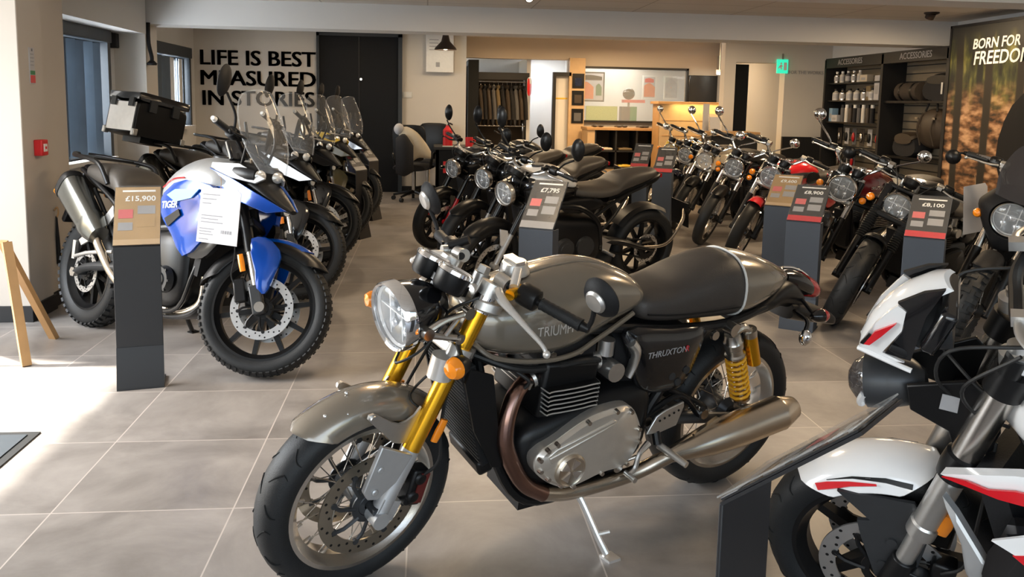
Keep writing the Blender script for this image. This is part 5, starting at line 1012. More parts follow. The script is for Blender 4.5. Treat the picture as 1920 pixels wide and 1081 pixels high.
    add_tubes(t, 'frame', [([(1.10, 0.02, 0.80), (1.06, 0.05, 0.60), (1.00, 0.10, 0.34), (0.90, 0.12, 0.21), (0.72, 0.12, 0.20), (0.56, 0.12, 0.24), (0.47, 0.11, 0.36)], 0.017), ([(1.12, 0.02, 0.85), (0.95, 0.05, 0.75), (0.62, 0.10, 0.74), (0.40, 0.115, 0.715), (0.15, 0.115, 0.705), (-0.05, 0.09, 0.73)], 0.016), ([(0.47, 0.115, 0.40), (0.42, 0.122, 0.50), (0.27, 0.125, 0.70)], 0.018), ([(0.46, 0.125, 0.42), (0.33, 0.13, 0.47), (0.21, 0.13, 0.36)], 0.011), ([(0.38, 0.125, 0.50), (0.26, 0.13, 0.44), (0.20, 0.13, 0.40)], 0.009)], 'black_satin')
    obj('frame_bolts', MB().add(hexbolt((0.22, 0.128, 0.675), (0, 1, 0), 0.018, 0.012)).add(hexbolt((0.46, 0.125, 0.40), (0, 1, 0), 0.02, 0.012)).add(hexbolt((0.215, 0.135, 0.385), (0, 1, 0), 0.02, 0.014)), 'steel', t)
    obj('airbox', MB().add(sl([(0.62, 0.55, 0.72, 0.11, 0.5, 4), (0.45, 0.48, 0.72, 0.12, 0.5, 4), (0.30, 0.50, 0.70, 0.11, 0.5, 4)], 20, 4)), 'black_matt', t); obj('wiring_loom', MB().add(tube([(1.10, 0.05, 0.70), (1.0, 0.11, 0.67), (0.9, 0.12, 0.655), (0.75, 0.125, 0.66), (0.66, 0.11, 0.64)], 0.012)).add(tube([(0.99, 0.11, 0.66), (0.95, 0.135, 0.63), (0.96, 0.125, 0.60)], 0.006)), 'wire', t)
    for s in (1, -1):
        fp = obj('footrest_plate', MB().add(plate([(0.488, s * 0.165, 0.375), (0.455, s * 0.165, 0.435), (0.42, s * 0.165, 0.452), (0.345, s * 0.165, 0.47), (0.34, s * 0.165, 0.452), (0.362, s * 0.165, 0.385), (0.43, s * 0.165, 0.372)], 0.009)), 'alloy', t, bevel=0.003)
        m = MB()
        for k in range(5): m += cyl((0.44 - 0.019 * k, s * 0.166, 0.418 + 0.006 * k), (0.44 - 0.019 * k, s * 0.1715, 0.418 + 0.006 * k), 0.0042, n=8)
        obj('plate_holes', m, 'black_satin', fp)
        obj('footrest', MB().add(cyl((0.432, s * 0.175, 0.33), (0.405, s * 0.285, 0.315), 0.013, 0.011)), 'alloy', fp); obj('footrest_arm', MB().add(tube([(0.44, s * 0.15, 0.385), (0.44, s * 0.175, 0.335)], 0.016)), 'black_satin', fp)
    m = MB(); m += tube([(0.575, 0.205, 0.27), (0.545, 0.2, 0.285), (0.53, 0.195, 0.33), (0.485, 0.18, 0.35)], [0.008, 0.009, 0.008, 0.012], 8, 4); m += cyl((0.572, 0.19, 0.27), (0.572, 0.24, 0.27), 0.009); obj('gear_lever', m, 'alloy', t)
    obj('gear_linkage', MB().add(cyl((0.53, 0.19, 0.32), (0.60, 0.165, 0.29), 0.006)).add(cyl((0.60, 0.15, 0.29), (0.60, 0.185, 0.29), 0.018)), 'steel', t)
    m = MB(); m += tube([(0.735, 0.12, 0.235), (0.715, 0.17, 0.185), (0.69, 0.235, 0.10), (0.676, 0.275, 0.056)], [0.016, 0.012, 0.011, 0.012], 10, 3); m += box((0.672, 0.29, 0.051), (0.045, 0.05, 0.012), rot('X', 10)); m += tube([(0.693, 0.235, 0.105), (0.655, 0.25, 0.115)], 0.007, 8, 1); obj('side_stand', m, 'alloy_bright', t)
    return t
# ------------------------------------------------------------ adventure motorcycle (right side shown), built once and copied
def sheet(rows, n=12, th=0.004):
    """curved sheet: rows of (x, z, halfwidth, sweep back at the edge)"""
    R = [tuple(q) for q in rows]; out = []
    P = cat([(a, b, c) for a, b, c, d in R], 4); S = cat([(d, 0, 0) for a, b, c, d in R], 4)
    for i, (p, s) in enumerate(zip(P, S)):
        f = []; g = []
        for j in range(n + 1):
            u = -1 + 2 * j / n; x = p[0] - s[0] * u * u; f.append(Vector((x, p[2] * u, p[1]))); g.append(Vector((x - th, p[2] * u * 0.985, p[1] - th * 0.3)))
        out.append(f + g[::-1])
    return loft(out)
def tall_pts(pts, y0, k=0.0):
    return [(p[0], y0 if len(p) < 3 else p[2], p[1]) for p in pts]
def adventure_bike(name, label, X, Y, hd, lean, ang, paint, detail=True, group=None):
    t = bike(name, label, X, Y, hd, lean, group); wb = 1.557; rake = 24.0; T = steer_mat(wb, rake, 0.12, ang); tk = math.tan(rad(rake))
    F = lambda z: Vector((wb + 0.0 - (z - 0.335) * tk, 0, z))
    wheel(t, 'front_wheel', T, (wb, 0, 0.335), 0.335, 0.112, 0.256, 'cast', 'black_satin', [(0.078, 0.158), (-0.078, 0.158)], 'mild', dm='disc_bright', nsp=10)
    wheel(t, 'rear_wheel', None, (0, 0, 0.333), 0.333, 0.152, 0.228, 'cast', 'black_satin', [(-0.07, 0.125)], 'knob', dm='disc_bright', nsp=10)
    for s in (1, -1):
        o = Vector((0, s * 0.105, 0)); fk = obj('fork_tube', MB(T).add(cyl(F(0.60) + o, F(0.98) + o, 0.029, n=18)), 'black_satin', t)
        obj('fork_lower', MB(T).add(cyl(F(0.33) + o, F(0.62) + o, 0.023, 0.024, 16)).add(cyl(F(0.335) + Vector((0, s * 0.075, 0)), F(0.335) + Vector((0, s * 0.135, 0)), 0.026)), 'steel', fk)
        obj('fork_foot', MB(T).add(box(F(0.37) + o + Vector((-0.01, 0, 0)), (0.06, 0.05, 0.15), rot('Y', -24))), 'graphite', fk, bevel=0.008)
        obj('fender_side', MB(T).add(dome(smooth_loop([(1.43, s * 0.125, 0.665), (1.50, s * 0.125, 0.685), (1.56, s * 0.125, 0.655), (1.60, s * 0.125, 0.60), (1.585, s * 0.125, 0.47), (1.565, s * 0.125, 0.405), (1.52, s * 0.125, 0.41), (1.49, s * 0.125, 0.50), (1.44, s * 0.125, 0.60)], 2), 0.02, 0.014, (0, s, 0))), paint, t, label='coloured fender side panel')
        m = MB(T); m += box((1.435, s * 0.095, 0.40), (0.06, 0.05, 0.12), rot('Y', -20)); obj('brake_caliper', m, 'black_satin', t, bevel=0.008)
        obj('reflector', MB(T).add(sl([(-0.045, -0.014, 0.014, 0.006), (0, -0.016, 0.016, 0.008), (0.045, -0.014, 0.014, 0.006)], 10, 2), M=axmat((1.415, s * 0.128, 0.535), (-0.4, 0, 0.9))), 'orange_lens', t)
        cables(t, T, [[(1.33, s * 0.1, 0.72), (1.37, s * 0.12, 0.56), (1.38, s * 0.12, 0.46), (1.43, s * 0.11, 0.40)]])
    fender(t, 'front_fender', T, (wb, 0, 0.335), 0.368, 0.07, 0.075, 42, 170, 'black_satin', tip=0.12)
    fender(t, 'fender_top', T, (wb, 0, 0.335), 0.374, 0.05, 0.062, 62, 112, paint, tip=0.25)
    m = MB(T); m += box(F(0.92), (0.09, 0.24, 0.04), rot('Y', -24)); m += box(F(0.74), (0.09, 0.24, 0.05), rot('Y', -24)); obj('yoke', m, 'black_satin', t, bevel=0.01)
    # engine, frame, exhaust
    m = MB(); m.add(sl([(0.62, 0.30, 0.58, 0.15, 0.5, 5), (0.68, 0.26, 0.66, 0.19, 0.5, 4.5), (0.95, 0.25, 0.70, 0.20, 0.5, 4.5), (1.06, 0.30, 0.66, 0.17, 0.5, 5), (1.10, 0.38, 0.60, 0.14, 0.5, 5)], 24, 4)); e = obj('engine_block', m, 'black_satin', t)
    for s in (1, -1):
        m = MB(); m += cyl((0.98, s * 0.19, 0.42), (0.98, s * 0.225, 0.42), 0.075, 0.065, 24); m += cyl((0.98, s * 0.225, 0.42), (0.98, s * 0.232, 0.42), 0.04, 0.038, 20); m += cyl((0.82, s * 0.19, 0.40), (0.82, s * 0.215, 0.40), 0.085, 0.075, 24)
        for k in range(7): a = 2 * PI * k / 7; m += hexbolt((0.98 + 0.066 * math.cos(a), s * 0.212, 0.42 + 0.066 * math.sin(a)), (0, s, 0), 0.008, 0.012)
        obj('engine_cover', m, 'graphite', e)
    for y in (-0.09, -0.02, 0.05): obj('header_pipe', MB().add(tube([(1.08, y, 0.60), (1.155, y, 0.54), (1.175, y, 0.42), (1.14, y * 0.9, 0.31), (1.02, y * 0.6 - 0.04, 0.245), (0.85, -0.06, 0.235)], 0.021, 12, 5)), 'steel_warm', t)
    obj('link_pipe', MB().add(tube([(0.85, -0.06, 0.235), (0.62, -0.10, 0.25), (0.45, -0.155, 0.36), (0.335, -0.185, 0.50), (0.28, -0.195, 0.58)], 0.026, 12, 5)), 'steel_warm', t)
    a, b = Vector((0.30, -0.20, 0.60)), Vector((-0.045, -0.20, 0.86)); L = (b - a).length; M_ = axmat(a, b - a)
    def rr(x, hw, hh): return sl([(x, -hh, hh, hw)] , 4, 1)
    m = MB(); m.add(sl([(-0.02, -0.03, 0.03, 0.03, 0.5, 2.6), (0.03, -0.055, 0.055, 0.05, 0.5, 2.6), (0.08, -0.085, 0.075, 0.06, 0.5, 2.8), (L - 0.05, -0.10, 0.085, 0.066, 0.5, 3), (L, -0.095, 0.08, 0.06, 0.5, 3)], 28, 5), M=M_); mu = obj('muffler', m, 'titanium', t, smooth=50)
    obj('muffler_cap', MB().add(sl([(L - 0.03, -0.103, 0.088, 0.069, 0.5, 3), (L + 0.012, -0.10, 0.085, 0.066, 0.5, 3), (L + 0.03, -0.07, 0.06, 0.05, 0.5, 3)], 24, 3), M=M_), 'black_satin', mu); obj('muffler_sleeve', MB().add(sl([(-0.03, -0.06, 0.06, 0.05, 0.5, 2.6), (0.05, -0.088, 0.08, 0.066, 0.5, 2.8), (0.1, -0.092, 0.083, 0.066, 0.5, 2.9)], 24, 3), M=M_), 'titanium', mu)
    m = MB(); m += tube([(0.55, -0.12, 0.42), (0.35, -0.135, 0.41), (0.15, -0.14, 0.38), (0.0, -0.12, 0.335)], [0.05, 0.05, 0.04, 0.034], 12, 4, flat=0.6); m += tube([(0.55, 0.12, 0.42), (0.35, 0.135, 0.41), (0.15, 0.13, 0.36), (0.0, 0.10, 0.333)], [0.05, 0.05, 0.055, 0.06], 12, 4, flat=0.6); m += cyl((0, -0.13, 0.333), (0, 0.14, 0.333), 0.022); obj('swingarm', m, 'graphite', t)
    obj('axle_nut', MB().add(cyl((0, -0.13, 0.333), (0, -0.155, 0.333), 0.03, n=6)), 'steel', t)
    add_tubes(t, 'frame', [([(1.25, 0.03, 0.86), (1.10, 0.12, 0.72), (0.85, 0.17, 0.68), (0.60, 0.16, 0.60), (0.56, 0.15, 0.40)], 0.02), ([(0.60, 0.15, 0.62), (0.35, 0.14, 0.78), (0.05, 0.12, 0.90), (-0.10, 0.10, 0.95)], 0.015), ([(0.56, 0.14, 0.42), (0.36, 0.145, 0.62), (0.10, 0.125, 0.84)], 0.013), ([(1.22, 0.04, 0.78), (1.16, 0.14, 0.50), (1.06, 0.15, 0.28), (0.80, 0.14, 0.22)], 0.013)], 'black_satin')
    obj('passenger_hanger', MB().add(plate([(0.40, -0.15, 0.72), (0.30, -0.155, 0.60), (0.08, -0.155, 0.50), (0.05, -0.155, 0.53), (0.26, -0.155, 0.66), (0.36, -0.15, 0.76)], 0.012)).add(tube([(0.42, -0.16, 0.50), (0.20, -0.17, 0.47), (0.03, -0.165, 0.43)], 0.012)).add(box((0.03, -0.165, 0.47), (0.03, 0.02, 0.11))), 'alloy', t)
    obj('skid_plate', MB().add(sl([(0.68, 0.20, 0.225, 0.13, 0.5, 4), (0.95, 0.195, 0.225, 0.14, 0.5, 4), (1.12, 0.23, 0.27, 0.13, 0.5, 4), (1.20, 0.30, 0.345, 0.11, 0.5, 4)], 16, 4)), 'black_satin', t)
    for s in (1, -1): obj('footrest', MB().add(cyl((0.60, s * 0.15, 0.33), (0.60, s * 0.27, 0.33), 0.014)).add(plate([(0.55, s * 0.15, 0.30), (0.66, s * 0.15, 0.32), (0.58, s * 0.15, 0.48), (0.52, s * 0.15, 0.46)], 0.01)), 'black_satin', t)
    # tank and bodywork
    tkm = obj('fuel_tank', MB().add(sl([(0.74, 0.83, 0.91, 0.10, 0.4, 2.4), (0.80, 0.81, 0.97, 0.135, 0.4, 2.4), (0.90, 0.80, 1.03, 0.17, 0.42, 2.4), (1.02, 0.80, 1.075, 0.20, 0.42, 2.4), (1.14, 0.80, 1.09, 0.22, 0.42, 2.5), (1.26, 0.82, 1.07, 0.20, 0.45, 2.6), (1.34, 0.86, 1.03, 0.14, 0.5, 2.6), (1.38, 0.90, 0.99, 0.06, 0.5, 2.4)], 36, 6)), 'silver_paint' if paint != 'white_paint' else 'white_paint', t, smooth=60)
    obj('filler_cap', MB(axmat((1.10, 0, 1.075), (0.05, 0, 1))).add(lathe([(0, 0.05), (0.02, 0.05), (0.026, 0.045), (0.026, 0)], 24, 'x')), 'graphite', tkm)
    obj('tank_line', MB().add(tube([(0.80, -0.138, 0.90), (0.95, -0.183, 0.95), (1.10, -0.222, 0.965)], 0.004, 6, 4)), 'red_paint', tkm)
    for s in (1, -1):
        f_ = (0, s, 0)
        p1 = obj('side_fairing', MB().add(dome(smooth_loop([(0.88, s * 0.21, 0.80), (1.02, s * 0.225, 0.93), (1.22, s * 0.225, 0.955), (1.37, s * 0.20, 0.90), (1.36, s * 0.21, 0.74), (1.27, s * 0.22, 0.64), (1.14, s * 0.215, 0.56), (1.02, s * 0.21, 0.66)], 2), 0.03, 0.013, f_, 0.86)), paint, t, smooth=40)
        obj('fairing_flash', MB().add(plate([(0.985, s * 0.233, 0.865), (1.06, s * 0.238, 0.90), (1.26, s * 0.238, 0.915), (1.20, s * 0.238, 0.865), (1.07, s * 0.238, 0.835)], 0.008)), 'cyan_paint' if paint == 'blue_paint' else 'graphite', p1)
        obj('fairing_vent', MB().add(plate([(0.97, s * 0.224, 0.74), (1.10, s * 0.236, 0.80), (1.12, s * 0.236, 0.77), (1.01, s * 0.226, 0.70)], 0.006)), 'black_satin', p1)
        if paint == 'blue_paint': obj('fairing_lettering', MB().add(text_mesh('TIGER', 0.05, basis((1.02, s * 0.2385, 0.815), (-s, 0, -s * 0.12), (0, 0, 1)), 0.0012, shear=0.2, bold=0.001)), 'white_ink', p1, smooth=0)
        obj('lower_fairing', MB().add(dome(smooth_loop([(1.16, s * 0.20, 0.575), (1.28, s * 0.205, 0.65), (1.37, s * 0.19, 0.76), (1.42, s * 0.17, 0.72), (1.35, s * 0.19, 0.62), (1.27, s * 0.19, 0.565), (1.19, s * 0.195, 0.555)], 2), 0.03, 0.006, f_)), 'black_satin', t)
        # beak blade
        ps = [Vector((1.20, s * 0.165, 1.005)), Vector((1.235, s * 0.17, 1.03)), Vector((1.40, s * 0.155, 0.985)), Vector((1.58, s * 0.09, 0.905)), Vector((1.69, s * 0.035, 0.85)), Vector((1.60, s * 0.085, 0.83)), Vector((1.40, s * 0.15, 0.885)), Vector((1.28, s * 0.175, 0.945))]
        obj('beak_side', MB().add(plate(ps, 0.014, (0.35, s, 0.15))), paint, t, bevel=0.004)
        obj('cowl_side', MB().add(plate([(1.22, s * 0.15, 1.06), (1.40, s * 0.12, 1.065), (1.54, s * 0.06, 1.0), (1.50, s * 0.09, 0.97), (1.36, s * 0.15, 0.99), (1.24, s * 0.17, 1.02)], 0.012, (0.3, s, 0.3))), 'silver_paint', t, bevel=0.003)
        m = MB(); m += box((1.42, s * 0.17, 0.835), (0.06, 0.06, 0.05)); ind = obj('fog_lamp', m, 'black_satin', t, bevel=0.012); obj('lens', MB().add(cyl((1.45, s * 0.17, 0.835), (1.457, s * 0.17, 0.835), 0.02)), 'lamp_reflector', ind)
    obj('beak_top', MB().add(sl([(1.36, 0.955, 1.03, 0.10, 0.5, 2.5), (1.50, 0.90, 0.98, 0.085, 0.5, 2.5), (1.62, 0.85, 0.905, 0.055, 0.5, 2.4), (1.70, 0.835, 0.855, 0.02, 0.5, 2.2)], 18, 4)), 'black_satin', t)
    hl = obj('headlight', MB().add(sl([(1.32, 0.95, 1.08, 0.13, 0.5, 3), (1.42, 0.955, 1.07, 0.125, 0.5, 3), (1.49, 0.965, 1.055, 0.10, 0.5, 3)], 20, 4)), 'black_satin', t)
    for s in (1, -1): obj('headlight_lens', MB().add(ell((1.47, s * 0.055, 1.012), (0.035, 0.045, 0.036), 16, 10)), 'lamp_reflector', hl)
    obj('windscreen', MB().add(sheet([(1.60, 1.03, 0.08, 0.08), (1.57, 1.14, 0.135, 0.11), (1.51, 1.26, 0.15, 0.11), (1.44, 1.37, 0.13, 0.09), (1.40, 1.43, 0.095, 0.06), (1.385, 1.455, 0.04, 0.01)])), 'screen_glass', t, smooth=60)
    obj('screen_edge', MB().add(tube([(1.52, 0.08, 1.03), (1.46, 0.135, 1.14), (1.40, 0.15, 1.26), (1.35, 0.13, 1.37), (1.34, 0.095, 1.43), (1.375, 0.04, 1.455), (1.375, -0.04, 1.455), (1.34, -0.095, 1.43), (1.35, -0.13, 1.37), (1.40, -0.15, 1.26), (1.46, -0.135, 1.14), (1.52, -0.08, 1.03)], 0.0035, 6, 3)), 'lens_glass', t)
    obj('screen_bracket', MB().add(tube([(1.36, 0.08, 1.05), (1.40, 0.09, 1.18), (1.37, 0.09, 1.28)], 0.008)).add(tube([(1.36, -0.08, 1.05), (1.40, -0.09, 1.18), (1.37, -0.09, 1.28)], 0.008)), 'black_satin', t)
    obj('display', MB().add(box((1.26, 0, 1.13), (0.03, 0.19, 0.12), rot('Y', -30))), 'black_gloss', t, bevel=0.01)
    # seat, rack
    obj('seat', MB().add(sl([(0.80, 0.80, 0.865, 0.09, 0.4, 2.8), (0.72, 0.79, 0.875, 0.125, 0.4, 2.8), (0.58, 0.785, 0.868, 0.15, 0.4, 2.8), (0.44, 0.79, 0.885, 0.165, 0.4, 2.8), (0.385, 0.80, 0.945, 0.165, 0.4, 2.8), (0.32, 0.83, 0.985, 0.16, 0.4, 2.8), (0.16, 0.86, 1.0, 0.15, 0.4, 2.8), (0.02, 0.89, 1.0, 0.135, 0.4, 2.6), (-0.04, 0.92, 0.985, 0.10, 0.4, 2.6)], 32, 5)), 'vinyl_tan', t, smooth=60)
    obj('side_panel', MB().add(dome(smooth_loop(tall_pts([(0.72, 0.80), (0.50, 0.78), (0.36, 0.80), (0.38, 0.66), (0.52, 0.58), (0.66, 0.64)], -0.15), 2), 0.02, 0.015, (0, -1, 0))).add(flip(dome(smooth_loop(tall_pts([(0.72, 0.80), (0.50, 0.78), (0.36, 0.80), (0.38, 0.66), (0.52, 0.58), (0.66, 0.64)], -0.15), 2), 0.02, 0.015, (0, -1, 0)))), 'black_satin', t)
    obj('tail', MB().add(sl([(0.20, 0.80, 0.90, 0.11, 0.5, 3), (0.0, 0.85, 0.95, 0.10, 0.5, 3), (-0.15, 0.91, 0.985, 0.07, 0.5, 3)], 18, 3)), 'black_satin', t)
    obj('tail_lens', MB().add(box((-0.16, 0, 0.945), (0.02, 0.11, 0.05))), 'red_lens', t, bevel=0.008)
    m = MB()
    for s in (1, -1): m += tube([(0.30, s * 0.165, 0.88), (0.22, s * 0.18, 0.985), (0.10, s * 0.175, 1.015), (-0.12, s * 0.14, 1.03), (-0.26, s * 0.07, 1.04), (-0.29, s * 0.03, 1.04)], [0.013, 0.014, 0.013, 0.013, 0.015, 0.015], 10, 4)
    m += plate([(0.06, 0.13, 1.02), (-0.22, 0.09, 1.035), (-0.22, -0.09, 1.035), (0.06, -0.13, 1.02)], 0.012, (0, 0, 1)); obj('luggage_rack', m, 'black_satin', t)
    obj('rear_mudguard', MB().add(plate([(-0.14, 0, 0.93), (-0.20, 0, 0.92), (-0.36, 0, 0.62), (-0.33, 0, 0.60)], 0.13)), 'black_satin', t, bevel=0.01)
    for s in (1, -1): indicator(t, None, (-0.24, s * 0.16, 0.80), (-1, 0, 0), (-0.22, s * 0.05, 0.82), 0.024)
    # bars
    m = MB(T); m += tube([(1.20, 0.42, 1.165), (1.245, 0.24, 1.155), (1.28, 0.12, 1.10), (1.28, 0, 1.09), (1.28, -0.12, 1.10), (1.245, -0.24, 1.155), (1.20, -0.42, 1.165)], 0.012, 10, 5); obj('handlebar', m, 'black_satin', t)
    m = MB(T); m += box((1.285, 0.045, 1.05), (0.04, 0.04, 0.09)); m += box((1.285, -0.045, 1.05), (0.04, 0.04, 0.09)); obj('bar_riser', m, 'alloy', t, bevel=0.005)
    for s in (1, -1):
        grip_set(t, T, (1.25, s * 0.22, 1.157), (1.20, s * 0.42, 1.165), s, levm='black_satin', lev=[Vector((1.30, s * 0.21, 1.15)), Vector((1.315, s * 0.27, 1.14)), Vector((1.285, s * 0.36, 1.135)), Vector((1.28, s * 0.39, 1.132))], chrome_perch=False, end='plastic_white')
        mirror(t, T, (1.20, s * 0.44, 1.365), (-0.98, -s * 0.15, 0), (0.055, 0.085), [(1.25, s * 0.26, 1.17), (1.255, s * 0.32, 1.24), (1.225, s * 0.42, 1.31)], 'black_matt')
    cables(t, T, [[(1.28, 0.15, 1.12), (1.40, 0.12, 1.05), (1.36, 0.05, 0.90)], [(1.28, -0.15, 1.12), (1.40, -0.12, 1.05), (1.36, -0.05, 0.90)]])
    obj('radiator', MB().add(box((1.20, 0, 0.62), (0.05, 0.30, 0.32), rot('Y', 12))), 'black_matt', t)
    obj('side_stand', MB().add(tube([(0.70, 0.13, 0.25), (0.66, 0.2, 0.14), (0.62, 0.275, 0.048)], 0.013)).add(box((0.615, 0.285, 0.045), (0.05, 0.05, 0.012), rot('X', 9))), 'black_satin', t)
    return t

# ------------------------------------------------------------ roadster
def roadster(name, label, X, Y, hd, lean, ang, accent, group=None, lamp=None):
    t = bike(name, label, X, Y, hd, lean, group); wb = 1.40; rake = 25; T = steer_mat(wb, rake, 0.107, ang); tk = math.tan(rad(rake))
    F = lambda z: Vector((wb - 0.0 - (z - 0.30) * tk, 0, z))
    wheel(t, 'front_wheel', T, (wb, 0, 0.30), 0.30, 0.118, 0.222, 'cast', 'black_satin', [(0.075, 0.155), (-0.075, 0.155)], 'plain', nsp=10, dm='disc_bright')
    wheel(t, 'rear_wheel', None, (0, 0, 0.312), 0.312, 0.17, 0.222, 'cast', 'black_satin', [(0.085, 0.115)], 'plain', nsp=10, dm='disc_bright')
    fender(t, 'front_fender', T, (wb, 0, 0.30), 0.325, 0.055, 0.07, 45, 150, 'black_satin', tip=0.15)
    for s in (1, -1):
        o = Vector((0, s * 0.105, 0)); fk = obj('fork_tube', MB(T).add(cyl(F(0.53) + o, F(0.90) + o, 0.0275, n=18)), 'black_gloss', t); obj('fork_lower', MB(T).add(cyl(F(0.29) + o, F(0.55) + o, 0.0215, 0.0215, 16)).add(cyl(F(0.30) + Vector((0, s * 0.075, 0)), F(0.30) + Vector((0, s * 0.13, 0)), 0.024)), 'silver_paint', fk)
        obj('brake_caliper', MB(T).add(box((1.28, s * 0.085, 0.34), (0.05, 0.05, 0.11), rot('Y', -14))), 'black_satin', t, bevel=0.008)
        obj('fork_brace', MB(T).add(plate([(1.40, s * 0.10, 0.58), (1.33, s * 0.10, 0.56), (1.30, s * 0.10, 0.46), (1.37, s * 0.10, 0.45)], 0.012)), accent, t)
        indicator(t, T, (1.25, s * 0.20, 0.74), (1, 0, 0), (1.22, s * 0.11, 0.76), 0.018, lens='black_gloss')
    m = MB(T); m += box(F(0.88), (0.08, 0.25, 0.035), rot('Y', -24)); m += box(F(0.72), (0.08, 0.24, 0.045), rot('Y', -24)); obj('yoke', m, 'black_satin', t, bevel=0.01)
    headlight(t, T, (1.325, 0, 0.80), (1, 0, -0.16), 0.088, 0.13, 'black_gloss', 'steel')
    clock(t, T, (1.235, 0, 0.965), (-0.55, 0, 0.84), 0.068, 0.05, 'steel')
    m = MB(T); m += tube([(1.06, 0.385, 1.01), (1.10, 0.22, 1.02), (1.155, 0.11, 0.965), (1.16, 0, 0.955), (1.155, -0.11, 0.965), (1.10, -0.22, 1.02), (1.06, -0.385, 1.01)], 0.013, 10, 5); obj('handlebar', m, 'alloy', t)
    obj('bar_riser', MB(T).add(box((1.155, 0.05, 0.925), (0.04, 0.04, 0.07))).add(box((1.155, -0.05, 0.925), (0.04, 0.04, 0.07))), 'black_satin', t)
    for s in (1, -1):
        grip_set(t, T, (1.10, s * 0.19, 1.02), (1.06, s * 0.385, 1.01), s, levm='black_satin' if s < 0 else 'alloy', lev=[Vector((1.15, s * 0.19, 1.01)), Vector((1.165, s * 0.25, 1.0)), Vector((1.135, s * 0.33, 0.995)), Vector((1.135, s * 0.37, 0.99))], chrome_perch=False)
        mirror(t, T, (1.09, s * 0.385, 1.225), (-0.98, -s * 0.1, 0.08), (0.055, 0.08), [(1.09, s * 0.24, 1.03), (1.115, s * 0.31, 1.10), (1.105, s * 0.38, 1.15)], 'black_satin')
    cables(t, T, [[(1.14, 0.14, 1.0), (1.26, 0.10, 0.95), (1.22, 0.04, 0.80)], [(1.14, -0.14, 1.0), (1.26, -0.10, 0.95), (1.22, -0.04, 0.80)], [(1.20, 0.05, 0.72), (1.26, 0.1, 0.58), (1.28, 0.1, 0.42)]])
    tk_ = obj('fuel_tank', MB().add(sl([(1.20, 0.81, 0.86, 0.06, 0.5, 2.4), (1.17, 0.77, 0.915, 0.13, 0.5, 2.6), (1.08, 0.75, 0.96, 0.175, 0.45, 2.6), (0.96, 0.745, 0.975, 0.17, 0.45, 2.6), (0.86, 0.745, 0.955, 0.135, 0.45, 2.6), (0.76, 0.75, 0.90, 0.10, 0.45, 2.6), (0.70, 0.76, 0.845, 0.07, 0.45, 2.4)], 32, 6)), 'black_gloss', t, smooth=55)
    obj('tank_panel', MB().add(sl([(1.165, 0.88, 0.93, 0.08, 0.5, 2.2), (1.08, 0.85, 0.975, 0.178, 0.3, 2.4), (0.97, 0.84, 0.988, 0.175, 0.3, 2.4), (0.86, 0.83, 0.968, 0.142, 0.3, 2.4), (0.77, 0.82, 0.914, 0.106, 0.3, 2.4), (0.715, 0.82, 0.865, 0.06, 0.4, 2.2)], 28, 5)), accent, tk_, smooth=55)
    obj('filler_cap', MB(axmat((1.04, 0, 0.975), (0.05, 0, 1))).add(lathe([(0, 0.045), (0.014, 0.045), (0.018, 0.04), (0.018, 0)], 24, 'x')), 'graphite', tk_)
    for s in (1, -1):
        obj('tank_shroud', MB().add(dome([(1.22, s * 0.16, 0.84), (1.12, s * 0.185, 0.87), (0.98, s * 0.175, 0.80), (1.05, s * 0.175, 0.70), (1.18, s * 0.165, 0.72)], 0.03, 0.015, (0, s, 0))), 'black_satin', t)
        obj('side_panel', MB().add(dome(smooth_loop([(0.90, s * 0.14, 0.74), (0.62, s * 0.14, 0.76), (0.50, s * 0.13, 0.71), (0.62, s * 0.14, 0.66), (0.84, s * 0.145, 0.66)], 2), 0.03, 0.015, (0, s, 0))), 'black_satin', t)
        obj('footrest_plate', MB().add(plate([(0.50, s * 0.15, 0.46), (0.40, s * 0.15, 0.42), (0.42, s * 0.15, 0.34), (0.48, s * 0.15, 0.34)], 0.012)).add(cyl((0.47, s * 0.15, 0.35), (0.45, s * 0.26, 0.345), 0.012)), 'alloy', t)
    obj('seat', MB().add(sl([(0.74, 0.755, 0.835, 0.09, 0.4, 2.8), (0.66, 0.745, 0.835, 0.125, 0.4, 2.8), (0.52, 0.745, 0.832, 0.15, 0.4, 2.8), (0.40, 0.765, 0.85, 0.15, 0.4, 2.8), (0.33, 0.785, 0.905, 0.135, 0.4, 2.8), (0.22, 0.815, 0.93, 0.125, 0.4, 2.8), (0.06, 0.86, 0.945, 0.10, 0.4, 2.6), (-0.02, 0.89, 0.94, 0.06, 0.4, 2.4)], 30, 5)), 'vinyl_tan', t, smooth=60)
    obj('tail', MB().add(sl([(0.45, 0.70, 0.78, 0.11, 0.5, 3), (0.20, 0.76, 0.85, 0.105, 0.5, 3), (0.0, 0.83, 0.90, 0.085, 0.5, 3), (-0.07, 0.87, 0.91, 0.05, 0.5, 3)], 18, 3)), 'black_satin', t); obj('tail_lens', MB().add(box((-0.075, 0, 0.89), (0.02, 0.1, 0.03))), 'red_lens', t)
    m = MB(); m.add(sl([(0.50, 0.30, 0.55, 0.14, 0.5, 5), (0.56, 0.25, 0.60, 0.16, 0.5, 5), (0.82, 0.24, 0.62, 0.165, 0.5, 5), (0.96, 0.28, 0.64, 0.15, 0.5, 5), (1.02, 0.36, 0.62, 0.13, 0.5, 5)], 24, 4)); e = obj('engine_block', m, 'black_satin', t)
    for s in (1, -1): obj('engine_cover', MB().add(cyl((0.84, s * 0.15, 0.40), (0.84, s * 0.195, 0.40), 0.08, 0.07, 24)).add(cyl((0.66, s * 0.15, 0.40), (0.66, s * 0.185, 0.40), 0.085, 0.075, 24)).add(cyl((0.84, s * 0.195, 0.40), (0.84, s * 0.20, 0.40), 0.045, 0.043, 20)), 'graphite', e)
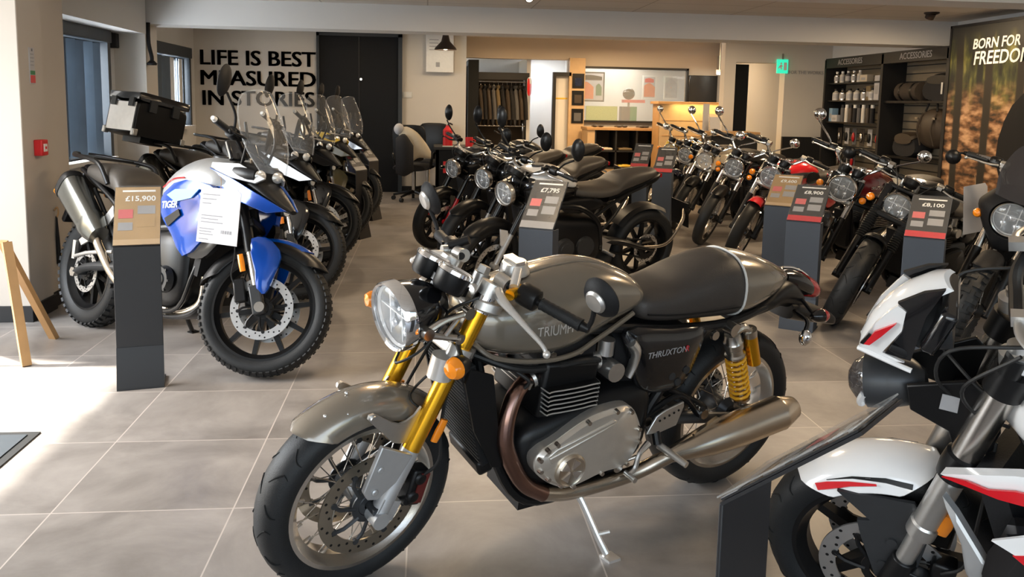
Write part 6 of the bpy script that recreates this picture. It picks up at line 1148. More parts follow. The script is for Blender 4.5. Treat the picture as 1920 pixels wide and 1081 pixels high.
    obj('radiator', MB().add(box((1.08, 0, 0.56), (0.05, 0.30, 0.34), rot('Y', 16))), 'black_matt', t)
    for y in (-0.09, 0, 0.09): obj('header_pipe', MB().add(tube([(1.0, y, 0.62), (1.07, y, 0.52), (1.08, y, 0.38), (1.0, y * 0.8, 0.24), (0.84, y * 0.4 - .04, 0.19)], 0.02, 10, 4)), 'steel_warm', t)
    obj('muffler', MB().add(sl([(0.86, 0.14, 0.24, 0.10, 0.5, 3), (0.60, 0.135, 0.26, 0.12, 0.5, 3), (0.42, 0.15, 0.28, 0.10, 0.5, 3), (0.30, 0.20, 0.30, 0.06, 0.5, 3)], 20, 4)), 'graphite', t)
    m = MB()
    for s in (1, -1): m.add(tube([(0.50, s * 0.10, 0.42), (0.30, s * 0.125, 0.40), (0.12, s * 0.13, 0.35), (-0.03, s * 0.125, 0.312)], [0.05, 0.05, 0.036, 0.028], 12, 4, flat=0.55))
    obj('swingarm', m, 'black_satin', t); obj('hugger', MB().add(lathe([(-0.08, 0.32), (-0.05, 0.345), (0.05, 0.345), (0.08, 0.32)], 20, 'y', (0, 0, 0.312), arc=(35, 120))), 'black_satin', t)
    obj('plate_arm', MB().add(tube([(0.10, 0.13, 0.34), (-0.14, 0.15, 0.36), (-0.30, 0.12, 0.52), (-0.37, 0.05, 0.60)], 0.014)), 'steel_warm', t); obj('plate_holder', MB().add(plate([(-0.36, -0.10, 0.66), (-0.40, -0.10, 0.46), (-0.40, 0.10, 0.46), (-0.36, 0.10, 0.66)], 0.01, (1, 0, 0))), 'black_satin', t)
    add_tubes(t, 'frame', [([(1.16, 0.03, 0.82), (1.0, 0.14, 0.72), (0.75, 0.16, 0.70), (0.56, 0.15, 0.58), (0.50, 0.14, 0.40)], 0.02), ([(0.58, 0.14, 0.62), (0.36, 0.12, 0.74), (0.10, 0.09, 0.83)], 0.014), ([(0.52, 0.13, 0.48), (0.40, 0.125, 0.60), (0.28, 0.11, 0.76)], 0.012)], 'black_satin')
    if lamp: place_lamp(t, T, (1.325, 0, 0.80), lamp)
    chain(t, 0.08, 0.1); obj('side_stand', MB().add(tube([(0.66, 0.12, 0.24), (0.63, 0.2, 0.13), (0.60, 0.265, 0.046)], 0.012)).add(box((0.595, 0.275, 0.045), (0.05, 0.05, 0.012), rot('X', 9))), 'black_satin', t)
    return t

# ------------------------------------------------------------ classic twin
def classic(name, label, X, Y, hd, lean, ang, tankp, fendp, o_, group=None):
    t = bike(name, label, X, Y, hd, lean, group); wb = o_.get('wb', 1.44); rake = o_.get('rake', 25.5); T = steer_mat(wb, rake, 0.105, ang); tk = math.tan(rad(rake)); rf = 0.315
    F = lambda z: Vector((wb - 0.0 - (z - rf) * tk, 0, z)); trim = o_.get('trim', 'chrome'); rimm = o_.get('rim', 'steel'); hr = o_.get('hr', 0.095); bob = o_.get('bob', False)
    wheel(t, 'front_wheel', T, (wb, 0, rf), rf, o_.get('fw', 0.105), o_.get('frim', 0.236), 'wire' if o_.get('wire', True) else 'cast', rimm, [(-0.075, 0.15)] if not bob else [(0.075, 0.15)], o_.get('tread', 'plain'), spm='steel', nsp=7, dm='disc_bright')
    wheel(t, 'rear_wheel', None, (0, 0, 0.32), 0.32, 0.145, 0.228, 'wire' if o_.get('wire', True) else 'cast', rimm, [(-0.08, 0.12)], 'plain', spm='steel', nsp=7, dm='disc_bright')
    fender(t, 'front_fender', T, (wb, 0, rf), rf + 0.033, 0.062, o_.get('fw', 0.105) * 0.62, o_.get('fa0', 58), o_.get('fa1', 150), fendp, tip=0.14)
    for s in (1, -1):
        o = Vector((0, s * 0.10, 0)); fk = obj('fork_tube', MB(T).add(cyl(F(0.56) + o, F(0.92) + o, 0.021, n=16)), o_.get('tube', 'chrome'), t); obj('fork_lower', MB(T).add(cyl(F(0.30) + o, F(0.62) + o, 0.028, 0.027, 16)).add(cyl(F(rf) + Vector((0, s * 0.075, 0)), F(rf) + Vector((0, s * 0.13, 0)), 0.026)), o_.get('lower', 'black_satin'), fk)
        if o_.get('gaiter'):
            pr = []
            for i in range(15): pr += [(i * 0.016, 0.028), (i * 0.016 + 0.008, 0.036)]
            obj('fork_gaiter', MB(T).add(lathe(pr, 18, 'x'), M=axmat(F(0.56) + o, F(0.9) - F(0.56))), 'rubber', fk)
        obj('fork_shroud', MB(T).add(cyl(F(0.76) + o, F(0.90) + o, 0.031, n=16)), 'black_gloss', fk)
        ix = 0.17
        indicator(t, T, (1.265, s * ix, o_.get('iz', 0.80)), (1, s * 0.1, 0), (1.21, s * 0.09, o_.get('iz', 0.80)), 0.027, o_.get('ibody', 'chrome'))
        obj('fender_stay', MB(T).add(tube([F(rf) + Vector((-0.005, s * 0.10, 0.02)), (wb - 0.12, s * 0.075, rf + 0.24), (wb - 0.14, s * 0.06, rf + 0.285)], 0.006, 8, 3)).add(tube([F(0.5) + Vector((0, s * 0.085, 0)), (wb + 0.03, s * 0.075, rf + 0.24)], 0.006, 8, 3)), 'black_satin' if trim != 'chrome' else 'chrome', t)
    obj('brake_caliper', MB(T).add(box((wb - 0.13, (-1 if not bob else 1) * 0.085, rf + 0.06), (0.05, 0.05, 0.10), rot('Y', -16))), 'black_satin', t, bevel=0.008)
    m = MB(T); m += box(F(0.905), (0.06, 0.22, 0.03), rot('Y', -25)); m += box(F(0.73), (0.06, 0.21, 0.04), rot('Y', -25)); obj('yoke', m, 'black_satin' if bob else 'alloy', t, bevel=0.01)
    headlight(t, T, (o_.get('hx', 1.31), 0, o_.get('hz', 0.835)), (1, 0, -0.1), hr, 0.17, o_.get('shell', 'black_gloss'), trim)
    if bob: clock(t, T, (1.17, 0, 0.99), (-0.5, 0, 0.86), 0.05, 0.05, trim)
    else:
        for y in (0.055, -0.055): clock(t, T, (1.185, y, 0.985), (-0.45, 0, 0.89), 0.05, 0.06, trim)
    bx_, bz, bw = o_.get('bx', 1.02), o_.get('bz', 1.05), o_.get('bw', 0.38)
    m = MB(T); m += tube([(bx_, bw, bz - 0.015), (bx_ + 0.05, bw * 0.55, bz), (1.12, 0.10, 0.97), (1.125, 0, 0.955), (1.12, -0.10, 0.97), (bx_ + 0.05, -bw * 0.55, bz), (bx_, -bw, bz - 0.015)], 0.0125, 10, 5); obj('handlebar', m, 'black_satin' if bob else 'chrome', t)
    obj('bar_riser', MB(T).add(cyl((1.125, 0.045, 0.90), (1.125, 0.045, 0.965), 0.018)).add(cyl((1.125, -0.045, 0.90), (1.125, -0.045, 0.965), 0.018)), 'alloy', t)
    for s in (1, -1):
        grip_set(t, T, (bx_ + 0.05, s * bw * 0.5, bz), (bx_, s * bw, bz - 0.015), s, levm='alloy', lev=[Vector((bx_ + 0.085, s * bw * 0.5, bz - 0.008)), Vector((bx_ + 0.10, s * bw * 0.65, bz - 0.015)), Vector((bx_ + 0.075, s * bw * 0.88, bz - 0.02)), Vector((bx_ + 0.075, s * bw * 0.96, bz - 0.024))])
        mz = o_.get('mz', 1.25)
        if o_.get('mir', True): mirror(t, T, (bx_ + 0.05, s * (bw + 0.03), mz), (-0.98, -s * 0.1, 0.05), (0.05, 0.05), [(bx_ + 0.045, s * bw * 0.62, bz + 0.01), (bx_ + 0.06, s * bw * 0.72, bz + 0.06), (bx_ + 0.06, s * (bw + 0.02), mz - 0.045)], o_.get('mb', 'chrome'))
        else: mirror(t, T, (bx_ + 0.02, s * (bw + 0.06), bz - 0.055), (-0.98, 0, 0.05), (0.045, 0.045), [(bx_, s * (bw + 0.005), bz - 0.015), (bx_ + 0.02, s * (bw + 0.03), bz - 0.02), (bx_ + 0.03, s * (bw + 0.05), bz - 0.04)], o_.get('mb', 'chrome'))
    cables(t, T, [[(bx_ + 0.06, 0.14, bz), (1.22, 0.13, 1.02), (1.26, 0.06, 0.90), (1.18, 0.04, 0.76)], [(bx_ + 0.06, -0.14, bz), (1.22, -0.12, 1.03), (1.27, -0.05, 0.92), (1.18, -0.04, 0.76)], [(1.2, 0.05, 0.92), (1.29, 0.09, 0.80), (1.24, 0.03, 0.70)]])
    tz = o_.get('tz', 0.0)
    tko = obj('fuel_tank', MB().add(sl([(1.125, 0.79 + tz, 0.85 + tz, 0.05, 0.5, 2.3), (1.10, 0.755 + tz, 0.90 + tz, 0.10, 0.45, 2.4), (1.02, 0.725 + tz, 0.935 + tz, 0.135, 0.42, 2.4), (0.90, 0.715 + tz, 0.95 + tz, 0.14, 0.42, 2.4), (0.78, 0.725 + tz, 0.94 + tz, 0.125, 0.42, 2.4), (0.66, 0.75 + tz, 0.90 + tz, 0.10, 0.44, 2.4), (0.60, 0.77 + tz, 0.86 + tz, 0.06, 0.45, 2.2)], 34, 6)), tankp, t, smooth=60)
    obj('filler_cap', MB(axmat((0.98, 0, 0.94 + tz), (0.05, 0, 1))).add(lathe([(0, 0.035), (0.014, 0.038), (0.024, 0.034), (0.024, 0)], 20, 'x')), 'chrome', tko)
    for s in (1, -1): obj('knee_pad', MB().add(dome(smooth_loop([(0.66, s * 0.118, 0.82 + tz), (0.76, s * 0.132, 0.87 + tz), (0.86, s * 0.14, 0.86 + tz), (0.86, s * 0.142, 0.78 + tz), (0.74, s * 0.13, 0.76 + tz)], 3), 0.012, 0.006, (0, s, 0))), 'rubber', tko)
    if o_.get('badge', True):
        for s in (1, -1): obj('tank_lettering', MB().add(text_mesh('TRIUMPH', 0.036, basis((0.95, s * 0.1435, 0.84 + tz), (-s, 0, 0.06), (0, 0, 1)), 0.0012)), 'chrome', tko, smooth=0)
    if o_.get('stripe'): obj('tank_stripe', MB().add(sl([(1.10, 0.80 + tz, 0.87 + tz, 0.108, 0.5, 2.4), (1.02, 0.79 + tz, 0.885 + tz, 0.1385, 0.5, 3), (0.90, 0.785 + tz, 0.895 + tz, 0.1425, 0.5, 3), (0.78, 0.79 + tz, 0.885 + tz, 0.1275, 0.5, 3), (0.66, 0.80 + tz, 0.87 + tz, 0.1025, 0.5, 3)], 26, 5)), o_['stripe'], tko)
    if bob:
        obj('seat', MB().add(sl([(0.62, 0.70, 0.76, 0.08, 0.5, 3), (0.52, 0.68, 0.745, 0.13, 0.5, 3), (0.36, 0.68, 0.74, 0.16, 0.5, 3), (0.26, 0.70, 0.78, 0.15, 0.5, 3), (0.22, 0.73, 0.80, 0.10, 0.5, 3)], 28, 5)), 'vinyl', t, smooth=60)
        fender(t, 'rear_fender', None, (0, 0, 0.32), 0.365, 0.07, 0.095, 40, 175, fendp, tip=0.12)
    else:
        obj('seat', MB().add(sl([(0.62, 0.75, 0.83, 0.09, 0.5, 3), (0.52, 0.745, 0.845, 0.125, 0.5, 3), (0.35, 0.745, 0.845, 0.135, 0.5, 3), (0.20, 0.75, 0.865, 0.13, 0.5, 3), (0.02, 0.76, 0.87, 0.12, 0.5, 3), (-0.08, 0.775, 0.86, 0.09, 0.5, 3)], 28, 5)), 'vinyl', t, smooth=60)
        fender(t, 'rear_fender', None, (0, 0, 0.32), 0.37, 0.07, 0.09, 60, 165, fendp, tip=0.12)
    tl = obj('tail_lamp', MB().add(lathe([(0, 0), (0, 0.03), (-0.05, 0.045), (-0.06, 0.04), (-0.065, 0)], 20, 'x', (-0.30, 0, 0.66))), 'chrome', t); obj('tail_lens', MB().add(lathe([(0.0, 0.038), (-0.015, 0.034), (-0.02, 0)], 20, 'x', (-0.36, 0, 0.66))), 'red_lens', tl)
    for s in (1, -1):
        indicator(t, None, (-0.28, s * 0.15, 0.70), (-1, 0, 0), (-0.26, s * 0.04, 0.70), 0.026)
        obj('side_panel', MB().add(dome(smooth_loop([(0.58, s * 0.125, 0.70), (0.46, s * 0.125, 0.71), (0.34, s * 0.125, 0.68), (0.36, s * 0.125, 0.54), (0.48, s * 0.125, 0.51), (0.57, s * 0.125, 0.58)], 2), 0.02, 0.02, (0, s, 0))), tankp if not bob else 'black_gloss', t)
        obj('footrest', MB().add(cyl((0.58 if bob else 0.46, s * 0.15, 0.33), (0.56 if bob else 0.44, s * 0.27, 0.325), 0.013)), 'rubber', t)
    ex = o_.get('ex', ('steel', 'chrome')); bk = o_.get('blk', 'black_satin')
    twin_engine(t, o_.get('cover', 'alloy'), bk, o_.get('fin', 'steel'), False, False); twin_exhaust(t, ex[0], ex[1], rise=-0.06 if not bob else -0.08); twin_shocks(t, o_.get('spring', 'chrome'), False, 'black_satin'); swingarm(t, 'black_satin', (0.32, 0.40)); chain(t, rz=0.32)
    add_tubes(t, 'frame', [([(1.10, 0.02, 0.80), (1.06, 0.05, 0.60), (1.00, 0.10, 0.34), (0.90, 0.12, 0.21), (0.72, 0.12, 0.20), (0.56, 0.12, 0.24), (0.47, 0.11, 0.36)], 0.017), ([(1.12, 0.02, 0.85), (0.95, 0.05, 0.72), (0.62, 0.10, 0.70), (0.40, 0.115, 0.70), (0.15, 0.115, 0.705), (-0.05, 0.09, 0.73)], 0.016), ([(0.47, 0.115, 0.40), (0.42, 0.122, 0.50), (0.27, 0.125, 0.70)], 0.018)], 'black_satin')
    obj('radiator', MB().add(box((1.075, 0, 0.48), (0.04, 0.13, 0.30), rot('Y', 12))), 'black_matt', t)
    obj('side_stand', MB().add(tube([(0.72, 0.12, 0.235), (0.70, 0.19, 0.15), (0.67, 0.27, 0.05)], 0.012)).add(box((0.665, 0.28, 0.047), (0.05, 0.05, 0.012), rot('X', 10))), 'black_satin', t)
    if o_.get('lamp'): place_lamp(t, T, (o_.get('hx', 1.31), 0, o_.get('hz', 0.835)), o_['lamp'])
    if o_.get('visor'):
        ol = [(0.0, 0.175), (0.10, 0.16), (0.175, 0.07), (0.185, 0.01), (0.12, -0.10), (0.05, -0.19), (0.0, -0.20), (-0.05, -0.19), (-0.12, -0.10), (-0.185, 0.01), (-0.175, 0.07), (-0.10, 0.16)]
        lo = smooth_loop([(0, y, z) for y, z in ol], 3); hx_, hz_ = 1.31, 0.835; rings = []
        for (x, k, c) in [(-0.10, 1.0, 0.0), (-0.06, 1.02, 0.0), (0.0, 0.90, 0.15), (0.03, 0.6, 0.8), (0.018, 0.5, 1.0), (-0.03, 0.5, 1.0)]:
            rr_ = []
            for p in lo:
                cp_ = p.normalized() * 0.107; q = p * k * (1 - c) + cp_ * c; rr_.append(Vector((hx_ + x, q.y, hz_ + q.z)))
            rings.append(rr_)
        obj('nose_cowl', MB(T).add(loft(rings, cap=False)), 'black_matt', t)
        obj('fly_screen', MB(T).add(sheet([(1.40, 0.95, 0.12, 0.06), (1.34, 1.06, 0.15, 0.08), (1.27, 1.18, 0.13, 0.07), (1.24, 1.25, 0.08, 0.03)])), 'smoke_glass', t)
    return t

# ------------------------------------------------------------ white and red street bike cut by the right edge
def street_bike(t_pose):
    t = bike('street_motorcycle', 'white and red street motorcycle cut off by the lower right edge', *t_pose[:4], None); rake = 22.096; wb = 1.41; T = steer_mat(wb, rake, 0.1, t_pose[4]); tk = math.tan(rad(rake))
    F = lambda z: Vector((wb - 0.017 - (z - 0.30) * tk, 0, z))
    wheel(t, 'front_wheel', T, (wb, 0, 0.30), 0.30, 0.12, 0.222, 'cast', 'black_satin', [(0.078, 0.155), (-0.078, 0.155)], 'road', nsp=5, dm='disc_bright', hubm='black_satin')
    wheel(t, 'rear_wheel', None, (0, 0, 0.312), 0.312, 0.18, 0.222, 'cast', 'black_satin', [(-0.085, 0.11)], 'plain', nsp=5)
    FC = (wb - 0.03, 0, 0.285); fender(t, 'front_fender', T, FC, 0.335, 0.062, 0.088, 47, 108, 'white_paint', tip=0.22)
    for s in (1, -1):
        o = Vector((0, s * 0.108, 0)); fk = obj('fork_tube', MB(T).add(cyl(F(0.70) + o, F(0.905) + o, 0.031, n=24)), 'steel', t); obj('fork_gaiter', MB(T).add(lathe([(0, 0.028), (0, 0.037), (0.03, 0.04), (0.065, 0.038), (0.07, 0.031)], 24, 'x'), M=axmat(F(0.66) + o, (-math.sin(rad(rake)), 0, math.cos(rad(rake))))), 'black_satin', fk)
        obj('fork_lower', MB(T).add(cyl(F(0.37) + o, F(0.50) + o, 0.0215, n=20)).add(lathe([(0, 0.022), (0.0, 0.033), (0.035, 0.033), (0.04, 0.029), (0.21, 0.029), (0.21, 0.022)], 24, 'x'), M=axmat(F(0.478) + o, (-math.sin(rad(rake)), 0, math.cos(rad(rake))))), 'alloy', fk)
        obj('fork_foot', MB(T).add(cyl(F(0.27) + o, F(0.39) + o, 0.032, 0.028, 20)).add(box(F(0.33) + o + Vector((-0.03, 0, 0)), (0.09, 0.04, 0.06), rot('Y', -22))), 'black_satin', fk, bevel=0.004)
        obj('reflector', MB(T).add(sl([(-0.03, -0.016, 0.016, 0.006), (0, -0.018, 0.018, 0.008), (0.03, -0.016, 0.016, 0.006)], 10, 2), M=axmat(F(0.52) + Vector((-0.035, s * 0.118, 0)), (-0.38, 0, 0.92))), 'orange_lens', fk)
        obj('fender_bracket', MB(T).add(plate([(1.50, s * 0.088, 0.55), (1.33, s * 0.088, 0.545), (1.30, s * 0.088, 0.46), (1.33, s * 0.095, 0.36), (1.37, s * 0.095, 0.28), (1.43, s * 0.092, 0.30), (1.455, s * 0.09, 0.42), (1.46, s * 0.09, 0.47), (1.43, s * 0.09, 0.475)], 0.01)).add(cyl((1.385, s * 0.09, 0.42), (1.385, s * 0.102, 0.42), 0.012)).add(cyl((1.41, s * 0.09, 0.345), (1.41, s * 0.102, 0.345), 0.012)), 'graphite', t)
        obj('fender_stripe', MB(T).add(fender_stripe(T, FC, 0.335, 0.062, 0.088, [(56, 0.80, 0.92), (62, 0.84, 0.95), (72, 0.90, 0.96), (84, 0.94, 0.96)], s)), 'red_paint', t); obj('fender_dark_stripe', MB(T).add(fender_stripe(T, FC, 0.335, 0.062, 0.088, [(62, 0.80, 0.81), (74, 0.82, 0.86), (88, 0.84, 0.91), (99, 0.86, 0.94)], s)), 'black_satin', t)
        obj('brake_caliper', MB(T).add(box((1.285, s * 0.085, 0.325), (0.055, 0.05, 0.115), rot('Y', -14))), 'black_satin', t, bevel=0.008)
        cables(t, T, [[F(0.74) + Vector((-0.05, s * 0.08, 0)), (1.20, s * 0.13, 0.56), (1.23, s * 0.13, 0.42), (1.28, s * 0.11, 0.36)]])
        # handlebars
        a, b = Vector((1.08, s * 0.16, 1.10)), Vector((1.02, s * 0.37, 1.09)); grip_set(t, T, a, b, s)
    obj('fender_mark', MB(T).add(tube([(1.590, 0.012, 0.577), (1.583, 0.0, 0.586), (1.590, -0.012, 0.577)], 0.003, 5, 1)), 'black_satin', t)
    m = MB(T); m += tube([(1.075, 0.2, 1.10), (1.12, 0.11, 1.06), (1.125, 0, 1.055), (1.12, -0.11, 1.06), (1.075, -0.2, 1.10)], 0.014, 10, 5); obj('handlebar', m, 'black_satin', t)
    m = MB(T); m.add(plate(smooth_loop([(1.145, 0.125, 0.985), (1.12, 0.145, 0.975), (1.085, 0.13, 0.965), (1.06, 0.06, 0.96), (1.05, 0, 0.958), (1.06, -0.06, 0.96), (1.085, -0.13, 0.965), (1.12, -0.145, 0.975), (1.145, -0.125, 0.985), (1.11, -0.06, 0.975), (1.105, 0, 0.972), (1.11, 0.06, 0.975)], 3), 0.028, (-0.38, 0, 0.92))); yk = obj('top_yoke', m, 'white_paint', t, bevel=0.005)
    for s in (1, -1):
        o = Vector((0, s * 0.108, 0)); obj('fork_collar', MB(T).add(cyl(F(0.895) + o, F(0.95) + o, 0.04, n=24)), 'black_satin', t)
        obj('fork_cap', MB(T).add(lathe([(0, 0.035), (0.03, 0.035), (0.034, 0.022), (0.05, 0.02), (0.05, 0)], 24, 'z', F(0.965) + o)), 'alloy', yk)
    m = MB(T); m += box(F(0.76), (0.10, 0.15, 0.05), rot('Y', -22)); obj('lower_yoke', m, 'black_satin', t, bevel=0.012)
    for s in (1, -1):
        m = MB(T); m.add(plate([(1.335, s * 0.065, 0.86), (1.20, s * 0.085, 0.90), (1.155, s * 0.09, 0.83), (1.17, s * 0.09, 0.73), (1.235, s * 0.085, 0.66), (1.255, s * 0.08, 0.76), (1.33, s * 0.07, 0.80)], 0.012)); lb = obj('lamp_bracket', m, 'black_satin', t, bevel=0.003)
        m = MB(T)
        for (x, z) in ((1.165, 0.85), (1.20, 0.79), (1.215, 0.70)): m += cyl((x, s * 0.09, z), (x, s * 0.115, z), 0.011, 0.009, 12)
        obj('bracket_bolt', m, 'steel', lb)
        obj('bracket_sticker', MB(T).add(box((1.245, s * 0.0865, 0.835), (0.045, 0.002, 0.04), rot('Y', -12))), 'grey_ink', lb)
    M_ = axmat((1.425, 0, 0.818), (1, 0, -0.05)); T2 = T @ M_
    h = obj('headlight', MB(T2).add(lathe([(-0.13, 0), (-0.125, 0.03), (-0.10, 0.052), (-0.05, 0.062), (-0.045, 0.062), (-0.04, 0.064), (0.0, 0.064), (0.002, 0.058), (-0.02, 0.05)], 40, 'x')), 'graphite', t)
    obj('reflector', MB(T2).add(lathe([(-0.04, 0), (-0.03, 0.03), (0.0, 0.056)], 32, 'x')), 'lamp_reflector', h); obj('lens', MB(T2).add(lathe([(0.042, 0), (0.038, 0.025), (0.024, 0.045), (0.0, 0.058)], 32, 'x')), 'smoke_glass', h); obj('lens_bar', MB(T2).add(tube([(0.0, 0.056, 0), (0.01, 0.05, -0.02), (0.012, 0.045, -0.035)], 0.01, 8, 3)), 'lamp_reflector', h)
    # fly screen
    o1 = MB(T); rows = []
    for (x, z, hw, sw) in [(1.436, 0.918, 0.012, 0.0), (1.428, 0.955, 0.052, 0.02), (1.402, 1.005, 0.058, 0.02), (1.368, 1.045, 0.058, 0.02), (1.335, 1.072, 0.056, 0.02), (1.292, 1.094, 0.052, 0.02), (1.256, 1.102, 0.04, 0.01)]:
        f = [Vector((x - sw * u * u, hw * u, z - 0.006 * u * u)) for u in [-1 + 0.2 * i for i in range(11)]]; g = [p + Vector((-0.010, 0, -0.008)) for p in f]; rows.append(f + g[::-1])
    o1 += loft(rows); fs = obj('fly_screen', o1, 'white_paint', t, smooth=50)
    for s in (1, -1):
        obj('screen_flank', MB(T).add(plate([(1.432, s * 0.03, 0.930), (1.420, s * 0.052, 0.962), (1.39, s * 0.058, 1.012), (1.36, s * 0.060, 1.046), (1.341, s * 0.066, 1.064), (1.326, s * 0.068, 1.051), (1.337, s * 0.070, 1.003), (1.380, s * 0.060, 0.940), (1.336, s * 0.066, 0.920), (1.376, s * 0.056, 0.918)], 0.008)), 'white_paint', fs)
        sd = obj('screen_side', MB(T).add(plate([(1.341, s * 0.068, 1.072), (1.29, s * 0.06, 1.095), (1.25, s * 0.055, 1.10), (1.288, s * 0.078, 1.046), (1.322, s * 0.08, 0.936), (1.374, s * 0.062, 0.940), (1.335, s * 0.07, 1.003), (1.324, s * 0.07, 1.055)], 0.010)), 'black_gloss', fs)
        obj('side_vent', MB(T).add(sl([(-0.02, -0.008, 0.008, 0.004), (0, -0.011, 0.011, 0.005), (0.02, -0.008, 0.008, 0.004)], 10, 2), M=axmat((1.343, s * 0.078, 0.955), (0.7, 0, 0.35))), 'black_matt', sd)
        obj('screen_rim', MB(T).add(tube([(1.434, s * 0.03, 0.926), (1.376, s * 0.06, 0.919), (1.322, s * 0.076, 0.905)], 0.006, 8, 3)), 'white_paint', fs)
        obj('screen_flash', MB(T).add(plate([(1.417, s * 0.062, 0.958), (1.391, s * 0.066, 0.995), (1.346, s * 0.072, 1.022), (1.378, s * 0.068, 0.985), (1.405, s * 0.063, 0.957)], 0.006)), 'red_paint', fs); obj('screen_tip_mark', MB(T).add(plate([(1.425, s * 0.058, 0.958), (1.405, s * 0.062, 0.985), (1.398, s * 0.063, 0.982), (1.417, s * 0.06, 0.956)], 0.0055)), 'black_satin', fs)
    obj('display', MB(T).add(box((1.265, 0, 1.01), (0.035, 0.19, 0.11), rot('Y', -28))), 'black_gloss', t, bevel=0.01); obj('display_back', MB(T).add(sl([(1.24, 0.95, 1.04, 0.08, 0.5, 3), (1.30, 0.94, 1.03, 0.07, 0.5, 3), (1.33, 0.95, 0.99, 0.04, 0.5, 3)], 18, 3)), 'graphite', t)
    obj('brake_reservoir', MB(T).add(cyl((1.14, 0.13, 0.955), (1.125, 0.13, 0.995), 0.022, n=18)), 'black_satin', t); obj('ignition', MB(T).add(cyl((1.13, 0, 0.90), (1.12, 0, 0.93), 0.025)), 'steel', t)
    cables(t, T, [[(1.10, 0.16, 1.04), (1.24, 0.16, 1.02), (1.27, 0.10, 0.90), (1.20, 0.06, 0.80)], [(1.12, 0.18, 1.03), (1.22, 0.14, 0.92), (1.20, 0.12, 0.84), (1.14, 0.10, 0.80)], [(1.10, -0.16, 1.04), (1.24, -0.14, 1.02), (1.26, -0.06, 0.90)], [(1.26, 0.05, 0.95), (1.20, 0.10, 0.90), (1.15, 0.10, 0.85)]])
    # bodywork behind the fork
    for s in (1, -1):
        sh = obj('tank_shroud', MB().add(dome([(1.206, s * 0.195, 0.704), (1.063, s * 0.20, 0.757), (0.90, s * 0.19, 0.79), (0.88, s * 0.185, 0.70), (1.095, s * 0.20, 0.692)], 0.03, 0.004, (0, s, 0))), 'white_paint', t); obj('shroud_flash', MB().add(plate([(1.20, s * 0.202, 0.705), (1.15, s * 0.206, 0.716), (1.11, s * 0.207, 0.712), (1.06, s * 0.207, 0.728), (0.96, s * 0.205, 0.735), (0.96, s * 0.205, 0.705), (1.09, s * 0.207, 0.698)], 0.006)), 'red_paint', sh)
        obj('wing_panel', MB().add(dome([(1.215, s * 0.16, 0.625), (1.185, s * 0.17, 0.60), (1.12, s * 0.175, 0.50), (1.145, s * 0.17, 0.43), (1.165, s * 0.165, 0.45), (1.175, s * 0.165, 0.53)], 0.02, 0.008, (0, s, 0))), 'silver_paint', t)
        bp = obj('belly_pan', MB().add(dome(smooth_loop([(1.09, s * 0.19, 0.60), (1.04, s * 0.20, 0.65), (0.80, s * 0.20, 0.60), (0.70, s * 0.18, 0.40), (0.90, s * 0.17, 0.24), (1.08, s * 0.17, 0.34), (1.13, s * 0.18, 0.48)], 2), 0.03, 0.02, (0, s, 0))), 'black_gloss', t); obj('pan_flash', MB().add(plate([(1.10, s * 0.213, 0.60), (1.03, s * 0.217, 0.645), (0.90, s * 0.217, 0.62), (1.0, s * 0.217, 0.57)], 0.008)), 'white_paint', bp); obj('pan_red', MB().add(plate([(1.06, s * 0.2155, 0.585), (1.0, s * 0.219, 0.615), (0.88, s * 0.219, 0.59), (1.0, s * 0.218, 0.55)], 0.009)), 'red_paint', bp)
    obj('fuel_tank', MB().add(sl([(1.12, 0.78, 0.86, 0.08, 0.5, 2.5), (1.04, 0.75, 0.93, 0.16, 0.5, 2.5), (0.92, 0.74, 0.96, 0.17, 0.5, 2.5), (0.76, 0.75, 0.92, 0.12, 0.5, 2.5), (0.66, 0.77, 0.85, 0.07, 0.5, 2.4)], 28, 5)), 'white_paint', t); obj('engine_block', MB().add(sl([(0.52, 0.30, 0.60, 0.13, 0.5, 5), (0.60, 0.26, 0.66, 0.165, 0.5, 5), (0.90, 0.27, 0.66, 0.165, 0.5, 5), (1.0, 0.34, 0.64, 0.14, 0.5, 5)], 20, 3)), 'black_satin', t); obj('radiator', MB().add(box((1.09, 0, 0.56), (0.05, 0.30, 0.32), rot('Y', 15))), 'black_matt', t)
    obj('seat', MB().add(sl([(0.70, 0.77, 0.82, 0.09, 0.5, 3), (0.50, 0.76, 0.83, 0.14, 0.5, 3), (0.32, 0.78, 0.87, 0.13, 0.5, 3), (0.10, 0.84, 0.92, 0.09, 0.5, 3)], 20, 3)), 'vinyl', t); obj('tail', MB().add(sl([(0.45, 0.72, 0.78, 0.11, 0.5, 3), (0.15, 0.80, 0.86, 0.1, 0.5, 3), (-0.08, 0.88, 0.93, 0.05, 0.5, 3)], 16, 3)), 'white_paint', t); swingarm(t)
    add_tubes(t, 'frame', [([(1.13, 0.03, 0.84), (0.98, 0.14, 0.72), (0.70, 0.155, 0.66), (0.52, 0.14, 0.44)], 0.022)], 'black_satin')
    obj('side_stand', MB().add(tube([(0.66, 0.12, 0.25), (0.62, 0.2, 0.15), (0.58, 0.27, 0.063)], 0.012)).add(box((0.575, 0.28, 0.061), (0.05, 0.05, 0.012), rot('X', 13))), 'black_satin', t)
    return t

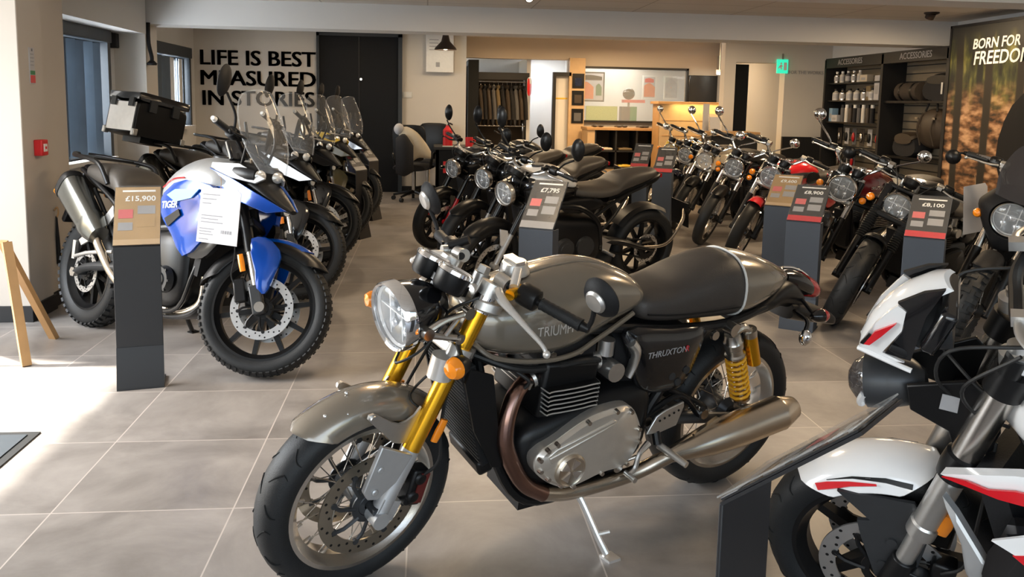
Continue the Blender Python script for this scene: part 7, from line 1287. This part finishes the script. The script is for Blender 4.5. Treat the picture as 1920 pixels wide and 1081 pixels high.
# ------------------------------------------------------------ price stands
def price_stand(name, label, X, Y, rz, card, price, post='post_grey', side=True, group=None, w=0.21, tan=False, clear=None, d=(0, 0.235, 0.26)):
    t = thing(name, label, 'price stand', (X, Y, 0), (0, 0, rad(rz)), group)
    m = MB(); m += box((0, 0.0, 0.345), (w, 0.008, 0.69)); 
    if side: m += box((w / 2 - 0.004, 0.045, 0.345), (0.008, 0.09, 0.69)); m += box((-w / 2 + 0.004, 0.045, 0.345), (0.008, 0.09, 0.69))
    obj('post', m, post, t, bevel=0.002)
    obj('foot', MB().add(plate([(-w / 2, 0.0, 0.18), (-w / 2, -0.045, 0.012), (-w / 2, -0.045, 0.0), (-w / 2, 0.13, 0.0), (-w / 2, 0.13, 0.01), (-w / 2, 0.02, 0.012)], 0.002, (1, 0, 0))).add(loft([[Vector((-w / 2 * s, a, b)) for a, b in [(-0.006, 0.20), (-0.05, 0.012), (-0.05, 0.0), (0.13, 0.0), (0.13, 0.010), (0.0, 0.012)]] for s in (1, -1)])), post, t)
    d = Vector(d); n_ = Vector((0, -d.z, d.y)).normalized(); o = Vector((0, 0, 0.69)); L = d.length; dn = d.normalized(); R_ = Matrix((Vector((1, 0, 0)), dn, n_)).transposed()
    obj('ledge', MB().add(box(o + d / 2, (w, L, 0.006), R_)), post, t)
    c = obj('price_card', MB().add(box(o + d / 2 + n_ * 0.006, (w * 0.98, L * 0.97, 0.004), R_)), card, t)
    B = lambda u, v: basis(o + dn * (L * v) + n_ * 0.0088 + Vector((u, 0, 0)), (1, 0, 0), dn)
    if price: obj('price_lettering', MB().add(text_mesh(price, 0.043, B(0.012, 0.78), 0.0004, bold=0.0008)), 'white_ink', c, smooth=0)
    def pan(u0, u1, v0, v1, mt, nm): obj(nm, MB().add(box(o + dn * (L * (v0 + v1) / 2) + n_ * 0.0086 + Vector(((u0 + u1) / 2, 0, 0)), (u1 - u0, L * (v1 - v0), 0.001), R_)), mt, c)
    pan(-0.07, 0.08, 0.90, 0.93, 'white_ink', 'heading_bar')
    pan(-0.085, -0.02, 0.45, 0.60, 'pink_ink', 'photo_patch'); pan(0.0, 0.08, 0.52, 0.66, 'grey_ink', 'text_block'); pan(0.0, 0.08, 0.30, 0.46, 'grey_ink' if not tan else 'card_tan', 'text_block'); pan(-0.085, -0.02, 0.25, 0.38, 'grey_ink', 'text_block')
    if card != 'card_tan': pan(-w * 0.49, w * 0.49, 0.015, 0.15, 'sign_red' if group and 'red' in group else 'grey_ink', 'footer_band')
    else: pan(-w * 0.49, w * 0.49, 0.015, 0.10, 'wood_pale', 'footer_band')
    obj('cover', MB().add(box(o + d / 2 + n_ * 0.013, (w * 1.0, L, 0.003), R_)), 'acrylic' if clear else 'card_cover', t)
    return t
def paper_tag(name, label, corners, lines=True):
    """a sheet hung from a handlebar; corners world tl, tr, br, bl"""
    tl, tr, br, bl = [Vector(c) for c in corners]; n_ = (tr - tl).cross(bl - tl).normalized()
    t = thing(name, label, 'paper tag', (tl + tr) / 2); q = (tl + tr) / 2; P = lambda u, v: tl + (tr - tl) * u + (bl - tl) * v - q
    obj('sheet', MB().add(plate([P(0.02, 0), P(0.9, 0), P(1, 0.08), P(1, 1), P(0, 1)], 0.002, n_)), 'paper', t)
    if lines:
        for i, (u0, u1, v) in enumerate([(0.08, 0.5, 0.12), (0.08, 0.42, 0.2), (0.08, 0.3, 0.28), (0.08, 0.6, 0.5), (0.08, 0.5, 0.56), (0.08, 0.62, 0.62), (0.06, 0.42, 0.74), (0.06, 0.36, 0.79), (0.06, 0.4, 0.84), (0.06, 0.3, 0.93)]):
            obj('text_line', MB().add(plate([P(u0, v), P(u1, v), P(u1, v + 0.013), P(u0, v + 0.013)], 0.0034, n_)), 'ink', t)
        for k in range(9): obj('barcode_bar', MB().add(plate([P(0.6 + 0.03 * k, 0.75), P(0.6 + 0.03 * k + 0.012 + 0.006 * (k % 2), 0.75), P(0.6 + 0.03 * k + 0.012 + 0.006 * (k % 2), 0.81), P(0.6 + 0.03 * k, 0.81)], 0.0034, n_)), 'ink', t)
    obj('string', MB().add(tube([P(0.5, 0.01), P(0.5, -0.1), P(0.47, -0.2)], 0.0016, 5, 2)), 'wood', t)
    return t

# ------------------------------------------------------------ copies
def dup(root, name, label, X, Y, hd, lean=None, swap=None, drop=()):
    swap = swap or {}
    def cp(o, parent):
        c = o.copy(); C.objects.link(c); c.parent = parent
        for i, sl_ in enumerate(c.material_slots):
            nm = sl_.material.name
            if nm in swap: sl_.link = 'OBJECT'; sl_.material = K[swap[nm]]
        for ch in list(o.children):
            if ch.name.split('.')[0] not in drop: cp(ch, c)
        return c
    r = root.copy(); C.objects.link(r); r.name = name; r.location = (X, Y, 0)
    r.rotation_euler = (root.rotation_euler.x if lean is None else -rad(lean), 0, rad(hd)); r['label'] = label
    for ch in list(root.children):
        if ch.name.split('.')[0] not in drop: cp(ch, r)
    return r
cafe_racer()
street_bike((2.088, 0.831, 127.0, 13.0, 19.34))
GA = 'adventure motorcycles lined up along the left windows'
adv = adventure_bike('adventure_motorcycle', 'blue and silver adventure motorcycle nearest in the left row', -2.044, 5.243, -40.17, 8.742, 36.75, 'blue_paint', group=GA)
S = lambda p, tk_: {'blue_paint': p, 'cyan_paint': 'graphite', 'silver_paint': tk_}
dup(adv, 'adventure_motorcycle', 'black adventure motorcycle with the top box, second in the left row', -2.13, 6.90, -40, swap=S('black_gloss', 'black_gloss'), drop=('fairing_lettering',))
dup(adv, 'adventure_motorcycle', 'plain black adventure motorcycle third in the left row', -2.13, 8.30, -40, swap=S('black_gloss', 'black_gloss'), drop=('fairing_lettering',))
dup(adv, 'adventure_motorcycle', 'olive and yellow adventure motorcycle second from the far end of the left row', -2.11, 9.55, -40, swap=S('olive_paint', 'yellow_paint'), drop=('fairing_lettering',))
dup(adv, 'adventure_motorcycle', 'navy adventure motorcycle at the far end of the left row by the black door', -2.08, 10.80, -40, swap=S('navy_paint', 'graphite'), drop=('fairing_lettering',))
# top box strapped on the second machine's rack
t = thing('top_box', 'black aluminium top box on the rack of the second left motorcycle', 'box', (-2.26, 6.98, 1.065), (rad(-13), rad(2), rad(-40)))
obj('body', MB().add(sl([(-0.20, 0.0, 0.26, 0.21, 0.5, 8), (-0.19, 0.0, 0.27, 0.22, 0.5, 8), (0.19, 0.0, 0.27, 0.22, 0.5, 8), (0.20, 0.0, 0.26, 0.21, 0.5, 8)], 32, 1)), 'black_satin', t, bevel=0.004); obj('lid', MB().add(sl([(-0.21, 0.272, 0.32, 0.215, 0.5, 8), (-0.2, 0.272, 0.34, 0.225, 0.5, 8), (0.2, 0.272, 0.34, 0.225, 0.5, 8), (0.21, 0.272, 0.32, 0.215, 0.5, 8)], 32, 1)), 'black_gloss', t)
for y in (-0.1, 0.1): obj('latch', bx((0.205, 0.222, y - 0.03, y + 0.03, 0.20, 0.29)), 'graphite', t)
for y in (-0.12, 0.12): obj('side_latch', bx((y - 0.03, y + 0.03, -0.236, -0.22, 0.22, 0.29)), 'graphite', t)
obj('mount_plate', bx((-0.12, 0.12, -0.1, 0.1, -0.045, 0.0)), 'black_satin', t); obj('end_panel', bx((-0.175, 0.175, -0.222, -0.216, 0.03, 0.255)), 'alloy_bright', t, label='bright silver end panel')
for x in (-0.195, 0.195):
    for y in (-0.21, 0.21): obj('corner_guard', bx((x - 0.02, x + 0.02, y - 0.02, y + 0.02, -0.004, 0.05)), 'alloy', t, bevel=0.006)

GR = 'black roadsters in the middle row'
ro = roadster('roadster', 'black and white roadster nearest in the middle row behind the cafe racer', 1.60, 6.184, 205, 9.5, 14, 'white_paint', GR, lamp=(0.535, 5.75))
def rl(tx, ty, hd):
    c_ = Vector((ro.location.x - 0.535, ro.location.y - 5.75, 0)); R_ = Matrix.Rotation(rad(hd - 205), 3, 'Z'); c_ = R_ @ c_; return tx + c_.x, ty + c_.y
dup(ro, 'roadster', 'black roadster second in the middle row', *rl(0.46, 6.85, 211), 211, swap={'white_paint': 'black_gloss'})
dup(ro, 'roadster', 'black roadster with red trim third in the middle row', *rl(0.24, 7.9, 211), 211, swap={'white_paint': 'black_gloss', 'silver_paint': 'red_paint'})
dup(ro, 'roadster', 'black roadster with a red sign before it, farthest in the middle row', 2.0, 10.2, 200, swap={'white_paint': 'graphite'})

GC = 'classic motorcycles in the right row'
H0 = 207
def cl(label, lamp, tankp, fendp, **o_):
    return classic('classic_motorcycle', label, 4, 6, o_.pop('hd', H0), 10.5, o_.pop('ang', 30), tankp, fendp, dict(o_, lamp=lamp), GC)
A = cl('black bobber motorcycle with fork gaiters, nearest in the right row', (3.03, 5.1), 'black_satin', 'black_satin', hd=206, bob=True, wb=1.52, rake=30, hx=1.26, hz=0.81, hr=0.092, trim='steel', tube='black_satin', lower='black_satin', gaiter=True, rim='black_satin', cover='black_satin', fin='black_satin', ex=('steel_warm', 'black_satin'), fw=0.13, tread='road', frim=0.21, mir=False, mb='black_satin', ibody='black_satin', badge=False, bz=1.0, spring='black_satin', fa0=85, fa1=150)
Bq = cl('maroon classic motorcycle second in the right row behind a price stand', (3.17, 6.1), 'maroon_paint', 'black_gloss', hr=0.105)
Cq = cl('classic motorcycle with a bright red front fender in the right row', (3.02, 7.1), 'red_paint', 'red_paint', stripe='graphite', fa0=72, fa1=128, mir=False)
Dq = cl('black classic motorcycle behind the red-fendered one', (3.06, 8.1), 'black_gloss', 'black_satin', hr=0.098)
dx_, dy_ = Dq.location.x - 3.06, Dq.location.y - 8.1; cx_, cy_ = Cq.location.x - 3.02, Cq.location.y - 7.1
dup(Dq, 'classic_motorcycle', 'cream classic motorcycle fifth in the right row', 3.11 + dx_, 9.15 + dy_, H0, swap={'black_gloss': 'cream_paint'})
dup(Cq, 'classic_motorcycle', 'navy classic motorcycle sixth in the right row', 3.2 + cx_, 10.15 + cy_, H0, swap={'red_paint': 'navy_paint', 'graphite': 'cream_paint'})
dup(Dq, 'classic_motorcycle', 'yellow-tanked classic motorcycle at the far end of the right row', 3.3 + dx_, 11.15 + dy_, H0, swap={'black_gloss': 'yellow_paint'})
classic('scrambler', 'black scrambler with a nose cowl and smoked fly screen at the right edge', 4, 5, 207, 9, 20, 'black_matt', 'black_matt', dict(lamp=(3.23, 4.3), visor=True, hr=0.1, trim='steel', tread='knob', rim='black_satin', bz=1.07, mir=False, mb='black_satin', badge=False, tube='steel', lower='black_satin', cover='black_satin'))

GS = 'price stands with red-banded cards'
price_stand('price_stand', 'black price stand with a tan card before the blue adventure motorcycle', -1.375, 4.10, 14, 'card_tan', '£15,900', 'post_black', False, tan=True)
price_stand('price_stand', 'price stand reading 8,100 before the black bobber', 2.78, 4.38, -38, 'card_black', '£8,100', group=GS, d=(0, 0.29, 0.21))
price_stand('price_stand', 'price stand reading 8,900 before the maroon classic', 2.37, 5.02, -36, 'card_black', '£8,900', group=GS, d=(0, 0.29, 0.21))
price_stand('price_stand', 'price stand with a tan card beside the red front fender', 2.56, 5.83, -36, 'card_tan', '£9,600', group=GS, d=(0, 0.29, 0.21))
price_stand('price_stand', 'far price stand with a black and red card at the left end of the classics', 2.52, 8.76, -30, 'card_black', None, group=GS)
price_stand('price_stand', 'farthest price stand with a grey card beyond the roadster seat', 2.45, 9.50, -30, 'card_black', None, group=GS)
price_stand('price_stand', 'price stand reading 7,795 in front of the white-tanked roadster', 0.623, 4.68, -30, 'card_black', '£7,795', group=None)
price_stand('price_stand', 'dark price stand near the front wheels at the middle of the left row', -0.66, 8.60, 62, 'card_black', None, 'post_black', False)
price_stand('price_stand', 'dark price stand at the far end of the left row before the black door', -0.62, 9.95, 62, 'card_black', None, 'post_black', False)
price_stand('price_stand', 'black price stand seen from behind beside the white street motorcycle', 0.61, 1.46, -137.1, 'card_black', '£9,000', 'post_black', False, clear=True, d=(0, 0.235, 0.20))
paper_tag('price_tag', 'white paper sales tag hanging on the blue adventure motorcycle', [(-1.096, 4.2, 0.968), (-0.861, 4.007, 0.975), (-0.869, 3.961, 0.715), (-1.116, 4.163, 0.705)])
paper_tag('price_tag', 'grey paper tag hanging between the bobber and the scrambler', [(3.239, 4.75, 0.951), (3.393, 4.75, 0.98), (3.425, 4.75, 0.664), (3.265, 4.75, 0.657)], False)
